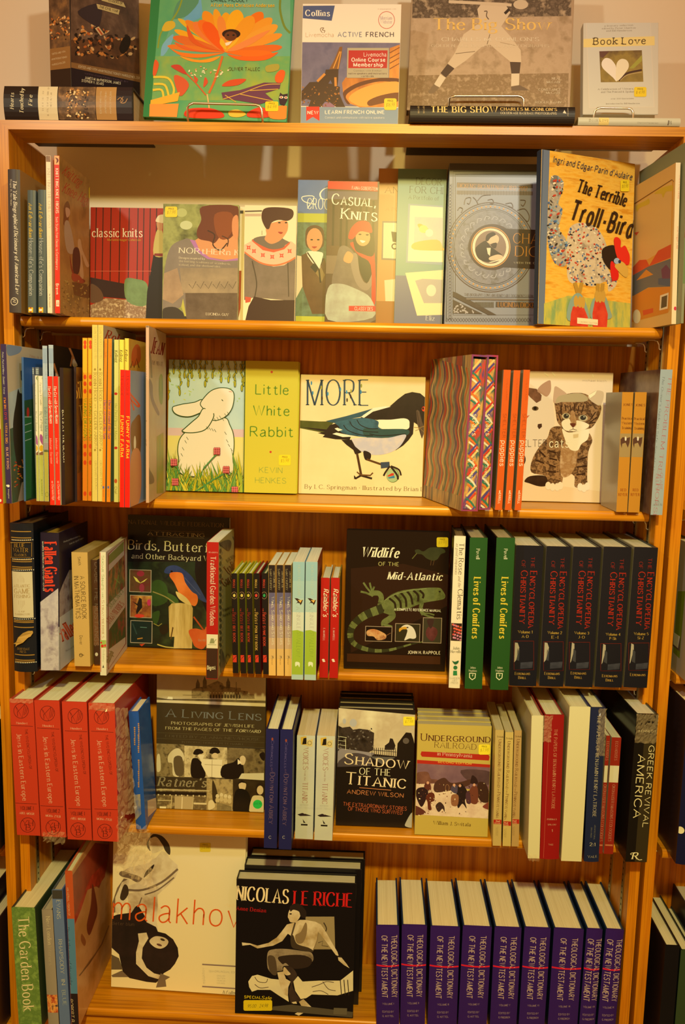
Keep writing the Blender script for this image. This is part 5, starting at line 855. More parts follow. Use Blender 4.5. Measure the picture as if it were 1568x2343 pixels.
b.z(0, 1170, 5.227).P_('#a89890/#c0b0a0/#7a6468@30', '470,1080 620,980 760,920 760,1900 470,1900').B('#b8a898/#c8bcae@20', 1380, 1900); tall(b, ('Fallen Giants', 530, 370, 538, 960, 140, '#d83c20', 'S'), ('MAURICE ISSERMAN AND STEWART WEAVER', 502, 362, 512, 952, 16, '#d8cca8', 'H')); b.O('#6a5a5c', 5, 596, 1682, 46, 46).L('#6a5a5c', 8, '570,1660 620,1665 575,1695 625,1705', 1)
b.f('xw').z(0, 1170, 5.227).P_('#8a6a58/#a08878/#6a4c44@30', '700,980 760,850 830,700 860,700 860,1760 700,1860').B('#b0a090/#beb2a2@20', 1150, 1900).T('Fallen', 752, 1560, 960, 1440, 190, '#c8502c', 'S').T('Himalayan Mountaineering', 790, 1680, 1000, 1560, 24, '#5a4a44', 'n').T('Himalayan Mountaineering', 760, 375, 960, 300, 20, '#b0a088', 'i').T('from the Age of Empire', 830, 400, 1000, 325, 20, '#b0a088', 'i').done()
b = S3('thick ochre paperback with a plain spine, third on the third shelf', (170.5, 1511), 207, (163.5, 1264), 3, .14, Y=-.018, name='paperback_book', c='#c89a4c', cr='#b88838', cl='#b88838', pg='#b08a48')
b.z(0, 1170, 5.227); tall(b, ('Smith', 930, 545, 938, 645, 34, '#4a3418', 'h'), ('A SOURCE BOOK', 958, 775, 985, 1288, 52, '#4a3418', 'h'), ('IN MATHEMATICS', 885, 775, 912, 1282, 52, '#4a3418', 'h'), ('Dover', 952, 1485, 955, 1595, 34, '#4a3418', 'h')); b.L('#4a3418', 7, '950,1715 1005,1720').O('#4a3418', 6, 968, 1720, 18, 20).done()
b = S3('dark brown paperback half hidden between the ochre paperback and the white spined garden book', (215, 1511), 229, (208, 1282), 3, .13, Y=-.005, name='paperback_book', c='#3a2414/#54301a@14', pg='#a8803c')
b.z(0, 1170, 5.227).B('#6a4428/#7a4c2c@14', 1130, 1600); tall(b, ('DOBIE THE MUSTANGS', 1135, 612, 1130, 1610, 46, '#8a7458', 'l')); b.E('#c8b48c', 1155, 1710, 18, 22).done()
b = S3('slim white spined paperback of garden produce, its cover bowed outward', (229.5, 1537), 244, (228, 1264), 3, .17, Y=-.066, name='paperback_book', c='#d8c898', cr='#d0b894', pg='#c8b488', yaw=4)
b.z(0, 1170, 5.227).L('#b83a28', 7, '1198,490 1206,1920').L('#b83a28', 7, '1272,490 1276,1920'); tall(b, ('Sugar Snaps', 1216, 530, 1216, 940, 30, '#7a8a40', 'c'), ('and', 1222, 965, 1222, 1040, 18, '#7a8a40', 'c'), ('Strawberries', 1218, 1062, 1222, 1515, 30, '#a8702c', 'c'), ('Bellamy', 1228, 1655, 1228, 1800, 24, '#9a9450', 'n')); b.B('#8aa040/#a8b050@40', 1540, 1632).E('#c83020', 1225, 1610, 18, 18).E('#c83020', 1262, 1605, 16, 16).E('#c83020', 1210, 1570, 12, 12).P_('#3a3424', '1225,1870 1236,1835 1246,1870')
b.f('xw').z(0, 1170, 5.227).L('#9a2c1c', 8, '1296,512 1488,330 1505,1580 1296,1890 1296,512').P_('#8a8a3c', '1300,530 1480,360 1480,470 1300,640').P_('#8a3a24/#5a6a34/#b8783c/#4a2418@22', '1300,720 1485,520 1492,900 1300,1110').P_('#c8b48c', '1300,1120 1494,900 1498,1130 1300,1400').P_('#6a3a1c/#4a5a24/#a8442c@24', '1302,1420 1500,1140 1502,1500 1302,1650').T('SUGAR SNAPS', 1325, 1165, 1480, 960, 66, '#7a8a50', 's').T('STRAWBERRIES', 1312, 1350, 1490, 1110, 70, '#a84424', 's').L('#7a9a40', 10, '1380,920 1420,760').L('#8aa848', 9, '1370,800 1430,860').T('Rudolph', 1300, 1830, 1360, 1690, 60, '#9a8a50', 'I').done()
b = Fo('large dark paperback with a bluebird on a post and three small pictures', (290, 1477), (520, 1490), (283, 1179), 3, .012, Y=.112, tb=4, yaw=-1.5, name='paperback_book', c='#181410', grp=g3, rough=.25)
b.z(275, 1170, 5.227).P_('#24301a/#1c2014/#3a4420@10', '40,600 1200,600 1290,1660 60,1600').P_('#141210', '900,600 1300,620 1290,1300 1030,1200', 1).P_('#344a1c/#2a3c18@14', '380,870 470,820 560,900 560,1080 380,1120', 1).P_('#3a501c', '560,980 660,1020 700,1090 620,1120', 1).P_('#30441a', '390,1220 470,1190 460,1300 420,1360 390,1300', 1)
for t, x0, y0, x1, y1, h, f in (('NATIONAL WILDLIFE FEDERATION', 100, 148, 1235, 192, 48, 'n'), ('ATTRACTING', 330, 282, 1008, 308, 40, 's'), ('Birds, Butterflies', 95, 452, 1290, 500, 112, 's'), ('and Other Backyard Wildlife', 138, 562, 1290, 605, 62, 's')): b.T(t, x0, y0, x1, y1, h, '#c8b478' if h != 48 else '#8a6c3c', f)
b.L('#6a5434', 4, '330,226 1005,250').L('#6a5434', 4, '330,292 1005,322')
for k, (y, c) in enumerate(((692, '#4a2c18/#5a3c20/#6a2420@20'), (998, '#a86428/#7a3c20/#c88c38@24'), (1302, '#14201c/#1e2c24@10'))):
    x0 = 112+k*6; b.R('#a89070', x0, y, x0+260, y+280).R(c, x0+7, y+7, x0+252, y+272)
b.P_('#c8b44c', '158,775 200,800 240,855 300,815 330,800 290,840 240,860 190,835').E('#8a2830', 245, 745, 45, 35).E('#8a3038', 260, 915, 30, 50).P_('#241a14', '145,1075 205,1105 230,1030 260,1050 265,1150 200,1230 190,1200 210,1130', 0).E('#b83050', 345, 1090, 22, 40).E('#c83a24', 230, 1250, 60, 22).L('#5a7a6a', 7, '240,1385 320,1390').L('#a8702c', 14, '205,1525 270,1515').L('#2a3c34', 16, '150,1340 200,1470')
b.P_('#a8843c/#c8a458/#8a6428@40x.15', '580,1140 620,1100 720,1095 850,1110 870,1160 860,1640 640,1640 650,1500 590,1500').P_('#5a3c14', '600,1530 625,1380 640,1390 612,1530')
b.P_('#24304c/#303c58@30', '540,740 540,690 580,655 660,645 740,680 840,760 930,880 1020,1040 1040,1090 960,1060 860,960 760,860 700,760', 1).P_('#c85a1c/#d87028@20', '590,770 620,730 740,740 780,850 860,960 920,1000 930,1070 900,1130 840,1110 720,1000 650,860', 1).P_('#c8a860/#d0a850@20', '665,960 720,980 800,1040 850,1120 780,1100 700,1040', 1).P_('#1c1a20', '535,805 565,765 600,750 570,790', 0).E('#100c0c', 617, 718, 14, 12).L('#4a5068', 6, '770,790 960,1000').L('#8a7a3c', 14, '390,960 540,1020 655,1100', 1)
b.P_('#b84418/#c85a24@20', '820,1430 900,1400 1000,1420 1030,1380 1060,1500 1000,1640 900,1620 860,1540', 1).L('#a84018', 18, '880,1260 1000,1420').L('#8a7a30', 10, '400,1340 460,1370 500,1340').L('#b8a048', 14, '445,1590 540,1620 640,1630', 1).P_('#b83a1c', '230,1590 300,1580 260,1615').P_('#241c10', '470,1390 560,1350 575,1440 500,1470', 1).T('DAVID MIZEJEWSKI', 938, 1552, 1200, 1560, 24, '#a8946c', 's').f('x0').fill('#14100c').done()
b = S3('red and dark brown spined paperback with a botanical cover, in front of the bluebird book', (472, 1544), 499, (473.5, 1241), 3, .165, Y=-.065, name='paperback_book', c='#a81810', cr='#a89450', pg='#d8c8a4')
b.z(275, 1170, 5.227).B('#d8c490', 1472, 1638).B('#3a2214', 1638, 2000); tall(b, ('Traditional Garden Wisdom', 1082, 538, 1075, 1362, 62, '#e0cca0', 's')); b.T('READER\'S', 1060, 497, 1165, 500, 14, '#d8b890', 'h').T('Digest', 1042, 1890, 1142, 1888, 44, '#d8c488', 'H').P_('#8a8450', '1070,1580 1085,1520 1120,1520 1130,1580').L('#8a8450', 6, '1050,1592 1150,1596').L('#8a8450', 7, '1125,1560 1150,1530')
b.f('xw').z(275, 1170, 5.227)
for y in range(400, 1900, 75): b.E('#4a4a30', 1200, y, 14, 30, (y % 50)-20).E('#8a8450', 1215, y+30, 12, 26, 30)
for t, x0, y0, x1, y1, h, c in (('BACK TO BASICS', 1282, 610, 1420, 520, 40, '#6a5a34'), ('Traditional', 1285, 755, 1500, 590, 100, '#7a3c1c'), ('Garden', 1245, 900, 1420, 790, 100, '#7a3c1c'), ('Timeless Tips', 1232, 1200, 1400, 1120, 34, '#5a4a2c'), ('Natural Secrets', 1238, 1260, 1400, 1180, 30, '#5a4a2c')): b.T(t, x0, y0, x1, y1, h, c, 's')
for p in ('1190,380 1240,440 1300,470 1330,380 1290,340', '1340,300 1390,390 1410,350', '1430,330 1480,260 1480,460 1450,580', '1200,1650 1240,1720 1250,1850 1200,1930'): b.P_('#4a4430/#6a6240@40', p, 1)
b.O('#7a6a44', 7, 1285, 1765, 28, 60).done()
for i in range(5):
    x0 = (530, 548, 564.5, 581.5, 599.5)[i]; e = ('#b8a820', '#b8a820', '#b8a820', '#8a1c14', '#1c3c20')[i]; lt = ('#b83a1c', '#a8301c', '#b83a1c', '#c8983c', '#c83a20')[i]
    b = S3(('leftmost of three black farm handbooks with yellow cover edges', 'middle one of three black farm handbooks with yellow cover edges', 'right one of three black farm handbooks with yellow cover edges', 'black farm handbook with red cover edges and gold lettering', 'black farm handbook with green cover edges, rightmost of five')[i], (x0+3, 1524), x0+16.5, (x0-.5, 1313), 3, .125, Y=-.028, c='#16100e', cl=e, cr=e, grp='small black farm handbooks', pg='#d8ccb0', sm='#16100e')
    dx = (0, 97, 182, 282, 385)[i]; b.z(520, 1240, 5.6); tall(b, ('BIGGLE', 75+dx, 482, 72+dx, 592, 26, lt, 'S'), ('THE', 68+dx, 850, 68+dx, 892, 14, lt, 'S'), ('Biggle', 62+dx, 905, 64+dx, 1055, 52, lt if i > 2 else '#8a2414', 'c'), (('BEE BOOK', 'BEE BOOK', 'BEE BOOK', 'POULTRY BOOK', 'SWINE BOOK')[i], 72+dx, 1075, 76+dx, 1285 if i < 3 else 1390 if i == 3 else 1335, 32, lt, 'S'))
    b.O('#a87a48', 4, 90+dx, 685, 34, 44).P_(('#c8a848', '#c8a848', '#b8a030', '#c83a28', '#2c8a44')[i], [(72+dx, 680), (90+dx, 662), (108+dx, 680), (100+dx, 705), (80+dx, 705)]).R('#c8341c', 72+dx, 1450, 122+dx, 1542).L('#16100e', 6, [(74+dx, 1510), (100+dx, 1480), (120+dx, 1460)]).done()
for i in range(3):
    x0 = (615, 633.5, 651.8)[i]
    b = S3(f'slim paperback fading from violet to gold below a dark head band, {("left", "middle", "right")[i]} one of three', (x0+.5, 1527.5), x0+16.8, (x0-.8, 1293), 3, .13, Y=-.034, name='paperback_book', c='#e0a850', grp='violet to gold paperbacks', pg='#dccca8')
    dx = (0, 106, 205)[i]; b.z(520, 1240, 5.6).B('#241a18', 280, 650).B('#5e5464', 650, 790).B('#7a6670', 790, 930).B('#947a74', 930, 1080).B('#a88a70', 1080, 1230).B('#c09868', 1230, 1370).B('#d4a458', 1370, 1500)
    tall(b, ('ANTOINE DE', 590+dx, 375, 592+dx, 590, 24, '#a8905c', 's'), ('SAINT-EXUPERY', 545+dx, 345, 548+dx, 618, 24, '#a8905c', 's'), ('Wind, Sand and Stars', 565+dx, 705, 572+dx, 1315, 36, '#e0cca0', 'c'), ('Harcourt', 570+dx, 1495, 570+dx, 1575, 14, '#6a4a2c', 'h')); b.T('3', 562+dx, 1490, 592+dx, 1490, 30, '#3a2c24', 'S').done()
for i in range(2):
    x0 = (667.5, 697)[i]
    b = S3(f'sky blue and lime paperback with a swallow on its spine, {("left", "right")[i]} one of two alike', (x0, 1537.5), x0+27, (x0+3, 1286), 3, .15, Y=-.052, name='paperback_book', c='#a8b8b0', cr='#8a2a1c' if i else '#a8b8b0', grp='swallow paperbacks', pg='#dccaa4')
    dx = (0, 168)[i]; b.z(520, 1240, 5.6).B('#90acb0', 240, 500).B('#9cb2b0', 500, 720).B('#c8c4ac', 900, 1140).B('#98a82c', 1160, 1700).P_('#98a82c', [(822+dx, 1135), (900+dx, 1128), (985+dx, 1155), (985+dx, 1180), (822+dx, 1180)])
    tall(b, ('HORATIO CLARE', 905+dx, 300, 905+dx, 695, 36, '#b8b488', 'n'), ('A SINGLE', 888+dx, 830, 895+dx, 1118, 44, '#a89880', 'n'), ('SWALLOW', 895+dx, 1150, 885+dx, 1470, 48, '#7a8a30', 'n')); b.P_('#3a2418', [(862+dx, 720), (900+dx, 722), (940+dx, 745), (972+dx, 742), (955+dx, 790), (940+dx, 810), (930+dx, 785), (900+dx, 780), (882+dx, 790), (905+dx, 765)]).P_('#d8a040', [(905+dx, 745), (960+dx, 745), (940+dx, 780)])
    b.P_('#d8d4a8', [(872+dx, 1545), (895+dx, 1535), (930+dx, 1550), (925+dx, 1605), (905+dx, 1575), (875+dx, 1595)], 1).done()
for i in range(2):
    x0 = (731.5, 754.3)[i]
    b = S3(f'small red hardcover with white script on its spine, {("left", "right")[i]} one of two alike', (x0, 1528.5), x0+20, (x0+3.5, 1323), 3, .125, Y=-.036, c='#b01810', cr='#a88a2c/#8a6a24/#b89a3c@30' if i else '#d8c8a0', cl='#c8842c', grp='small red script hardcovers', pg='#d8c8a4')
    dx = (0, 125)[i]; b.z(520, 1240, 5.6); tall(b, ('The', 1280+dx, 690, 1280+dx, 722, 16, '#d8b088', 'n'), ("Rambler's", 1238+dx, 600, 1230+dx, 955, 62, '#e8d4b0', 'I'), ('Countryside Companion', 1208+dx, 715, 1206+dx, 950, 16, '#c87058', 'n'), ('E. MANSELL', 1232+dx, 1105, 1228+dx, 1265, 24, '#d8b898', 's')); b.E('#e0c8a0', 1232+dx, 1510, 18, 12).E('#e0c8a0', 1240+dx, 1528, 18, 10).done()
b = Fo('dark glossy hardcover with a striped lizard curling round three small animal pictures', (787, 1516), (1019, 1521), (795, 1213), 3, .018, Y=.02, tb=2, yaw=.5, c='#180e08', grp=g3, rough=.2)
LZ = '#5a5c2c/#6a6c34/#44461e@40'; b.z(780, 1190, 5.6).P_('#2a160c', '130,620 800,560 1390,700 1380,1100 130,1700')
b.P_(LZ, '555,1030 640,960 760,910 900,885 1060,870 1160,865 1270,870 1310,910 1340,970 1320,1010 1240,1030 1110,1050 1000,1080 880,1130 760,1160 620,1165 520,1130 470,1075', 1)
tl_ = pts('520,1080 420,1100 320,1150 220,1220 130,1310 85,1420 85,1500 120,1590 200,1650 320,1690 450,1705 580,1700 720,1670 860,1620 1000,1570 1050,1555'); t2_ = pts('1050,1560 1000,1580 860,1645 720,1695 580,1700')
sp_ = crom(pts('540,1130 430,1170 320,1215 210,1290 140,1380 122,1480 150,1560 230,1620 350,1660 480,1675 620,1665 760,1630 900,1590 1045,1560'), 3); n_ = len(sp_)
for k in range(n_-1):
    w = 110*(1-k/n_)+8; b.L(LZ if (k//2) % 2 else '#2e2e16', w, [sp_[k], sp_[k+1]])
b.L(LZ, 66, '510,1060 520,990 490,940 420,935 380,960', 1).L(LZ, 26, '390,960 320,930 255,915').L(LZ, 24, '380,920 330,860 290,800').L(LZ, 24, '400,910 385,860 372,800').L(LZ, 24, '410,900 430,850').L(LZ, 80, '560,1150 640,1180 665,1225 620,1270 560,1310 560,1350', 1).L(LZ, 36, '560,1340 660,1370').L(LZ, 50, '1040,1060 1025,1140 1060,1210', 1).L(LZ, 26, '1050,1200 1120,1230 1190,1250').L(LZ, 18, '1060,1190 1130,1195 1200,1215')
for p in ('620,1000 690,1060 700,1130', '690,960 760,1040 770,1130', '770,930 830,1010 840,1110', '850,910 900,980 920,1080', '930,900 990,960 990,1040', '1010,900 1060,950 1050,1000'): b.L('#241c0e', 26, p, 1)
b.L('#8a8c4c', 7, '560,1030 700,950 900,900 1100,880', 1).E('#1c160c', 1268, 915, 12, 10)
b.P_('#2e3018/#3a3a1c@40', '950,385 1000,375 1060,400 1150,350 1300,360 1340,410 1280,440 1240,500 1180,520 1100,490 1040,440 970,430', 1).L('#5a5424', 12, '975,425 915,495').L('#4a3018', 9, '1160,510 1150,580').L('#4a3018', 9, '1200,510 1180,580')
for x0, y0, x1, y1, c in ((316, 1355, 655, 1560, '#140c08'), (700, 1320, 1012, 1565, '#2e2814'), (1055, 1245, 1287, 1580, '#3a3420')): b.R('#a88a64', x0, y0, x1, y1).R(c, x0+7, y0+7, x1-7, y1-7)
b.P_('#b87038/#d09858/#8a4420@60', '330,1430 370,1400 450,1400 560,1450 585,1490 560,1525 470,1535 420,1490 345,1480', 1).L('#7a4a28', 7, '580,1480 640,1445').P_('#d8c4a0', '770,1390 800,1350 860,1340 920,1370 955,1430 965,1500 930,1520 880,1515 815,1540 840,1470 850,1400', 1).P_('#c88c24', '745,1410 760,1380 830,1365 845,1395 790,1400 755,1430', 1).E('#2a1c10', 855, 1375, 14, 8).P_('#4a201c/#6a342c@40', '1110,1380 1160,1360 1225,1390 1240,1450 1200,1530 1160,1550 1105,1500 1090,1440', 1).P_('#3a241c', '1105,1280 1190,1270 1170,1370 1140,1380', 1)
b.T('Wildlife', 262, 468, 738, 482, 125, '#e8d4a8', 'I').T('OF THE', 482, 582, 745, 588, 46, '#9a8a48', 'H').T('Mid-Atlantic', 598, 758, 1298, 772, 95, '#e8d4a8', 'I').T('A COMPLETE REFERENCE MANUAL', 685, 1155, 1285, 1175, 30, '#d8c898', 'H').T('JOHN H. RAPPOLE', 858, 1710, 1275, 1718, 38, '#d8c090', 'H').B('#3e200e', 1725, 1830, .03, .95)
b.sticker(1228, 220, 1376, 345, '$9.98', c='#c8a418').done()
b = S3('slim white spined book with flowers, standing between the lizard book and two green spines', (1027, 1573), 1053, (1040, 1227), 3, .13, Y=-.068, yaw=-3, c='#e4cc9c', cl='#241c10', cr='#1c1810', pg='#7a5c34', bul=.001)
b.z(1020, 1180, 5.6); tall(b, ('The Rose', 178, 345, 162, 752, 62, '#3a2c1c', 's'), ('and the', 162, 772, 160, 915, 36, '#6a5434', 'i'), ('Clematis', 158, 940, 142, 1325, 66, '#3a2c1c', 's'), ('as good companions', 135, 355, 118, 752, 34, '#7a6444', 'i')); b.B('#2a1c14/#3a2418@40', 1378, 1605)
for k in range(26): b.E(('#d85a34', '#c84838', '#c87a84', '#b86a74')[k % 4], 95+(k*37) % 115, 1395+(k*53) % 200, 14, 13)
b.T('John', 92, 1712, 175, 1715, 34, '#5a4a30', 's').T('Howells', 65, 1755, 195, 1758, 34, '#5a4a30', 's').P_('#1c5a2c', '85,1858 120,1870 165,1855 160,1885 125,1905 100,1885', 1).E('#2c6a34', 125, 1945, 26, 26).P_('#2c7a3c', '98,1985 145,1985 148,2045 95,2045').T('GARDEN', 52, 2092, 178, 2094, 24, '#8a7a58', 'n').T('ART', 85, 2122, 150, 2124, 24, '#8a7a58', 'n').T('PRESS', 70, 2152, 160, 2154, 24, '#8a7a58', 'n').done()
for i in range(2):
    b = S3(('dark green hardcover with yellow title, left one of two alike', 'dark green hardcover with yellow title, right one of two alike')[i], ((1061, 1577), (1122, 1578))[i], (1104, 1164)[i], ((1073, 1231), (1137, 1231))[i], 3, .165, Y=-.07, c='#1e4a1a', cl='#0c0c0c', cr='#14200f', grp='dark green conifer hardcovers', bul=.001, pg='#a88c5c')
    b.z(1020, 1180, 5.6); dx = (0, 355)[i]; tall(b, ('Powell', 395+dx, 425, 392+dx, 555, 44, '#e0d0a0', 's'), ('Lives of Conifers', 365+dx, 788, 338+dx*.985, 1572, 86, '#d8b430', 'S'))
    dx = (0, 345)[i]; b.T('Johns', 315+dx, 1958, 385+dx, 1960, 26, '#d8c898', 's').T('Hopkins', 298+dx, 1998, 400+dx, 2000, 26, '#d8c898', 's').P_('#e0d4ac', [(303+dx, 2012), (388+dx, 2018), (382+dx, 2080), (340+dx, 2108), (302+dx, 2075)]).P_('#1e4a1a', [(312+dx, 2022), (378+dx, 2026), (372+dx, 2076), (340+dx, 2096), (312+dx, 2070)]).T('jh', 320+dx, 2072, 368+dx, 2075, 40, '#e0d4ac', 'S').done()
for i in range(5):
    bl, rx, tl = (((1166, 1570), 1228, (1182, 1249)), ((1234.5, 1571), 1290, (1251.5, 1251)), ((1293.5, 1572), 1357, (1313, 1252)), ((1361, 1574), 1424, (1382.5, 1252)), ((1428, 1572), 1482, (1452.5, 1253)))[i]
    b = S3(f'thick near-black volume with red spine title, {("first", "second", "third", "fourth", "fifth")[i]} from the left in the set of five', bl, rx, tl, 3, .185, Y=-.045+i*.003, c='#12161c', cl='#a89468', cr='#14161a', grp='five near-black encyclopedia volumes', bul=.0015, pg='#d8c090', rough=.3, sm='#12161c')
    R_ = '#a82414'
    if i < 2:
        dx = (0, 380)[i]; dy = (0, 10)[i]; b.z(1020, 1180, 5.6); k = 1
    else: dx = (-985+5, -592, -240)[i-2]; dy = (-5, 12, 5)[i-2]; b.z(1280, 1180, 5.444)
    if i < 2:
        tall(b, ('THE', 1098+dx, 525+dy, 1095+dx, 668+dy, 44, R_, 'n'), ('Encyclopedia', 1088+dx, 708+dy, 1058+dx, 1432+dy, 84, R_, 'c'), ('OF', 978+dx, 570+dy, 975+dx, 665+dy, 44, R_, 'n'), ('Christianity', 970+dx, 700+dy, 945+dx, 1375+dy, 84, R_, 'c'))
        b.T(f'Volume {i+1}', 930+dx, 1505+dy, 1112+dx, 1508+dy, 34, '#c89c3c', 's').T(('A-D', 'E-I')[i], 978+dx, 1562+dy, 1062+dx, 1564+dy, 34, '#c89c3c', 's').box('#6a1c14', 6, 878+dx, 1605+dy, 1130+dx, 1975+dy).P_('#a89878', [(890+dx, 1625), (925+dx, 1630), (945+dx, 1690), (905+dx, 1850), (880+dx, 1880)]).P_('#3a3a3a', [(925+dx, 1690), (950+dx, 1720), (940+dx, 1860), (910+dx, 1850)]).P_('#282a30/#3c3c40@60', [(960+dx, 1880), (1120+dx, 1870), (1110+dx, 1950), (955+dx, 1960)]).T('Eerdmans', 888+dx, 2038, 1082+dx, 2040, 34, '#b88c38', 'c').T('Brill', 932+dx, 2090, 1032+dx, 2092, 34, '#b88c38', 'c')
    else:
        j = i-2; ox = (0, 393, 745)[j]; tall(b, ('THE', 368+ox, 522+dy, 362+ox, 662+dy, 44, R_, 'n'), ('Encyclopedia', 358+ox, 700+dy, 318+ox, 1405+dy, 82, R_, 'c'), ('OF', 255+ox, 568+dy, 250+ox, 652+dy, 44, R_, 'n'), ('Christianity', 248+ox, 690+dy, 212+ox, 1352+dy, 82, R_, 'c'))
        b.T(f'Volume {i+1}', 192+ox*.995, 1480+dy, 372+ox*.995, 1484+dy, 32, '#c89c3c', 's').T(('J-O', 'P-Sh', 'Si-Z')[j], 238+ox*.99, 1532+dy, 318+ox*.99, 1534+dy, 32, '#c89c3c', 's'); o2 = (0, 390, 740)[j]; b.box('#6a1c14', 6, 128+o2, 1580+dy, 382+o2, 1920+dy).P_('#a89878', [(160+o2, 1585+dy), (190+o2, 1600+dy), (190+o2, 1660+dy), (150+o2, 1820+dy), (138+o2, 1840+dy)]).P_('#3a3a3a', [(180+o2, 1660+dy), (210+o2, 1690+dy), (205+o2, 1830+dy), (165+o2, 1810+dy)]).P_('#282a30/#3c3c40@60', [(215+o2, 1840+dy), (370+o2, 1825+dy), (360+o2, 1900+dy), (210+o2, 1910+dy)]).T('Eerdmans', 145+o2, 1985+dy*2, 335+o2, 1988+dy*2, 32, '#b88c38', 'c')
        if j < 2: b.T('Brill', 190+o2, 2038+dy*2, 285+o2, 2040+dy*2, 32, '#b88c38', 'c')
    b.done()
# ------------------------------------------------------------------ row 4
g4 = 'books on the fourth shelf from the top'
def S4(*a, **k): k.setdefault('grp', g4); return Sp(*a, **k)
clear = bpy.data.materials.new('cling_film'); clear.use_nodes = True
_nt = clear.node_tree; _b = _nt.nodes['Principled BSDF']; _b.inputs['Roughness'].default_value = .12; _b.inputs['Base Color'].default_value = (.9, .85, .75, 1); _b.inputs['Alpha'].default_value = .16; _b.inputs['Specular IOR Level'].default_value = .8
def film(b, pts_, nu, nv, amp, seed):
    """crumpled film: a noisy sheet between four local corners"""
    rnd = random.Random(seed); A, B_, C_, D = [V(p) for p in pts_]; m = MB(); vs = []
    nrm = (B_-A).cross(D-A).normalized()
    for j in range(nv+1):
        for i in range(nu+1):
            u, v = i/nu, j/nv; p = A*(1-u)*(1-v)+B_*u*(1-v)+C_*u*v+D*(1-u)*v
            e = 0 if (i == 0 and j == 0) else 1
            vs.append(p+nrm*rnd.uniform(-amp, amp)*e+V((rnd.uniform(-1, 1), rnd.uniform(-1, 1), rnd.uniform(-1, 1)))*amp*.5*e)
    fs = []
    for j in range(nv):
        for i in range(nu): a = j*(nu+1)+i; fs += [(a, a+1, a+nu+2), (a, a+nu+2, a+nu+1)]
    m.add(vs, fs, clear); return m
for i in range(4):
    bl, rx, tl = (((39, 1911), 93, (21.5, 1600)), ((95, 1917), 152, (78, 1603)), ((155, 1922), 211, (141.5, 1606)), ((213, 1926), 272.5, (202, 1609)))[i]
    b = S4(f'thick orange-red encyclopedia volume, {("first", "second", "third", "fourth")[i]} from the left in the row of four', bl, rx, tl, 4, .2, Y=(-.054, -.056, -.062, -.063)[i], c='#b8341a', cl='#a82c16', cr='#a02a16', grp='orange-red encyclopedia volumes', pg='#d8c8a8', rough=.3, yaw=-2.4)
    b.z(0, 1540, 3.733); x = (180, 405, 643, 867)[i]; y = (322, 345, 368, 372)[i]; o = (0, 222, 430, 655)[i]; q = y-322; D = '#3a1410'
    b.O(D, 3.5, x, y, 62, 64).L(D, 3.5, [(x-48, y-40), (x-30, y+10), (x+28, y-52)]).L(D, 3.5, [(x-40, y-30), (x+10, y+62), (x+30, y-50)]).L(D, 3.5, [(x-32, y+8), (x-30, y+48)]).L(D, 3, [(x+44, y-40), (x+26, y+38)]).L(D, 3, [(x+54, y-25), (x+40, y+30)])
    b.T('Hundert', x-40, y+112, x+55, y+116, 18, '#d8a070', 's').L(D, 3, [(x-88, y+124), (x+102, y+134)])
    b.T('THE YIVO ENCYCLOPEDIA OF', x+32, y+158, x+72, y+500, 21, '#4a1810', 'h').T('Jews in Eastern Europe', x-38, y+196+(i == 3)*4, x+14, y+768, 40, '#d8b080', 'n')
    dx = (15, 15, 0, 0)[i]; b.L(D, 3, [(x-60, y+788), (x+150-dx, y+796)]).T(f'VOLUME {i % 2+1}', x-8+(i > 1)*(-30), y+845, x+105-(i > 1)*25, y+848, 30, '#3a1410', 'h').T(('ABEL-MOGR', 'MOHA-ZYLB')[i % 2], x-14-(i > 1)*25, y+880, x+112-(i > 1)*25, y+890, 18, '#d8a878', 's')
    x2 = (237, 455, 667, 896)[i]; y2 = (1297, 1317, 1340, 1352)[i]; b.O(D, 3.5, x2, y2, 62, 62).T('YH', x2-45, y2+5, x2+45, y2+7, 44, '#3a1410', 'n').T('B', x2-15, y2+45, x2+25, y2+46, 50, '#3a1410', 'n')
    if i == 1: b.part('film_wrap', film(b, [(.004, -.004, -.008), (b.w, -.004, -.012), (b.w, -.002, .012), (.004, -.002, .01)], 16, 5, .004, 3), 'clear crumpled wrap at the foot')
    if i == 3: b.part('film_wrap', film(b, [(b.w-.004, -.012, -.05), (b.w+.075, -.03, -.075), (b.w+.062, -.006, .03), (b.w+.003, -.006, .06)], 22, 22, .0065, 5), 'clear crumpled wrap hanging off the lower corner'); b.part('film_wrap', film(b, [(b.w+.002, -.002, .05), (b.w+.03, .02, .05), (b.w+.012, .03, b.h*.93), (b.w+.001, -.002, b.h*.97)], 10, 30, .0035, 9)); b.part('film_wrap', film(b, [(.002, -.003, b.h-.012), (b.w, -.003, b.h-.014), (b.w, -.0012, b.h), (.002, -.0012, b.h+.001)], 18, 3, .0022, 14))
    if i == 0: b.part('film_wrap', film(b, [(.002, -.0025, b.h-.006), (b.w, -.0025, b.h-.006), (b.w, -.001, b.h+.001), (.002, -.001, b.h+.001)], 18, 2, .0018, 15))
    b.done()
b = S4('blue gilt spined hardcover between the red encyclopedia and the sepia photograph collage', (311, 1888), 334, (293.5, 1630), 4, .082, Y=-.016, c='#24487c', cl='#2a5088', cr='#2a5a94/#1c4478@14', bul=.002, rough=.22)
b.z(0, 1540, 3.733)
for x0, y0, y1 in ((1180, 430, 690), (1182, 740, 985), (1148, 460, 620)):
    for k in range(int((y1-y0)/16)): b.R('#b87c34', x0-4+(k*7) % 6, y0+k*16, x0+9, y0+k*16+11)
b.P_('#a08a5c/#4a5a74@60', '1130,1040 1200,1030 1210,1200 1140,1260').E('#c89a44', 1168, 1165, 22, 30).f('xw').z(0, 1540, 3.733).P_('#c8a47c', '1260,1090 1340,1050 1340,1170 1265,1230').done()
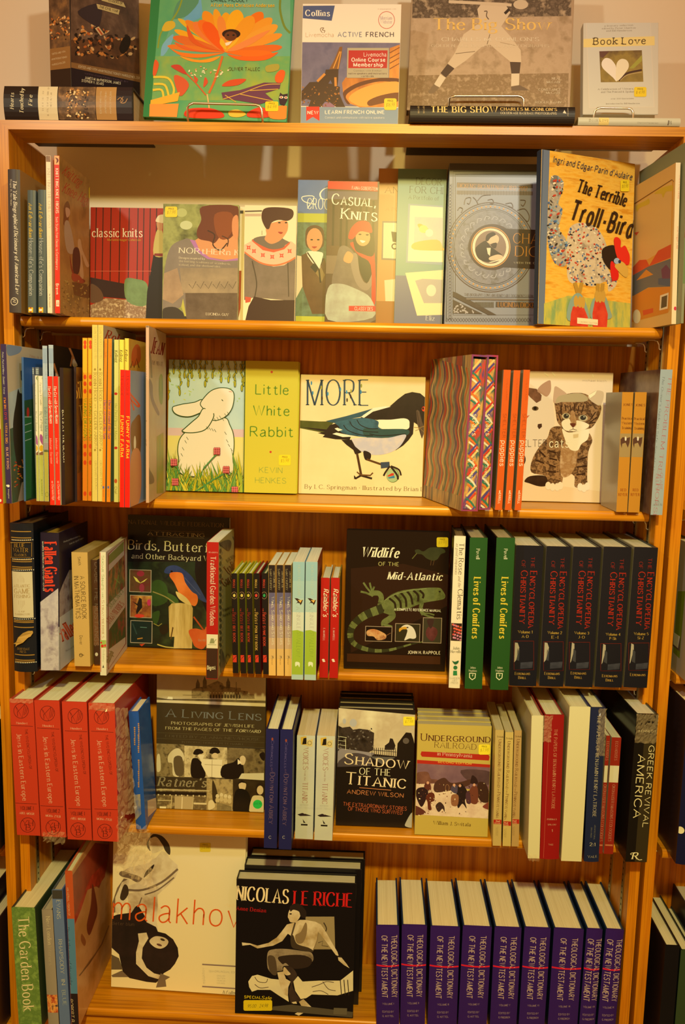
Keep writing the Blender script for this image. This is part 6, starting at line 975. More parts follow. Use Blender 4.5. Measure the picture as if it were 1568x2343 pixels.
b = Fo('square sepia collage of old street photographs with a round green price label', (357, 1855), (604, 1863), (358, 1520), 4, .012, Y=.07, tb=3, yaw=.3, c='#3a2c1a', cl='#24303c', grp=g4, rough=.3)
SEP = '#a0824c/#c8a868/#5a4424@50'; b.z(350, 1540, 5.407).P_('#b89c64/#a88a58@8', '0,-200 1500,-200 1490,420 0,360')
b.P_('#c8ac70', '30,325 1490,380 1490,415 30,362').P_('#4a3a20/#6a542e@60', '30,300 170,320 620,320 1480,345 1480,375 30,330').P_('#6a5430/#8a6e40/#4a3820@80', '480,205 530,180 610,170 680,150 740,120 800,95 860,125 880,165 960,175 1085,185 1090,215 1175,225 1180,260 1255,265 1260,320 480,310')
for x0, y0 in ((555, 100), (640, 70), (930, 85)): b.P_('#4a3a20/#6a5430@60', [(x0-24, 190), (x0-22, y0+30), (x0-10, y0), (x0, y0-30), (x0+12, y0), (x0+26, y0+30), (x0+26, 190)])
for k in range(11): b.E('#3a2c18', 715+k*36, 290, 12, 24, 0, 10); b.E('#b89c64', 715+k*36, 245, 8, 8, 0, 8)
b.L('#3a2c18', 5, '1032,110 1032,330').P_('#d8c088', '175,320 190,290 245,295 245,325').L('#4a3a20', 4, '370,270 600,275')
b.P_('#3c2c14', '0,365 1500,420 1480,930 0,870').T('A Living Lens', 162, 540, 1335, 585, 100, '#6a6450', 'c').T('PHOTOGRAPHS OF JEWISH LIFE', 228, 632, 1255, 675, 34, '#c8ac64', 's').T('FROM THE PAGES OF THE', 155, 695, 985, 725, 34, '#c8ac64', 's').T('FORWARD', 1030, 727, 1330, 740, 34, '#c8ac64', 'I').T('EDITED BY ALANA NEWHOUSE', 155, 790, 1325, 835, 30, '#5a4a2c', 's').T('INTRODUCTION BY PETE HAMILL', 360, 862, 1130, 892, 22, '#5a4a2c', 's')
for y in (735, 805, 868): b.L('#5a4a28', 3, f'40,{y} 1380,{y+55}')
b.P_('#6a5228/#8a6e3c/#3a2a12@50', '40,870 390,885 390,1290 45,1275').P_(SEP, '390,895 920,920 920,1300 390,1285').P_('#5a4424/#7a6034/#3a2a14@40', '920,920 1385,940 1380,1325 920,1300').P_('#3a2a14', '45,1285 665,1300 665,1440 45,1420').P_('#7a6034/#5a4424/#a88a50@60', '45,1425 665,1440 665,1705 45,1690').P_('#8a6e3c/#a8884c/#5a4424@50', '665,1300 990,1315 990,1730 665,1715').P_('#2c1e0e/#3a2a14@30', '990,1310 1380,1325 1370,1745 990,1730')
b.P_('#c8ac70', '190,1020 250,950 320,930 380,1000 385,1080 340,1120 330,1270 250,1260 240,1120 190,1100', 1).P_('#5a4424', '260,1050 360,1040 380,1250 280,1250', 1).P_('#c8ac70', '50,1030 80,1000 95,1080 95,1200 50,1210', 1)
b.P_('#1c120a', '480,1080 540,1050 600,1100 640,1180 640,1290 480,1280', 1).P_('#1c120a', '500,1000 520,950 560,935 605,950 625,985 560,1010', 1).P_('#1c120a', '700,985 725,930 770,920 810,935 830,985 760,1000', 1).E('#c8a468', 770, 1020, 38, 34).E('#c8a468', 590, 1025, 34, 26).P_('#d8bc80', '610,1060 860,1070 850,1295 680,1280 600,1130').L('#8a7040', 5, '640,1130 850,1140').L('#8a7040', 5, '735,1070 730,1290').P_('#1c120a', '860,1150 1000,1100 1060,1050 1120,1150 1100,1290 860,1290', 1).P_('#c8a468', '1080,1040 1120,1020 1150,1060 1130,1130 1085,1120', 1).P_('#1c120a', '1320,1000 1380,980 1380,1080 1340,1060', 1).P_('#c8b078', '1100,1240 1375,1235 1375,1325 1060,1305').P_('#d8bc80', '560,1010 600,1100 640,1010').P_('#e0c890', '1050,1060 1050,1130 1100,1110')
b.T("Ratner's", 60, 1395, 655, 1410, 110, '#8a7448', 'I').L('#b89c60', 12, '45,1440 700,1455').L('#24180c', 40, '45,1480 665,1495')
for k in range(9): b.E('#c8ac70', 70+k*72, 1503+k*2, 10, 10, 0, 8)
b.P_('#a88a54', '270,1520 490,1525 490,1700 270,1695').L('#e0c890', 8, '365,1530 360,1700').L('#b89c60', 12, '60,1570 240,1575').L('#b89c60', 12, '235,1510 225,1690').L('#c8ac70', 22, '505,1610 665,1615').L('#b89c60', 10, '500,1520 490,1700').P_('#d8c088', '85,1645 165,1650 165,1695 85,1690')
b.P_('#3a2a14', '740,1320 800,1480 790,1600 740,1560', 1)
for x0, y0 in ((800, 1520), (850, 1505), (900, 1520), (950, 1530)): b.E('#c8ac70', x0, y0, 22, 26); b.E('#b89a5c', x0, y0+50, 26, 34)
b.P_('#c8ac70', '690,1590 740,1570 770,1650 690,1690', 1)
for k in range(12): b.L('#4a3a20', 6, f'{800+k*15},{1590+k*5} {800+k*15},{1690+k*3}')
b.P_('#c8a468', '1065,1370 1110,1350 1155,1370 1140,1440 1100,1460 1070,1420', 1).P_('#1c120a', '1050,1370 1100,1320 1160,1360 1100,1350').P_('#14100a', '1010,1500 1060,1430 1160,1450 1210,1560 1200,1735 1000,1725', 1).E('#2a1c0e', 1330, 1440, 60, 90).E('#c8a468', 1328, 1445, 40, 56).P_('#c8ac70', '1225,1540 1290,1510 1370,1540 1370,1740 1200,1735', 1)
b.E('#20a83c', 1297, 1620, 58, 56).T('$14.98', 1250, 1625, 1340, 1625, 26, '#14682a', 'j').done()
for i in range(2):
    b = S4(f'slim deep blue hardcover with dim copper lettering, {("left", "right")[i]} one of two alike', ((604, 1933), (638, 1935))[i], (634, 667.5)[i], ((609, 1669), (641.5, 1670))[i], 4, .185, Y=(-.064, -.066)[i], c='#1c1c40', cl='#18162c', cr='#16142a', grp='slim deep blue hardcovers', pg='#dcc6a4', sm='#1c1c40')
    dx = i*130; dy = i*14; b.z(590, 1580, 4.126); tall(b, ('Chronicles', 130+dx, 470+dy, 118+dx, 715+dy, 24, '#5a4a6a', 'c'), ('of', 126+dx, 728+dy, 124+dx, 765+dy, 20, '#6a4a5a', 'i'), ('Downton Abbey', 118+dx, 775+dy, 104+dx, 1255+dy, 44, '#6a4c54', 'c')); b.E('#8a3c24', 138+dx, 458+dy, 9, 14).T('C', 104+dx, 1398, 126+dx, 1398, 26, '#b8a890', 's').done()
for i in range(2):
    b = S4(f'pale grey paperback with red lettering and a small liner, {("left", "right")[i]} one of two alike', ((675.5, 1894), (720, 1896))[i], (717, 761.5)[i], ((680, 1683), (725.5, 1684))[i], 4, .14, Y=(-.026, -.028)[i], name='paperback_book', c='#b4a88c/#c0b498@12', cl='#6a2c20' if i == 0 else '#a89a80', cr='#a89a80', grp='pale grey liner paperbacks', pg='#d0ac70')
    dx = i*188; dy = i*8; b.z(590, 1580, 4.126); tall(b, ('VOICES', 430+dx, 540+dy, 428+dx, 745+dy, 48, '#8a2c1c', 'n'), ('from the', 440+dx, 755+dy, 438+dx, 850+dy, 16, '#8a4a34', 's'), ('TITANIC', 424+dx, 865+dy, 420+dx, 1062+dy, 48, '#8a2c1c', 'n'))
    b.P_('#c89a34', [(405+dx, 440+dy), (460+dx, 430+dy), (462+dx, 515+dy), (408+dx, 510+dy)]).P_('#1c140c', [(432+dx, 450+dy), (460+dx, 445+dy), (460+dx, 505+dy), (420+dx, 508+dy)]).P_('#c8a85c', [(465+dx, 465+dy), (520+dx, 460+dy), (516+dx, 530+dy), (462+dx, 525+dy)]).O('#5a4a24', 4, 490+dx, 495+dy, 18, 18).P_('#2a1c18', [(375+dx, 1170+dy), (420+dx, 1155+dy), (510+dx, 1182+dy), (400+dx, 1184+dy)]).L('#c8b08c', 5, [(440+dx, 1150+dy), (440+dx, 1165+dy)]).T('EDITED BY', 400+dx, 1085+dy, 482+dx, 1086+dy, 10, '#8a7a60', 'h').T('GEOFF TIBBALLS', 365+dx, 1112+dy, 518+dx, 1116+dy, 14, '#a89878', 'n').P_('#1c140c', [(425+dx, 1212+dy), (440+dx, 1235+dy), (452+dx, 1250+dy), (432+dx, 1248+dy)]).R('#1c140c', 408+dx, 1258+dy, 470+dx, 1275+dy); b.done()
for i in range(4):
    k = 3-i; fr = k == 0
    b = Fo(('front copy of the four black and white liner history hardcovers, with a yellow price label', 'second copy from the front of the four liner history hardcovers', 'third copy from the front of the four liner history hardcovers', 'rearmost copy of the four liner history hardcovers, against the back panel')[k], (768.5, 1884), (943, 1892), (776, 1622), 4, .024, Y=.028, tb=4, yaw=.6, c='#1c140e', cl='#14100c', grp='stacked liner history hardcovers', pg='#b89a60', rough=.28)
    if k:
        b.root.location += V((0, .0262*k, 0)); b.M = b.root.matrix_basis.copy()
    else:
        b.z(590, 1580, 4.126).P_('#c8ac78/#b89a68/#d8c090@10', '740,160 1510,230 1490,640 740,560').P_('#2a1e14/#3a2c1e/#1c140c@50', '750,330 800,350 870,340 900,370 960,360 1040,370 1100,400 1090,560 1000,610 760,540', 0).P_('#8a7868', '740,540 1100,590 1080,620 740,700').P_('#4a3c34', '740,690 900,590 1080,640 1000,760 740,780', 1).E('#a89a80', 818, 290, 16, 26).E('#a89a80', 902, 305, 34, 38).P_('#1c140c', '1365,440 1400,395 1450,400 1470,460 1495,500 1480,660 1310,640 1320,500', 0).E('#5a4a38', 1400, 475, 30, 28).P_('#241a12', '1200,520 1240,490 1250,450 1275,455 1300,520 1290,560 1200,560', 0)
        for x in range(1080, 1310, 20): b.L('#3a2e22', 6, f'{x},540 {x},620')
        b.L('#3a2e22', 6, '1075,560 1310,580').L('#d8c8a0', 5, '830,440 830,560').L('#c8b890', 5, '750,430 840,445').L('#c8b890', 4, '750,470 835,480').L('#c8b890', 4, '750,510 835,520').P_('#5a5040', '1060,620 1300,630 1180,700')
        for y0, s in ((650, 1), (600, .8)): b.dots('#2a2018 #6a5a44', 24, (760, 360, 1090, 560), 8, 14)
        b.P_('#1a120c', '740,720 1500,700 1480,1300 740,1260').T('Shadow', 815, 690, 1420, 740, 100, '#e8d8b0', 'c').T('OF THE', 958, 790, 1255, 805, 62, '#d8c498', 's').T('Titanic', 822, 880, 1392, 925, 112, '#e8d8b0', 'c').T('ANDREW WILSON', 842, 970, 1375, 1010, 38, '#c8743c', 'h').T('THE EXTRAORDINARY STORIES', 805, 1085, 1405, 1132, 34, '#b8542c', 'h').T('OF THOSE WHO SURVIVED', 852, 1130, 1365, 1170, 34, '#b8542c', 'h').L('#c8743c', 5, '960,915 1260,940').P_('#a89878', '1400,1240 1460,1150 1470,1285 1395,1280', 1)
        b.sticker(1374, 245, 1482, 330, '$7.98')
    b.done()
for i in range(4):
    k = 3-i
    b = Fo(('front copy of the face-out tan paperbacks with a snowy painting and a yellow price label', 'second copy from the front of the face-out tan snow painting paperbacks', 'third copy from the front of the face-out tan snow painting paperbacks', 'rearmost copy of the face-out tan snow painting paperbacks')[k], (949, 1903), (1116, 1913), (954, 1658), 4, .021, Y=.006, tb=3, yaw=.6, name='paperback_book', c='#b8963c', cl='#b08c3c', grp='face-out tan snow painting paperbacks', pg='#b89c64')
    if k: b.root.location += V((.001*k, .0222*k, .0)); b.M = b.root.matrix_basis.copy()
    else:
        b.z(940, 1590, 5.227).T('Underground', 122, 545, 950, 570, 84, '#4a1c10', 'c').T('RAILROAD', 285, 628, 785, 655, 66, '#4a1c10', 'n').P_('#a82414', '130,675 930,715 945,740 935,785 135,738 118,710').T('in Pennsylvania', 322, 722, 735, 750, 42, '#d8b080', 's').P_('#a82414', '40,775 1000,835 1000,870 40,818').T('SECOND EDITION', 325, 810, 725, 835, 20, '#e0a83c', 'H')
        b.P_('#6a4848/#7a5450/#8a6458@14', '60,818 1000,870 990,1160 60,1040').P_('#c8a078/#d8b48c/#b08464@24', '55,1060 300,1060 980,1200 970,1480 40,1430').P_('#5a3c34/#4a302c@30', '600,900 980,920 980,1060 740,1060', 1).P_('#7a4a34/#5a3424@40', '60,940 200,920 240,1000 300,1010 380,1040 60,1060', 1)
        for p, c in (('290,1050 400,990 480,1050 600,1040 720,1010 700,1080 560,1120 440,1150 290,1160', '#4a2a1c'), ('720,1010 740,960 790,1000 800,1060 720,1060', '#2c1814'), ('800,1060 860,1040 910,1080 940,1180 930,1280 850,1280 800,1200', '#3a2014'), ('60,1160 100,1110 190,1110 210,1180 180,1260 130,1340 80,1260', '#2a1614'), ('160,1100 200,1030 240,1080 235,1150', '#5a2a1c'), ('180,1230 220,1170 280,1180 285,1260 240,1290 250,1370 210,1370 200,1280', '#5a2414'), ('300,1320 350,1280 400,1330 405,1400 380,1360 340,1400 310,1370', '#3a241c'), ('545,1190 570,1090 610,1060 660,1120 690,1200 650,1260 670,1360 620,1300 570,1355 550,1280', '#241612'), ('490,1200 570,1200 560,1320 490,1315', '#8a5430'), ('480,1140 510,1070 560,1090 550,1180', '#4a3c44'), ('690,1180 740,1090 800,1110 800,1290 720,1290', '#6a3420'), ('660,1180 700,1150 720,1290 670,1290', '#4a2a2c'), ('860,1340 930,1280 980,1250 970,1370', '#7a3424'), ('40,1330 100,1340 180,1400 140,1430 40,1430', '#5a2a1c')): b.P_(c, p, 1)
        for x, y in ((205, 1050), (520, 1078), (760, 1075), (590, 1085)): b.E('#c88a60', x, y, 16, 18)
        b.O('#8a5a34', 6, 438, 1110, 22, 40); b.dots('#7a4428 #e0c098 #4a2a1c', 90, (70, 1050, 960, 1440), 5, 12)
        b.T('William J. Switala', 272, 1545, 718, 1570, 40, '#5a3414', 's').sticker(812, 590, 950, 712, '$7.98')
    b.done()
for i in range(3):
    b = S4(f'tan paperback spine with a small red band at the foot, {("left", "middle", "right")[i]} one of three', ((1128.5, 1924), (1151, 1928), (1171.5, 1925))[i], (1148, 1170, 1188.5)[i], ((1134, 1671), (1156.5, 1676), (1177.5, 1672))[i], 4, .15, yaw=-1.5, Y=-.022, name='paperback_book', c=('#b8944c', '#c09c4c', '#b08444')[i], grp='tan snow painting paperback spines', pg='#b89c64')
    dx = (0, 108, 218)[i]; dy = (0, 20, -4)[i]; b.z(940, 1590, 5.227); b.T('Switala', 1035+dx, 508+dy, 1112+dx, 512+dy, 20, '#5a3c1c', 'S'); tall(b, ('Underground Railroad', 1052+dx, 535+dy, 1038+dx-i*8, 1105+dy, 36, '#6a3c1c', 'c'), ('in', 1042+dx-i*8, 1125+dy, 1040+dx-i*8, 1152+dy, 20, '#6a3c1c', 's'), ('Pennsylvania', 1038+dx-i*8, 1165+dy, 1022+dx-i*10, 1470+dy, 36, '#6a3c1c', 'c')); b.B('#a82414', 1492+dy, 1545+dy).T('2nd', 1018+dx-i*10, 1518+dy, 1065+dx-i*10, 1520+dy, 18, '#e0b878', 'S').T('EDITION', 1000+dx-i*10, 1538+dy, 1070+dx-i*10, 1540+dy, 10, '#e0b878', 'S'); tall(b, ('STACKPOLE', 1035+dx-i*10, 1575+dy, 1030+dx-i*10, 1690+dy, 14, '#7a5a2c', 'n'), ('BOOKS', 1018+dx-i*10, 1590+dy, 1015+dx-i*10, 1680+dy, 14, '#7a5a2c', 'n')); b.done()
CREAM = '#cdb87c'
b = S4('cream edged volume without spine title, left of the red spined wrapped volume', (1208, 1967), 1235, (1217, 1638), 4, .215, Y=-.062, c=CREAM, cl='#b89c60', cr='#8a3020', pg='#cdb47c', rough=.35, sm=CREAM); b.part('film_wrap', film(b, [(0, -.001, -.004), (b.w, -.001, -.006), (b.w, -.0012, .008), (0, -.0012, .008)], 12, 3, .0022, 21)); b.done()
b = S4('red cloth volume with pale spine title, in shiny wrap, right of the cream edged one', (1235.5, 1971), 1280, (1247, 1637), 4, .205, Y=-.063, c='#8a1410', cl='#7a1814', cr='#7a1814', bul=.002, pg='#cdb47c', rough=.3, sm='#8a1410'); b.z(1190, 1580, 4.148); tall(b, ('THE PAPERS OF BENJAMIN HENRY LATROBE', 328, 365, 300, 1125, 30, '#c8905c', 'n')); b.T('JOURNALS', 255, 1228, 350, 1230, 14, '#c8a070', 's').T('1795-1797', 265, 1280, 345, 1282, 14, '#c8a070', 's').T('1', 302, 1340, 310, 1340, 22, '#c8a070', 's').T('YALE', 272, 1468, 318, 1469, 14, '#c8a070', 's').L('#b85a3c', 2.5, '275,420 225,1590')
b.part('film_wrap', film(b, [(-.004, -.002, b.h-.05), (.012, -.003, b.h-.05), (.014, -.003, b.h), (-.004, -.002, b.h)], 6, 16, .002, 23)); b.done()
b = S4('wide cream edged volume without spine title, left of the navy wrapped volume', (1284, 1978), 1331, (1304, 1617), 4, .215, Y=-.066, c=CREAM, cl='#b89c60', cr='#1c2440', pg='#cdb47c', rough=.35, sm=CREAM); b.done()
b = S4('navy cloth volume with silver spine title, in shiny wrap, right of the wide cream one', (1331.5, 1980), 1371, (1347, 1620), 4, .205, Y=-.066, c='#1a2034', cl='#141a2c', cr='#14182c', bul=.002, pg='#cdb47c', rough=.3, sm='#1a2034'); b.z(1190, 1580, 4.148); tall(b, ('THE PAPERS OF BENJAMIN HENRY LATROBE', 738, 232, 690, 1200, 32, '#a8946c', 's'), ('ARCHITECTURAL', 708, 1275, 700, 1415, 12, '#7a7054', 'h'), ('DRAWINGS', 675, 1300, 670, 1395, 12, '#7a7054', 'h')); b.T('2:1', 662, 1474, 715, 1476, 30, '#c8b078', 's').T('YALE', 645, 1588, 735, 1585, 20, '#a89468', 's')
b.part('film_wrap', film(b, [(b.w*.5, -.003, b.h-.09), (b.w+.001, -.002, b.h-.09), (b.w+.001, -.002, b.h), (b.w*.5, -.003, b.h)], 8, 20, .0016, 25)); b.done()
for i in range(2):
    b = S4(('red and white slim paperback, mostly hidden behind the navy volume', 'red and white slim paperback beside the glossy black volume')[i], ((1371, 1942), (1382.5, 1944))[i], (1380, 1404.5)[i], ((1388, 1684), (1400.5, 1688))[i], 4, .16, Y=-.035, name='paperback_book', c='#8a2010', cl='#b8a078', grp='red and white slim paperbacks', pg='#c8b490')
    b.z(1190, 1580, 4.148).B('#cdb888', 712, 872); dx = -82*(i == 0); tall(b, ('ECO-HOUSES', 908+dx, 482, 897+dx, 662, 26, '#b8845c', 'n'), ('OKOHAUSER | MAISONS ECOLOGIQUES', 878+dx, 892, 838+dx, 1430, 28, '#b8845c', 'n')); b.B('#b8683c', 1462, 1476, .1, .9).done()
b = S4('glossy black architecture volume in shiny wrap, at the right end of the fourth shelf', (1430.5, 1983), 1480, (1457, 1634), 4, .2, Y=-.06, yaw=2.2, c='#17120c', cl='#17120a', cr='#17120c', pg='#c8b088', rough=.16, sm='#17120c')
b.z(1190, 1580, 4.148).P_('#332814', '1180,470 1250,440 1290,480 1220,1630 1090,1630', 0).T('KENNEDY', 1128, 394, 1294, 396, 20, '#c8b078', 'h'); tall(b, ('GREEK REVIVAL', 1228, 520, 1165, 1298, 50, '#d8c080', 'h'), ('AMERICA', 1125, 605, 1075, 1208, 68, '#d8c080', 'h')); b.T('R', 1062, 1600, 1118, 1600, 62, '#d8c88c', 'I').L('#d8c88c', 6, '1100,1570 1125,1605 1160,1605', 1).L('#d8c88c', 5, '1062,1560 1050,1550 1070,1540 1095,1545', 1)
b.part('film_wrap', film(b, [(0, -.0016, b.h-.055), (b.w, -.0016, b.h-.055), (b.w, -.001, b.h), (0, -.001, b.h)], 16, 14, .0016, 31)); b.done()
# ------------------------------------------------------------------ row 5
g5 = 'books on the bottom shelf'
def S5(*a, **k): k.setdefault('grp', g5); return Sp(*a, **k)
def lowY(px, Y): return proj(V((hitY(px, 2300, Y).x, Y, ROWZ[5])))
def S5b(label, x_l, x_r, tl, Y, d, x2343, **k):
    # spine foot lies below the frame: follow the left edge down to the shelf
    bx = tl[0]+(x2343-tl[0])*1.0; yb = proj(V((hitY(x2343, 2343, Y).x, Y, ROWZ[5])))[1]
    s = (x2343-tl[0])/(2343-tl[1]); xb = tl[0]+s*(yb-tl[1]); wr = (x_r-tl[0])*(1-.0002*0)
    return Sp(label, (xb, yb), xb+wr*.985, tl, 5, d, Y=Y, grp=k.pop('grp', g5), **k)
b = S5b('thick moss green hardcover with large pale lettering, first on the bottom shelf', 25, 80, (26, 2077), -.06, .22, 43, c='#6a7a2c/#566824/#7c8a34@60', cl='#2a2014', cr='#2c3418', pg='#d0b070', yaw=-2); b.z(0, 1900, 5.289); tall(b, ('The Garden Book', 215, 1045, 285, 2185, 132, '#d0bc78', 's')); b.done()
b = S5b('slim taupe hardcover with a fiery picture near its foot, right of the moss green one', 95, 120, (95, 2083), -.052, .2, 110.5, c='#8a7450', cr='#3a2c1c', pg='#a08658', bul=.001); b.z(0, 1900, 5.289); tall(b, ('New London', 556, 1045, 580, 1385, 46, '#c8ac78', 'n'), ('Interiors', 580, 1405, 590, 1630, 44, '#a08858', 'n')); b.B('#2a1410/#a8401c/#d88a34/#1c1420@60', 1990, 2205).done()
b = S5b('slate blue spined hardcover with spaced pale letters, right of the taupe one', 119, 143, (118.5, 2037), -.05, .2, 137, c='#58627c', cl='#4a4638', cr='#4a5468', pg='#a08658'); b.z(0, 1900, 5.289).B('#3a3222', 700, 830); tall(b, ('EVANS', 682, 845, 690, 1070, 46, '#c8b484', 'n'), ('RHAPSODY', 706, 1322, 735, 1735, 44, '#c8b484', 'n'), ('IN', 742, 1805, 748, 1870, 44, '#c8b484', 'n'), ('BLUE', 748, 1935, 765, 2120, 44, '#a8a078', 'n')); b.done()
b = S5b('tall rust jacketed photograph volume with teal and black spine panels', 141, 166, (141, 1994), -.052, .245, 157, c='#a84418', cr='#a86a2c/#b8783c/#94581f@8', cl='#a84018', pg='#c8b490', rough=.3, yaw=1); b.z(0, 1900, 5.289).B('#4a6a6c', 1070, 1975).B('#241812', 1975, 2600); tall(b, ('AN AERIAL VISION OF', 808, 690, 828, 1035, 22, '#c89c60', 'h'), ('LATIN AMERICA', 760, 760, 780, 1030, 22, '#d8b478', 'H'), ('Through the eyes of the condor', 795, 1160, 835, 1870, 44, '#24383a', 'i'), ('ROBERT B. HAAS', 840, 2040, 875, 2500, 40, '#d8c488', 'j'))
b.f('xw').z(0, 1900, 5.289).P_('#7a2c14/#8a3418/#9a3c1c@16', '870,560 1150,150 1330,150 1300,420 1200,700 1100,640 1060,700 900,1060 870,1060').P_('#b03418/#8a2410@60', '1100,560 1300,350 1270,560 1200,660 1060,720 980,960 900,1150 890,1280 880,1080 960,900').P_('#6a2c14', '1120,640 1180,950 1140,1130 1080,1270 1050,1150 1100,900', 1).P_('#8a481c', '990,1250 1040,1340 1020,1400 980,1330', 1).L('#6a3c18', 14, '960,1760 1080,1610 1230,1380 1320,1150').L('#7a4a20', 8, '1000,1700 1100,1560 1200,1430').done()
b = Fo('large cream picture volume with two dancers and an orange title across it', (254, 2260), (555, 2284), (252, 1868), 5, .022, Y=.062, tb=5, yaw=-1.6, c='#d4b274', cl='#6a5430', grp=g5, rough=.3)
b.z(240, 1880, 4.612); SK = '#b4925a/#c8a86c/#a07c48@14'; SD_ = '#6a5030'
b.P_(SD_, '60,850 130,700 200,600 250,610 240,700 160,830 110,960 70,960', 0).P_(SK, '150,550 260,480 330,470 460,430 540,380 600,310 660,330 680,380 770,460 775,520 740,600 640,700 560,770 420,790 360,740 250,740 240,680 330,650 380,600 280,590', 0).P_(SK, '240,760 350,735 420,790 555,770 560,900 545,1040 560,1150 480,1100 420,1060 240,980').P_(SK, '110,800 180,640 260,600 250,700 230,840 140,980 110,950')
b.P_('#3a2c1a', '440,240 480,160 520,130 600,150 660,210 690,280 685,350 640,310 610,250 560,200 500,230 480,310', 1).P_(SK, '470,190 540,160 600,230 620,280 560,320 500,330 470,260', 1).P_(SD_, '150,550 180,520 250,540 370,580 390,610 340,640 260,600 180,580', 1).P_('#2a1c10', '410,590 440,520 520,450 500,510 450,560', 1).L(SD_, 22, '250,720 400,720 600,640 770,500', 1).L(SD_, 14, '420,770 560,720 730,590', 1).P_('#3a2814', '200,670 240,680 250,760 200,830 160,800', 1).L(SD_, 12, '390,800 330,960')
b.P_('#2a1a10/#1e140c@20', '60,1000 130,980 280,960 320,900 350,880 420,990 440,1060 540,1110 560,1160 640,1180 720,1240 770,1330 780,1420 740,1500 690,1560 620,1600 600,1650 540,1700 440,1690 260,1650 190,1590 150,1400 60,1330', 0).P_(SK, '350,1180 440,1170 460,1230 400,1330 390,1440 440,1540 520,1600 600,1620 620,1640 560,1660 460,1630 330,1500 330,1380 360,1260', 0).P_(SK, '470,1260 530,1210 620,1220 670,1260 650,1310 590,1340 520,1320', 1).E('#3a2814', 610, 1245, 26, 12, 20).E('#5a3420', 575, 1300, 30, 12, 20).P_(SD_, '590,1600 690,1640 640,1670 650,1740 540,1750 560,1680', 0).P_(SD_, '70,1620 180,1570 250,1640 80,1640').P_('#5a4426', '60,1400 150,1440 190,1560 60,1560')
b.T('malakhov', 78, 1025, 1432, 1118, 262, '#c84a10', 'l').T('dieter blum', 75, 1085, 310, 1100, 34, '#5a3c20', 'l').T('vladimir', 1255, 895, 1450, 905, 40, '#d8a860', 'l').L('#7a5c44', 14, '1028,1505 1450,1530').L('#7a5c44', 14, '1028,1738 1450,1765').T('QUADRILINGUAL EDITION', 1100, 1585, 1440, 1602, 20, '#a88c58', 'h').T('malakhov', 1060, 1710, 1050, 1540, 30, '#a88c58', 'l')
for k, t in enumerate(('ENGLISH', 'DEUTSCH', 'FRANCAIS', 'ESPANOL')): b.T(t, 1185, 1632+k*26, 1270, 1635+k*26, 15, '#a88c58', 'h')
b.T('h.f.ullmann', 1245, 1812, 1440, 1828, 34, '#5a4428', 'i').sticker(1002, 222, 1118, 318, '24.98', c='#c8a020').done()
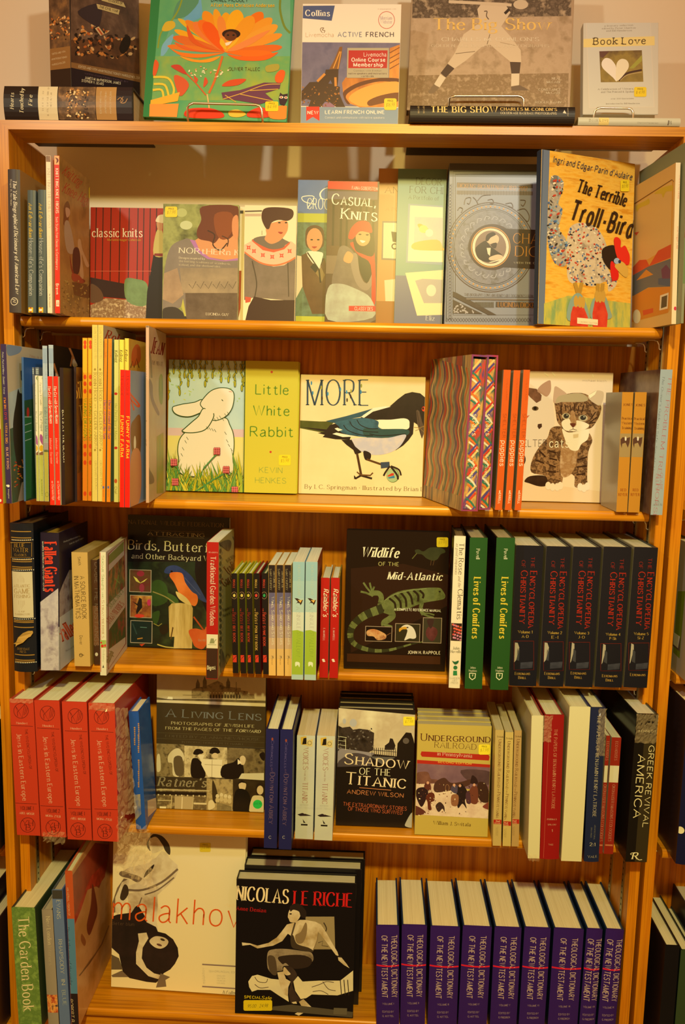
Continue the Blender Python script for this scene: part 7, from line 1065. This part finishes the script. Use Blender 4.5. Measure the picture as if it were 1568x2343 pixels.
for i in range(3):
    k = 2-i
    b = Fo(('front copy of three black dance photograph volumes, with a yellow sale label', 'middle copy of three black dance photograph volumes', 'rearmost copy of three black dance photograph volumes')[k], (537.5, 2317), (808, 2332), (537, 2013), 5, .036, Y=.004, tb=2.5, yaw=.4, c='#100b08', cl='#0e0a08', grp='black dance photograph volumes', pg='#b89c60', rough=.28)
    if k: b.root.location += V((.006*k+.004, .0385*k, 0)); b.root.scale = (1.0, 1.0, 1.025); b.M = b.root.matrix_basis.copy()
    else:
        NK = '#b08c50/#c4a468/#9a763c@16'; b.z(520, 1930, 4.752).T('NICOLAS', 95, 612, 665, 655, 152, '#d8c48c', 'N').T('LE RICHE', 722, 662, 1362, 692, 148, '#b81810', 'N').T('Anne Denian', 98, 722, 420, 750, 42, '#981410', 'S')
        b.P_('#8a6e3c', '850,795 1165,795 1175,1150 890,1150').L('#3a2c18', 12, '1050,860 1080,930 1040,1000', 1).L('#4a3820', 8, '990,1080 1040,1060 1030,1110 1100,1120')
        b.P_(NK, '660,790 680,720 740,690 800,740 790,800 750,850 690,855 670,820', 1).P_('#24180e', '680,690 730,655 800,665 860,740 850,810 800,790 780,740 720,720 690,740', 1).E('#2a1c10', 690, 765, 14, 8)
        b.P_(NK, '590,960 650,880 740,855 790,830 850,830 960,850 1020,880 1080,970 1130,1060 1200,1180 1215,1230 1180,1210 1100,1100 1010,980 990,960 980,1060 930,1170 700,1110 690,1000 660,980 600,1060 500,1110 330,1140 250,1100 165,1110 160,1075 250,1085 330,1110 450,1080 540,1020', 0).P_('#7a5c30', '740,1000 800,960 850,860 870,900 860,1000 820,1080 760,1080', 1).L('#4a3820', 18, '740,860 700,1000').P_('#3a2a16', '690,1010 720,1000 760,1090 880,1130 930,1160 920,1180 760,1150 700,1120', 1).L('#24180e', 12, '1195,1225 1240,1225').P_(NK, '1205,1235 1245,1240 1300,1310 1330,1355 1270,1320 1210,1270').L('#7a5c30', 8, '990,970 975,1060 935,1160', 1)
        b.P_('#7a603a/#8a6e44/#5a4426@30', '440,1190 500,1150 640,1145 830,1170 920,1190 930,1280 800,1330 620,1330 600,1380 540,1390 500,1420 440,1350', 1).P_('#2a1c10', '560,1230 800,1210 920,1260 880,1340 720,1360 640,1300 600,1310', 1).P_('#4a361e', '440,1230 520,1240 540,1420 470,1400', 1).P_('#2c1e12/#3a2818@30', '640,1330 720,1360 760,1440 710,1530 760,1650 820,1690 770,1720 700,1740 670,1620 690,1500 620,1400', 1)
        b.P_('#c0a468/#d0b478@14', '230,1500 270,1440 330,1425 480,1470 580,1480 600,1540 660,1640 670,1720 560,1650 470,1590 330,1590 270,1610 240,1560', 0).P_('#c0a468/#d0b478@14', '720,1500 770,1440 820,1500 1000,1490 1230,1490 1370,1380 1370,1600 1200,1650 920,1640 860,1680 800,1690 740,1600', 0)
        for p in ('300,1450 340,1500 420,1510 440,1470', '300,1530 360,1570 450,1560', '920,1560 1010,1530 1080,1500 1160,1510', '930,1610 1020,1600 1100,1640', '1040,1500 1100,1580 1180,1600'): b.L('#4a3420', 7, p, 1)
        for x in (1230, 1270, 1310): b.L('#2a1c10', 9, f'{x},1480 {x+14},1650')
        b.P_(NK, '545,1400 610,1390 640,1470 690,1500 665,1560 660,1660 620,1640 580,1560', 0).P_(NK, '780,1720 830,1690 900,1760 950,1810 900,1840 830,1840 780,1870 735,1850 830,1800', 0).P_('#4a3c24', '500,1770 700,1750 1370,1830 1360,1890 490,1810', 0).P_('#5a4a2c', '1160,1785 1305,1790 1300,1860 1155,1855').P_('#c0a060', '700,1725 750,1715 760,1740 720,1740').P_(NK, '620,1340 660,1380 690,1420 640,1430 610,1390', 1)
        F0 = b.cur; b.sticker(178, 1700, 490, 1815, '95.00   24.98', c='#c8a010', name='sale_sticker', head=0).T('SPECIAL', 185, 1680, 370, 1688, 28, '#c8a010', 'H').T('Sale', 372, 1690, 480, 1695, 34, '#c8a010', 'I')
    b.done()
XS = ((861, 914, 862), (920, 978, 916), (986, 1054, 979), (1060, 1127, 1049), (1133, 1195, 1122), (1201.5, 1262, 1188), (1269, 1338, 1255), (1344, 1381, 1327), (1388, 1430, 1369))
YT = (2121, 2119.5, 2122.5, 2122, 2124, 2125, 2127, 2128.5, 2129.5)
for i in range(9):
    xl, xr, xb = XS[i]; yt = YT[i]
    b = S5b(f'purple dictionary volume crossed by a red line, {("first", "second", "third", "fourth", "fifth", "sixth", "seventh", "eighth", "ninth")[i]} from the left of nine', xl, xr, (xl, yt), -.028+i*.0025, .168, xb, c='#2e1440', cl='#10202a', cr='#10202a', bul=.0035, grp='nine purple dictionary volumes', pg='#d4b070', rough=.36, b=.0032, sm='#2e1440')
    sl = (xb-xl)/(2343-yt); b.z(0, 0, 1); t2 = '#c0986c'; n = xr-xl; big = n > 45
    X = lambda f, y: xl+n*f+sl*(y-yt)
    yy = yt
    b.T('THEOLOGICAL DICTIONARY', X(.62 if i else .66, yy+20), yy+20, X(.62 if i else .66, yy+162), yy+162, 12.5, t2, 'h').T('OF THE NEW TESTAMENT', X(.24 if big else .12, yy+20), yy+20, X(.24 if big else .12, yy+162), yy+162, 12.5, t2, 'h')
    b.B('#c41820', yy+88, yy+91.5); c_ = xl+n/2; yv = yy+178
    for k, t in enumerate((f'VOLUME {("I", "II", "III", "IV", "V", "VI", "VII", "VIII", "IX")[i]}', 'EDITED BY', 'G. KITTEL' if i < 4 else 'G. FRIEDRICH')): w_ = min(n*.4, 13); cx = X(.5, yv+k*11); b.T(t, cx-w_, yv+k*10+(k > 0)*8, cx+w_, yv+k*10+(k > 0)*8, 4, '#a07c60', 'h')
    if i == 0: b.f('x0').B('#c41820', yy+75, yy+78)
    b.done()
# ------------------------------------------------------------------ neighbours
gL, gR = 'books on the left bookcase', 'books on the right bookcase'
def Nb(label, x0, x1, z0, h, y0, d, grp, row, **k):
    k.setdefault('rough', .35); b = Book('hardcover_book', label, grp, Matrix.Translation((x0, y0, z0+.0006)), x1-x0, h, d, row, **k); return b
b = Nb('black hardcover with a yellow price label on the left bookcase, at the left edge', -.075, -.036, .64, .26, -.02, .18, gL, 4, c='#14100c', cr='#14100c'); b.z(0, 0, 1).sticker(-8, 1760, 9, 1780, '').P_('#8a7a5c/#3a3024@40', '0,1910 22,1935 22,1960 0,1975').done()
b = Nb('dark hardcover lowest on the left bookcase with a fiery spine picture', -.066, -.041, .25, .245, -.03, .18, gL, 5, c='#1c1410', cr='#2c1810', pg='#b89c68'); b.z(0, 1900, 5.289).P_('#a8301c/#3a1810@60', '20,1290 100,1290 110,1400 30,1410').B('#3a2c24/#5a4030@60', 1420, 1900).done()
b = Nb('thick dark brown hardcover at the bottom left edge, mostly outside the photo', -.115, -.069, .25, .285, -.02, .17, gL, 5, c='#1a120e', cr='#241410', pg='#c8a868'); b.done()
x0 = BW+.0095+SD+.002
b = Nb('lime green jacketed hardcover on the right bookcase, third shelf height, at the edge', x0+.014, x0+.04, 1.04, .25, -.05, .18, gR, 3, c='#7a9a20', cl='#a08a68'); b.z(1280, 1180, 5.444).B('#b0946c/#c8a888@12', 0, 930).f('x0').z(1280, 1180, 5.444).P_('#6a7014', '1480,940 1570,940 1500,1780 1420,1700').R('#5a4030', 1420, 1460, 1500, 1690).P_('#c8b48c', '1428,1450 1505,1505 1480,1650 1422,1600').done()
b = Nb('navy hardcover with a round white emblem near its foot, on the right bookcase', x0+.018, x0+.056, .69, .31, -.05, .19, gR, 4, c='#16162c', cl='#2a1a14', rough=.2, bul=.004, sm='#16162c'); b.z(1190, 1580, 4.148).E('#d8c89c', 1527, 1330, 36, 34).E('#16162c', 1527, 1330, 18, 14, 30).L('#16162c', 7, '1490,1330 1512,1322').L('#16162c', 7, '1542,1338 1566,1330').done()
for i, (a, c, t, hh, cl) in enumerate(((0, '#0e0c0a', 'Eastman Johnson', .262, '#1c1008'), (.03, '#2e3818', 'WILLARD METCALF', .254, '#14180c'), (.055, '#3c3a24', 'Frederic Church', .23, '#24241a'))):
    b = Nb(('black hardcover with gold and red lettering on the right bookcase, lowest visible shelf', 'olive green hardcover beside the black one on the right bookcase', 'dim grey-green hardcover at the lower right edge')[i], x0+.018+a, x0+.018+a+(.027, .022, .022)[i], .25, hh, -.03, .18, gR, 5, c=c, cl=cl, cr=cl, pg='#c8ac70', sm=c); b.z(1170, 1990, 2.251)
    if i == 0: b.T(t, 778, 360, 752, 582, 20, '#b8a060', 's').T('Painting America', 752, 600, 725, 900, 18, '#8a1410', 's')
    elif i == 1: b.T(t, 855, 365, 820, 660, 16, '#6a7038', 'l')
    b.done()
b = Nb('tan page-edged volume lying back on the lowest right bookcase shelf', x0+.102, x0+.13, .25, .27, -.01, .18, gR, 5, c='#2a2018', pg='#b89c68'); b.done()
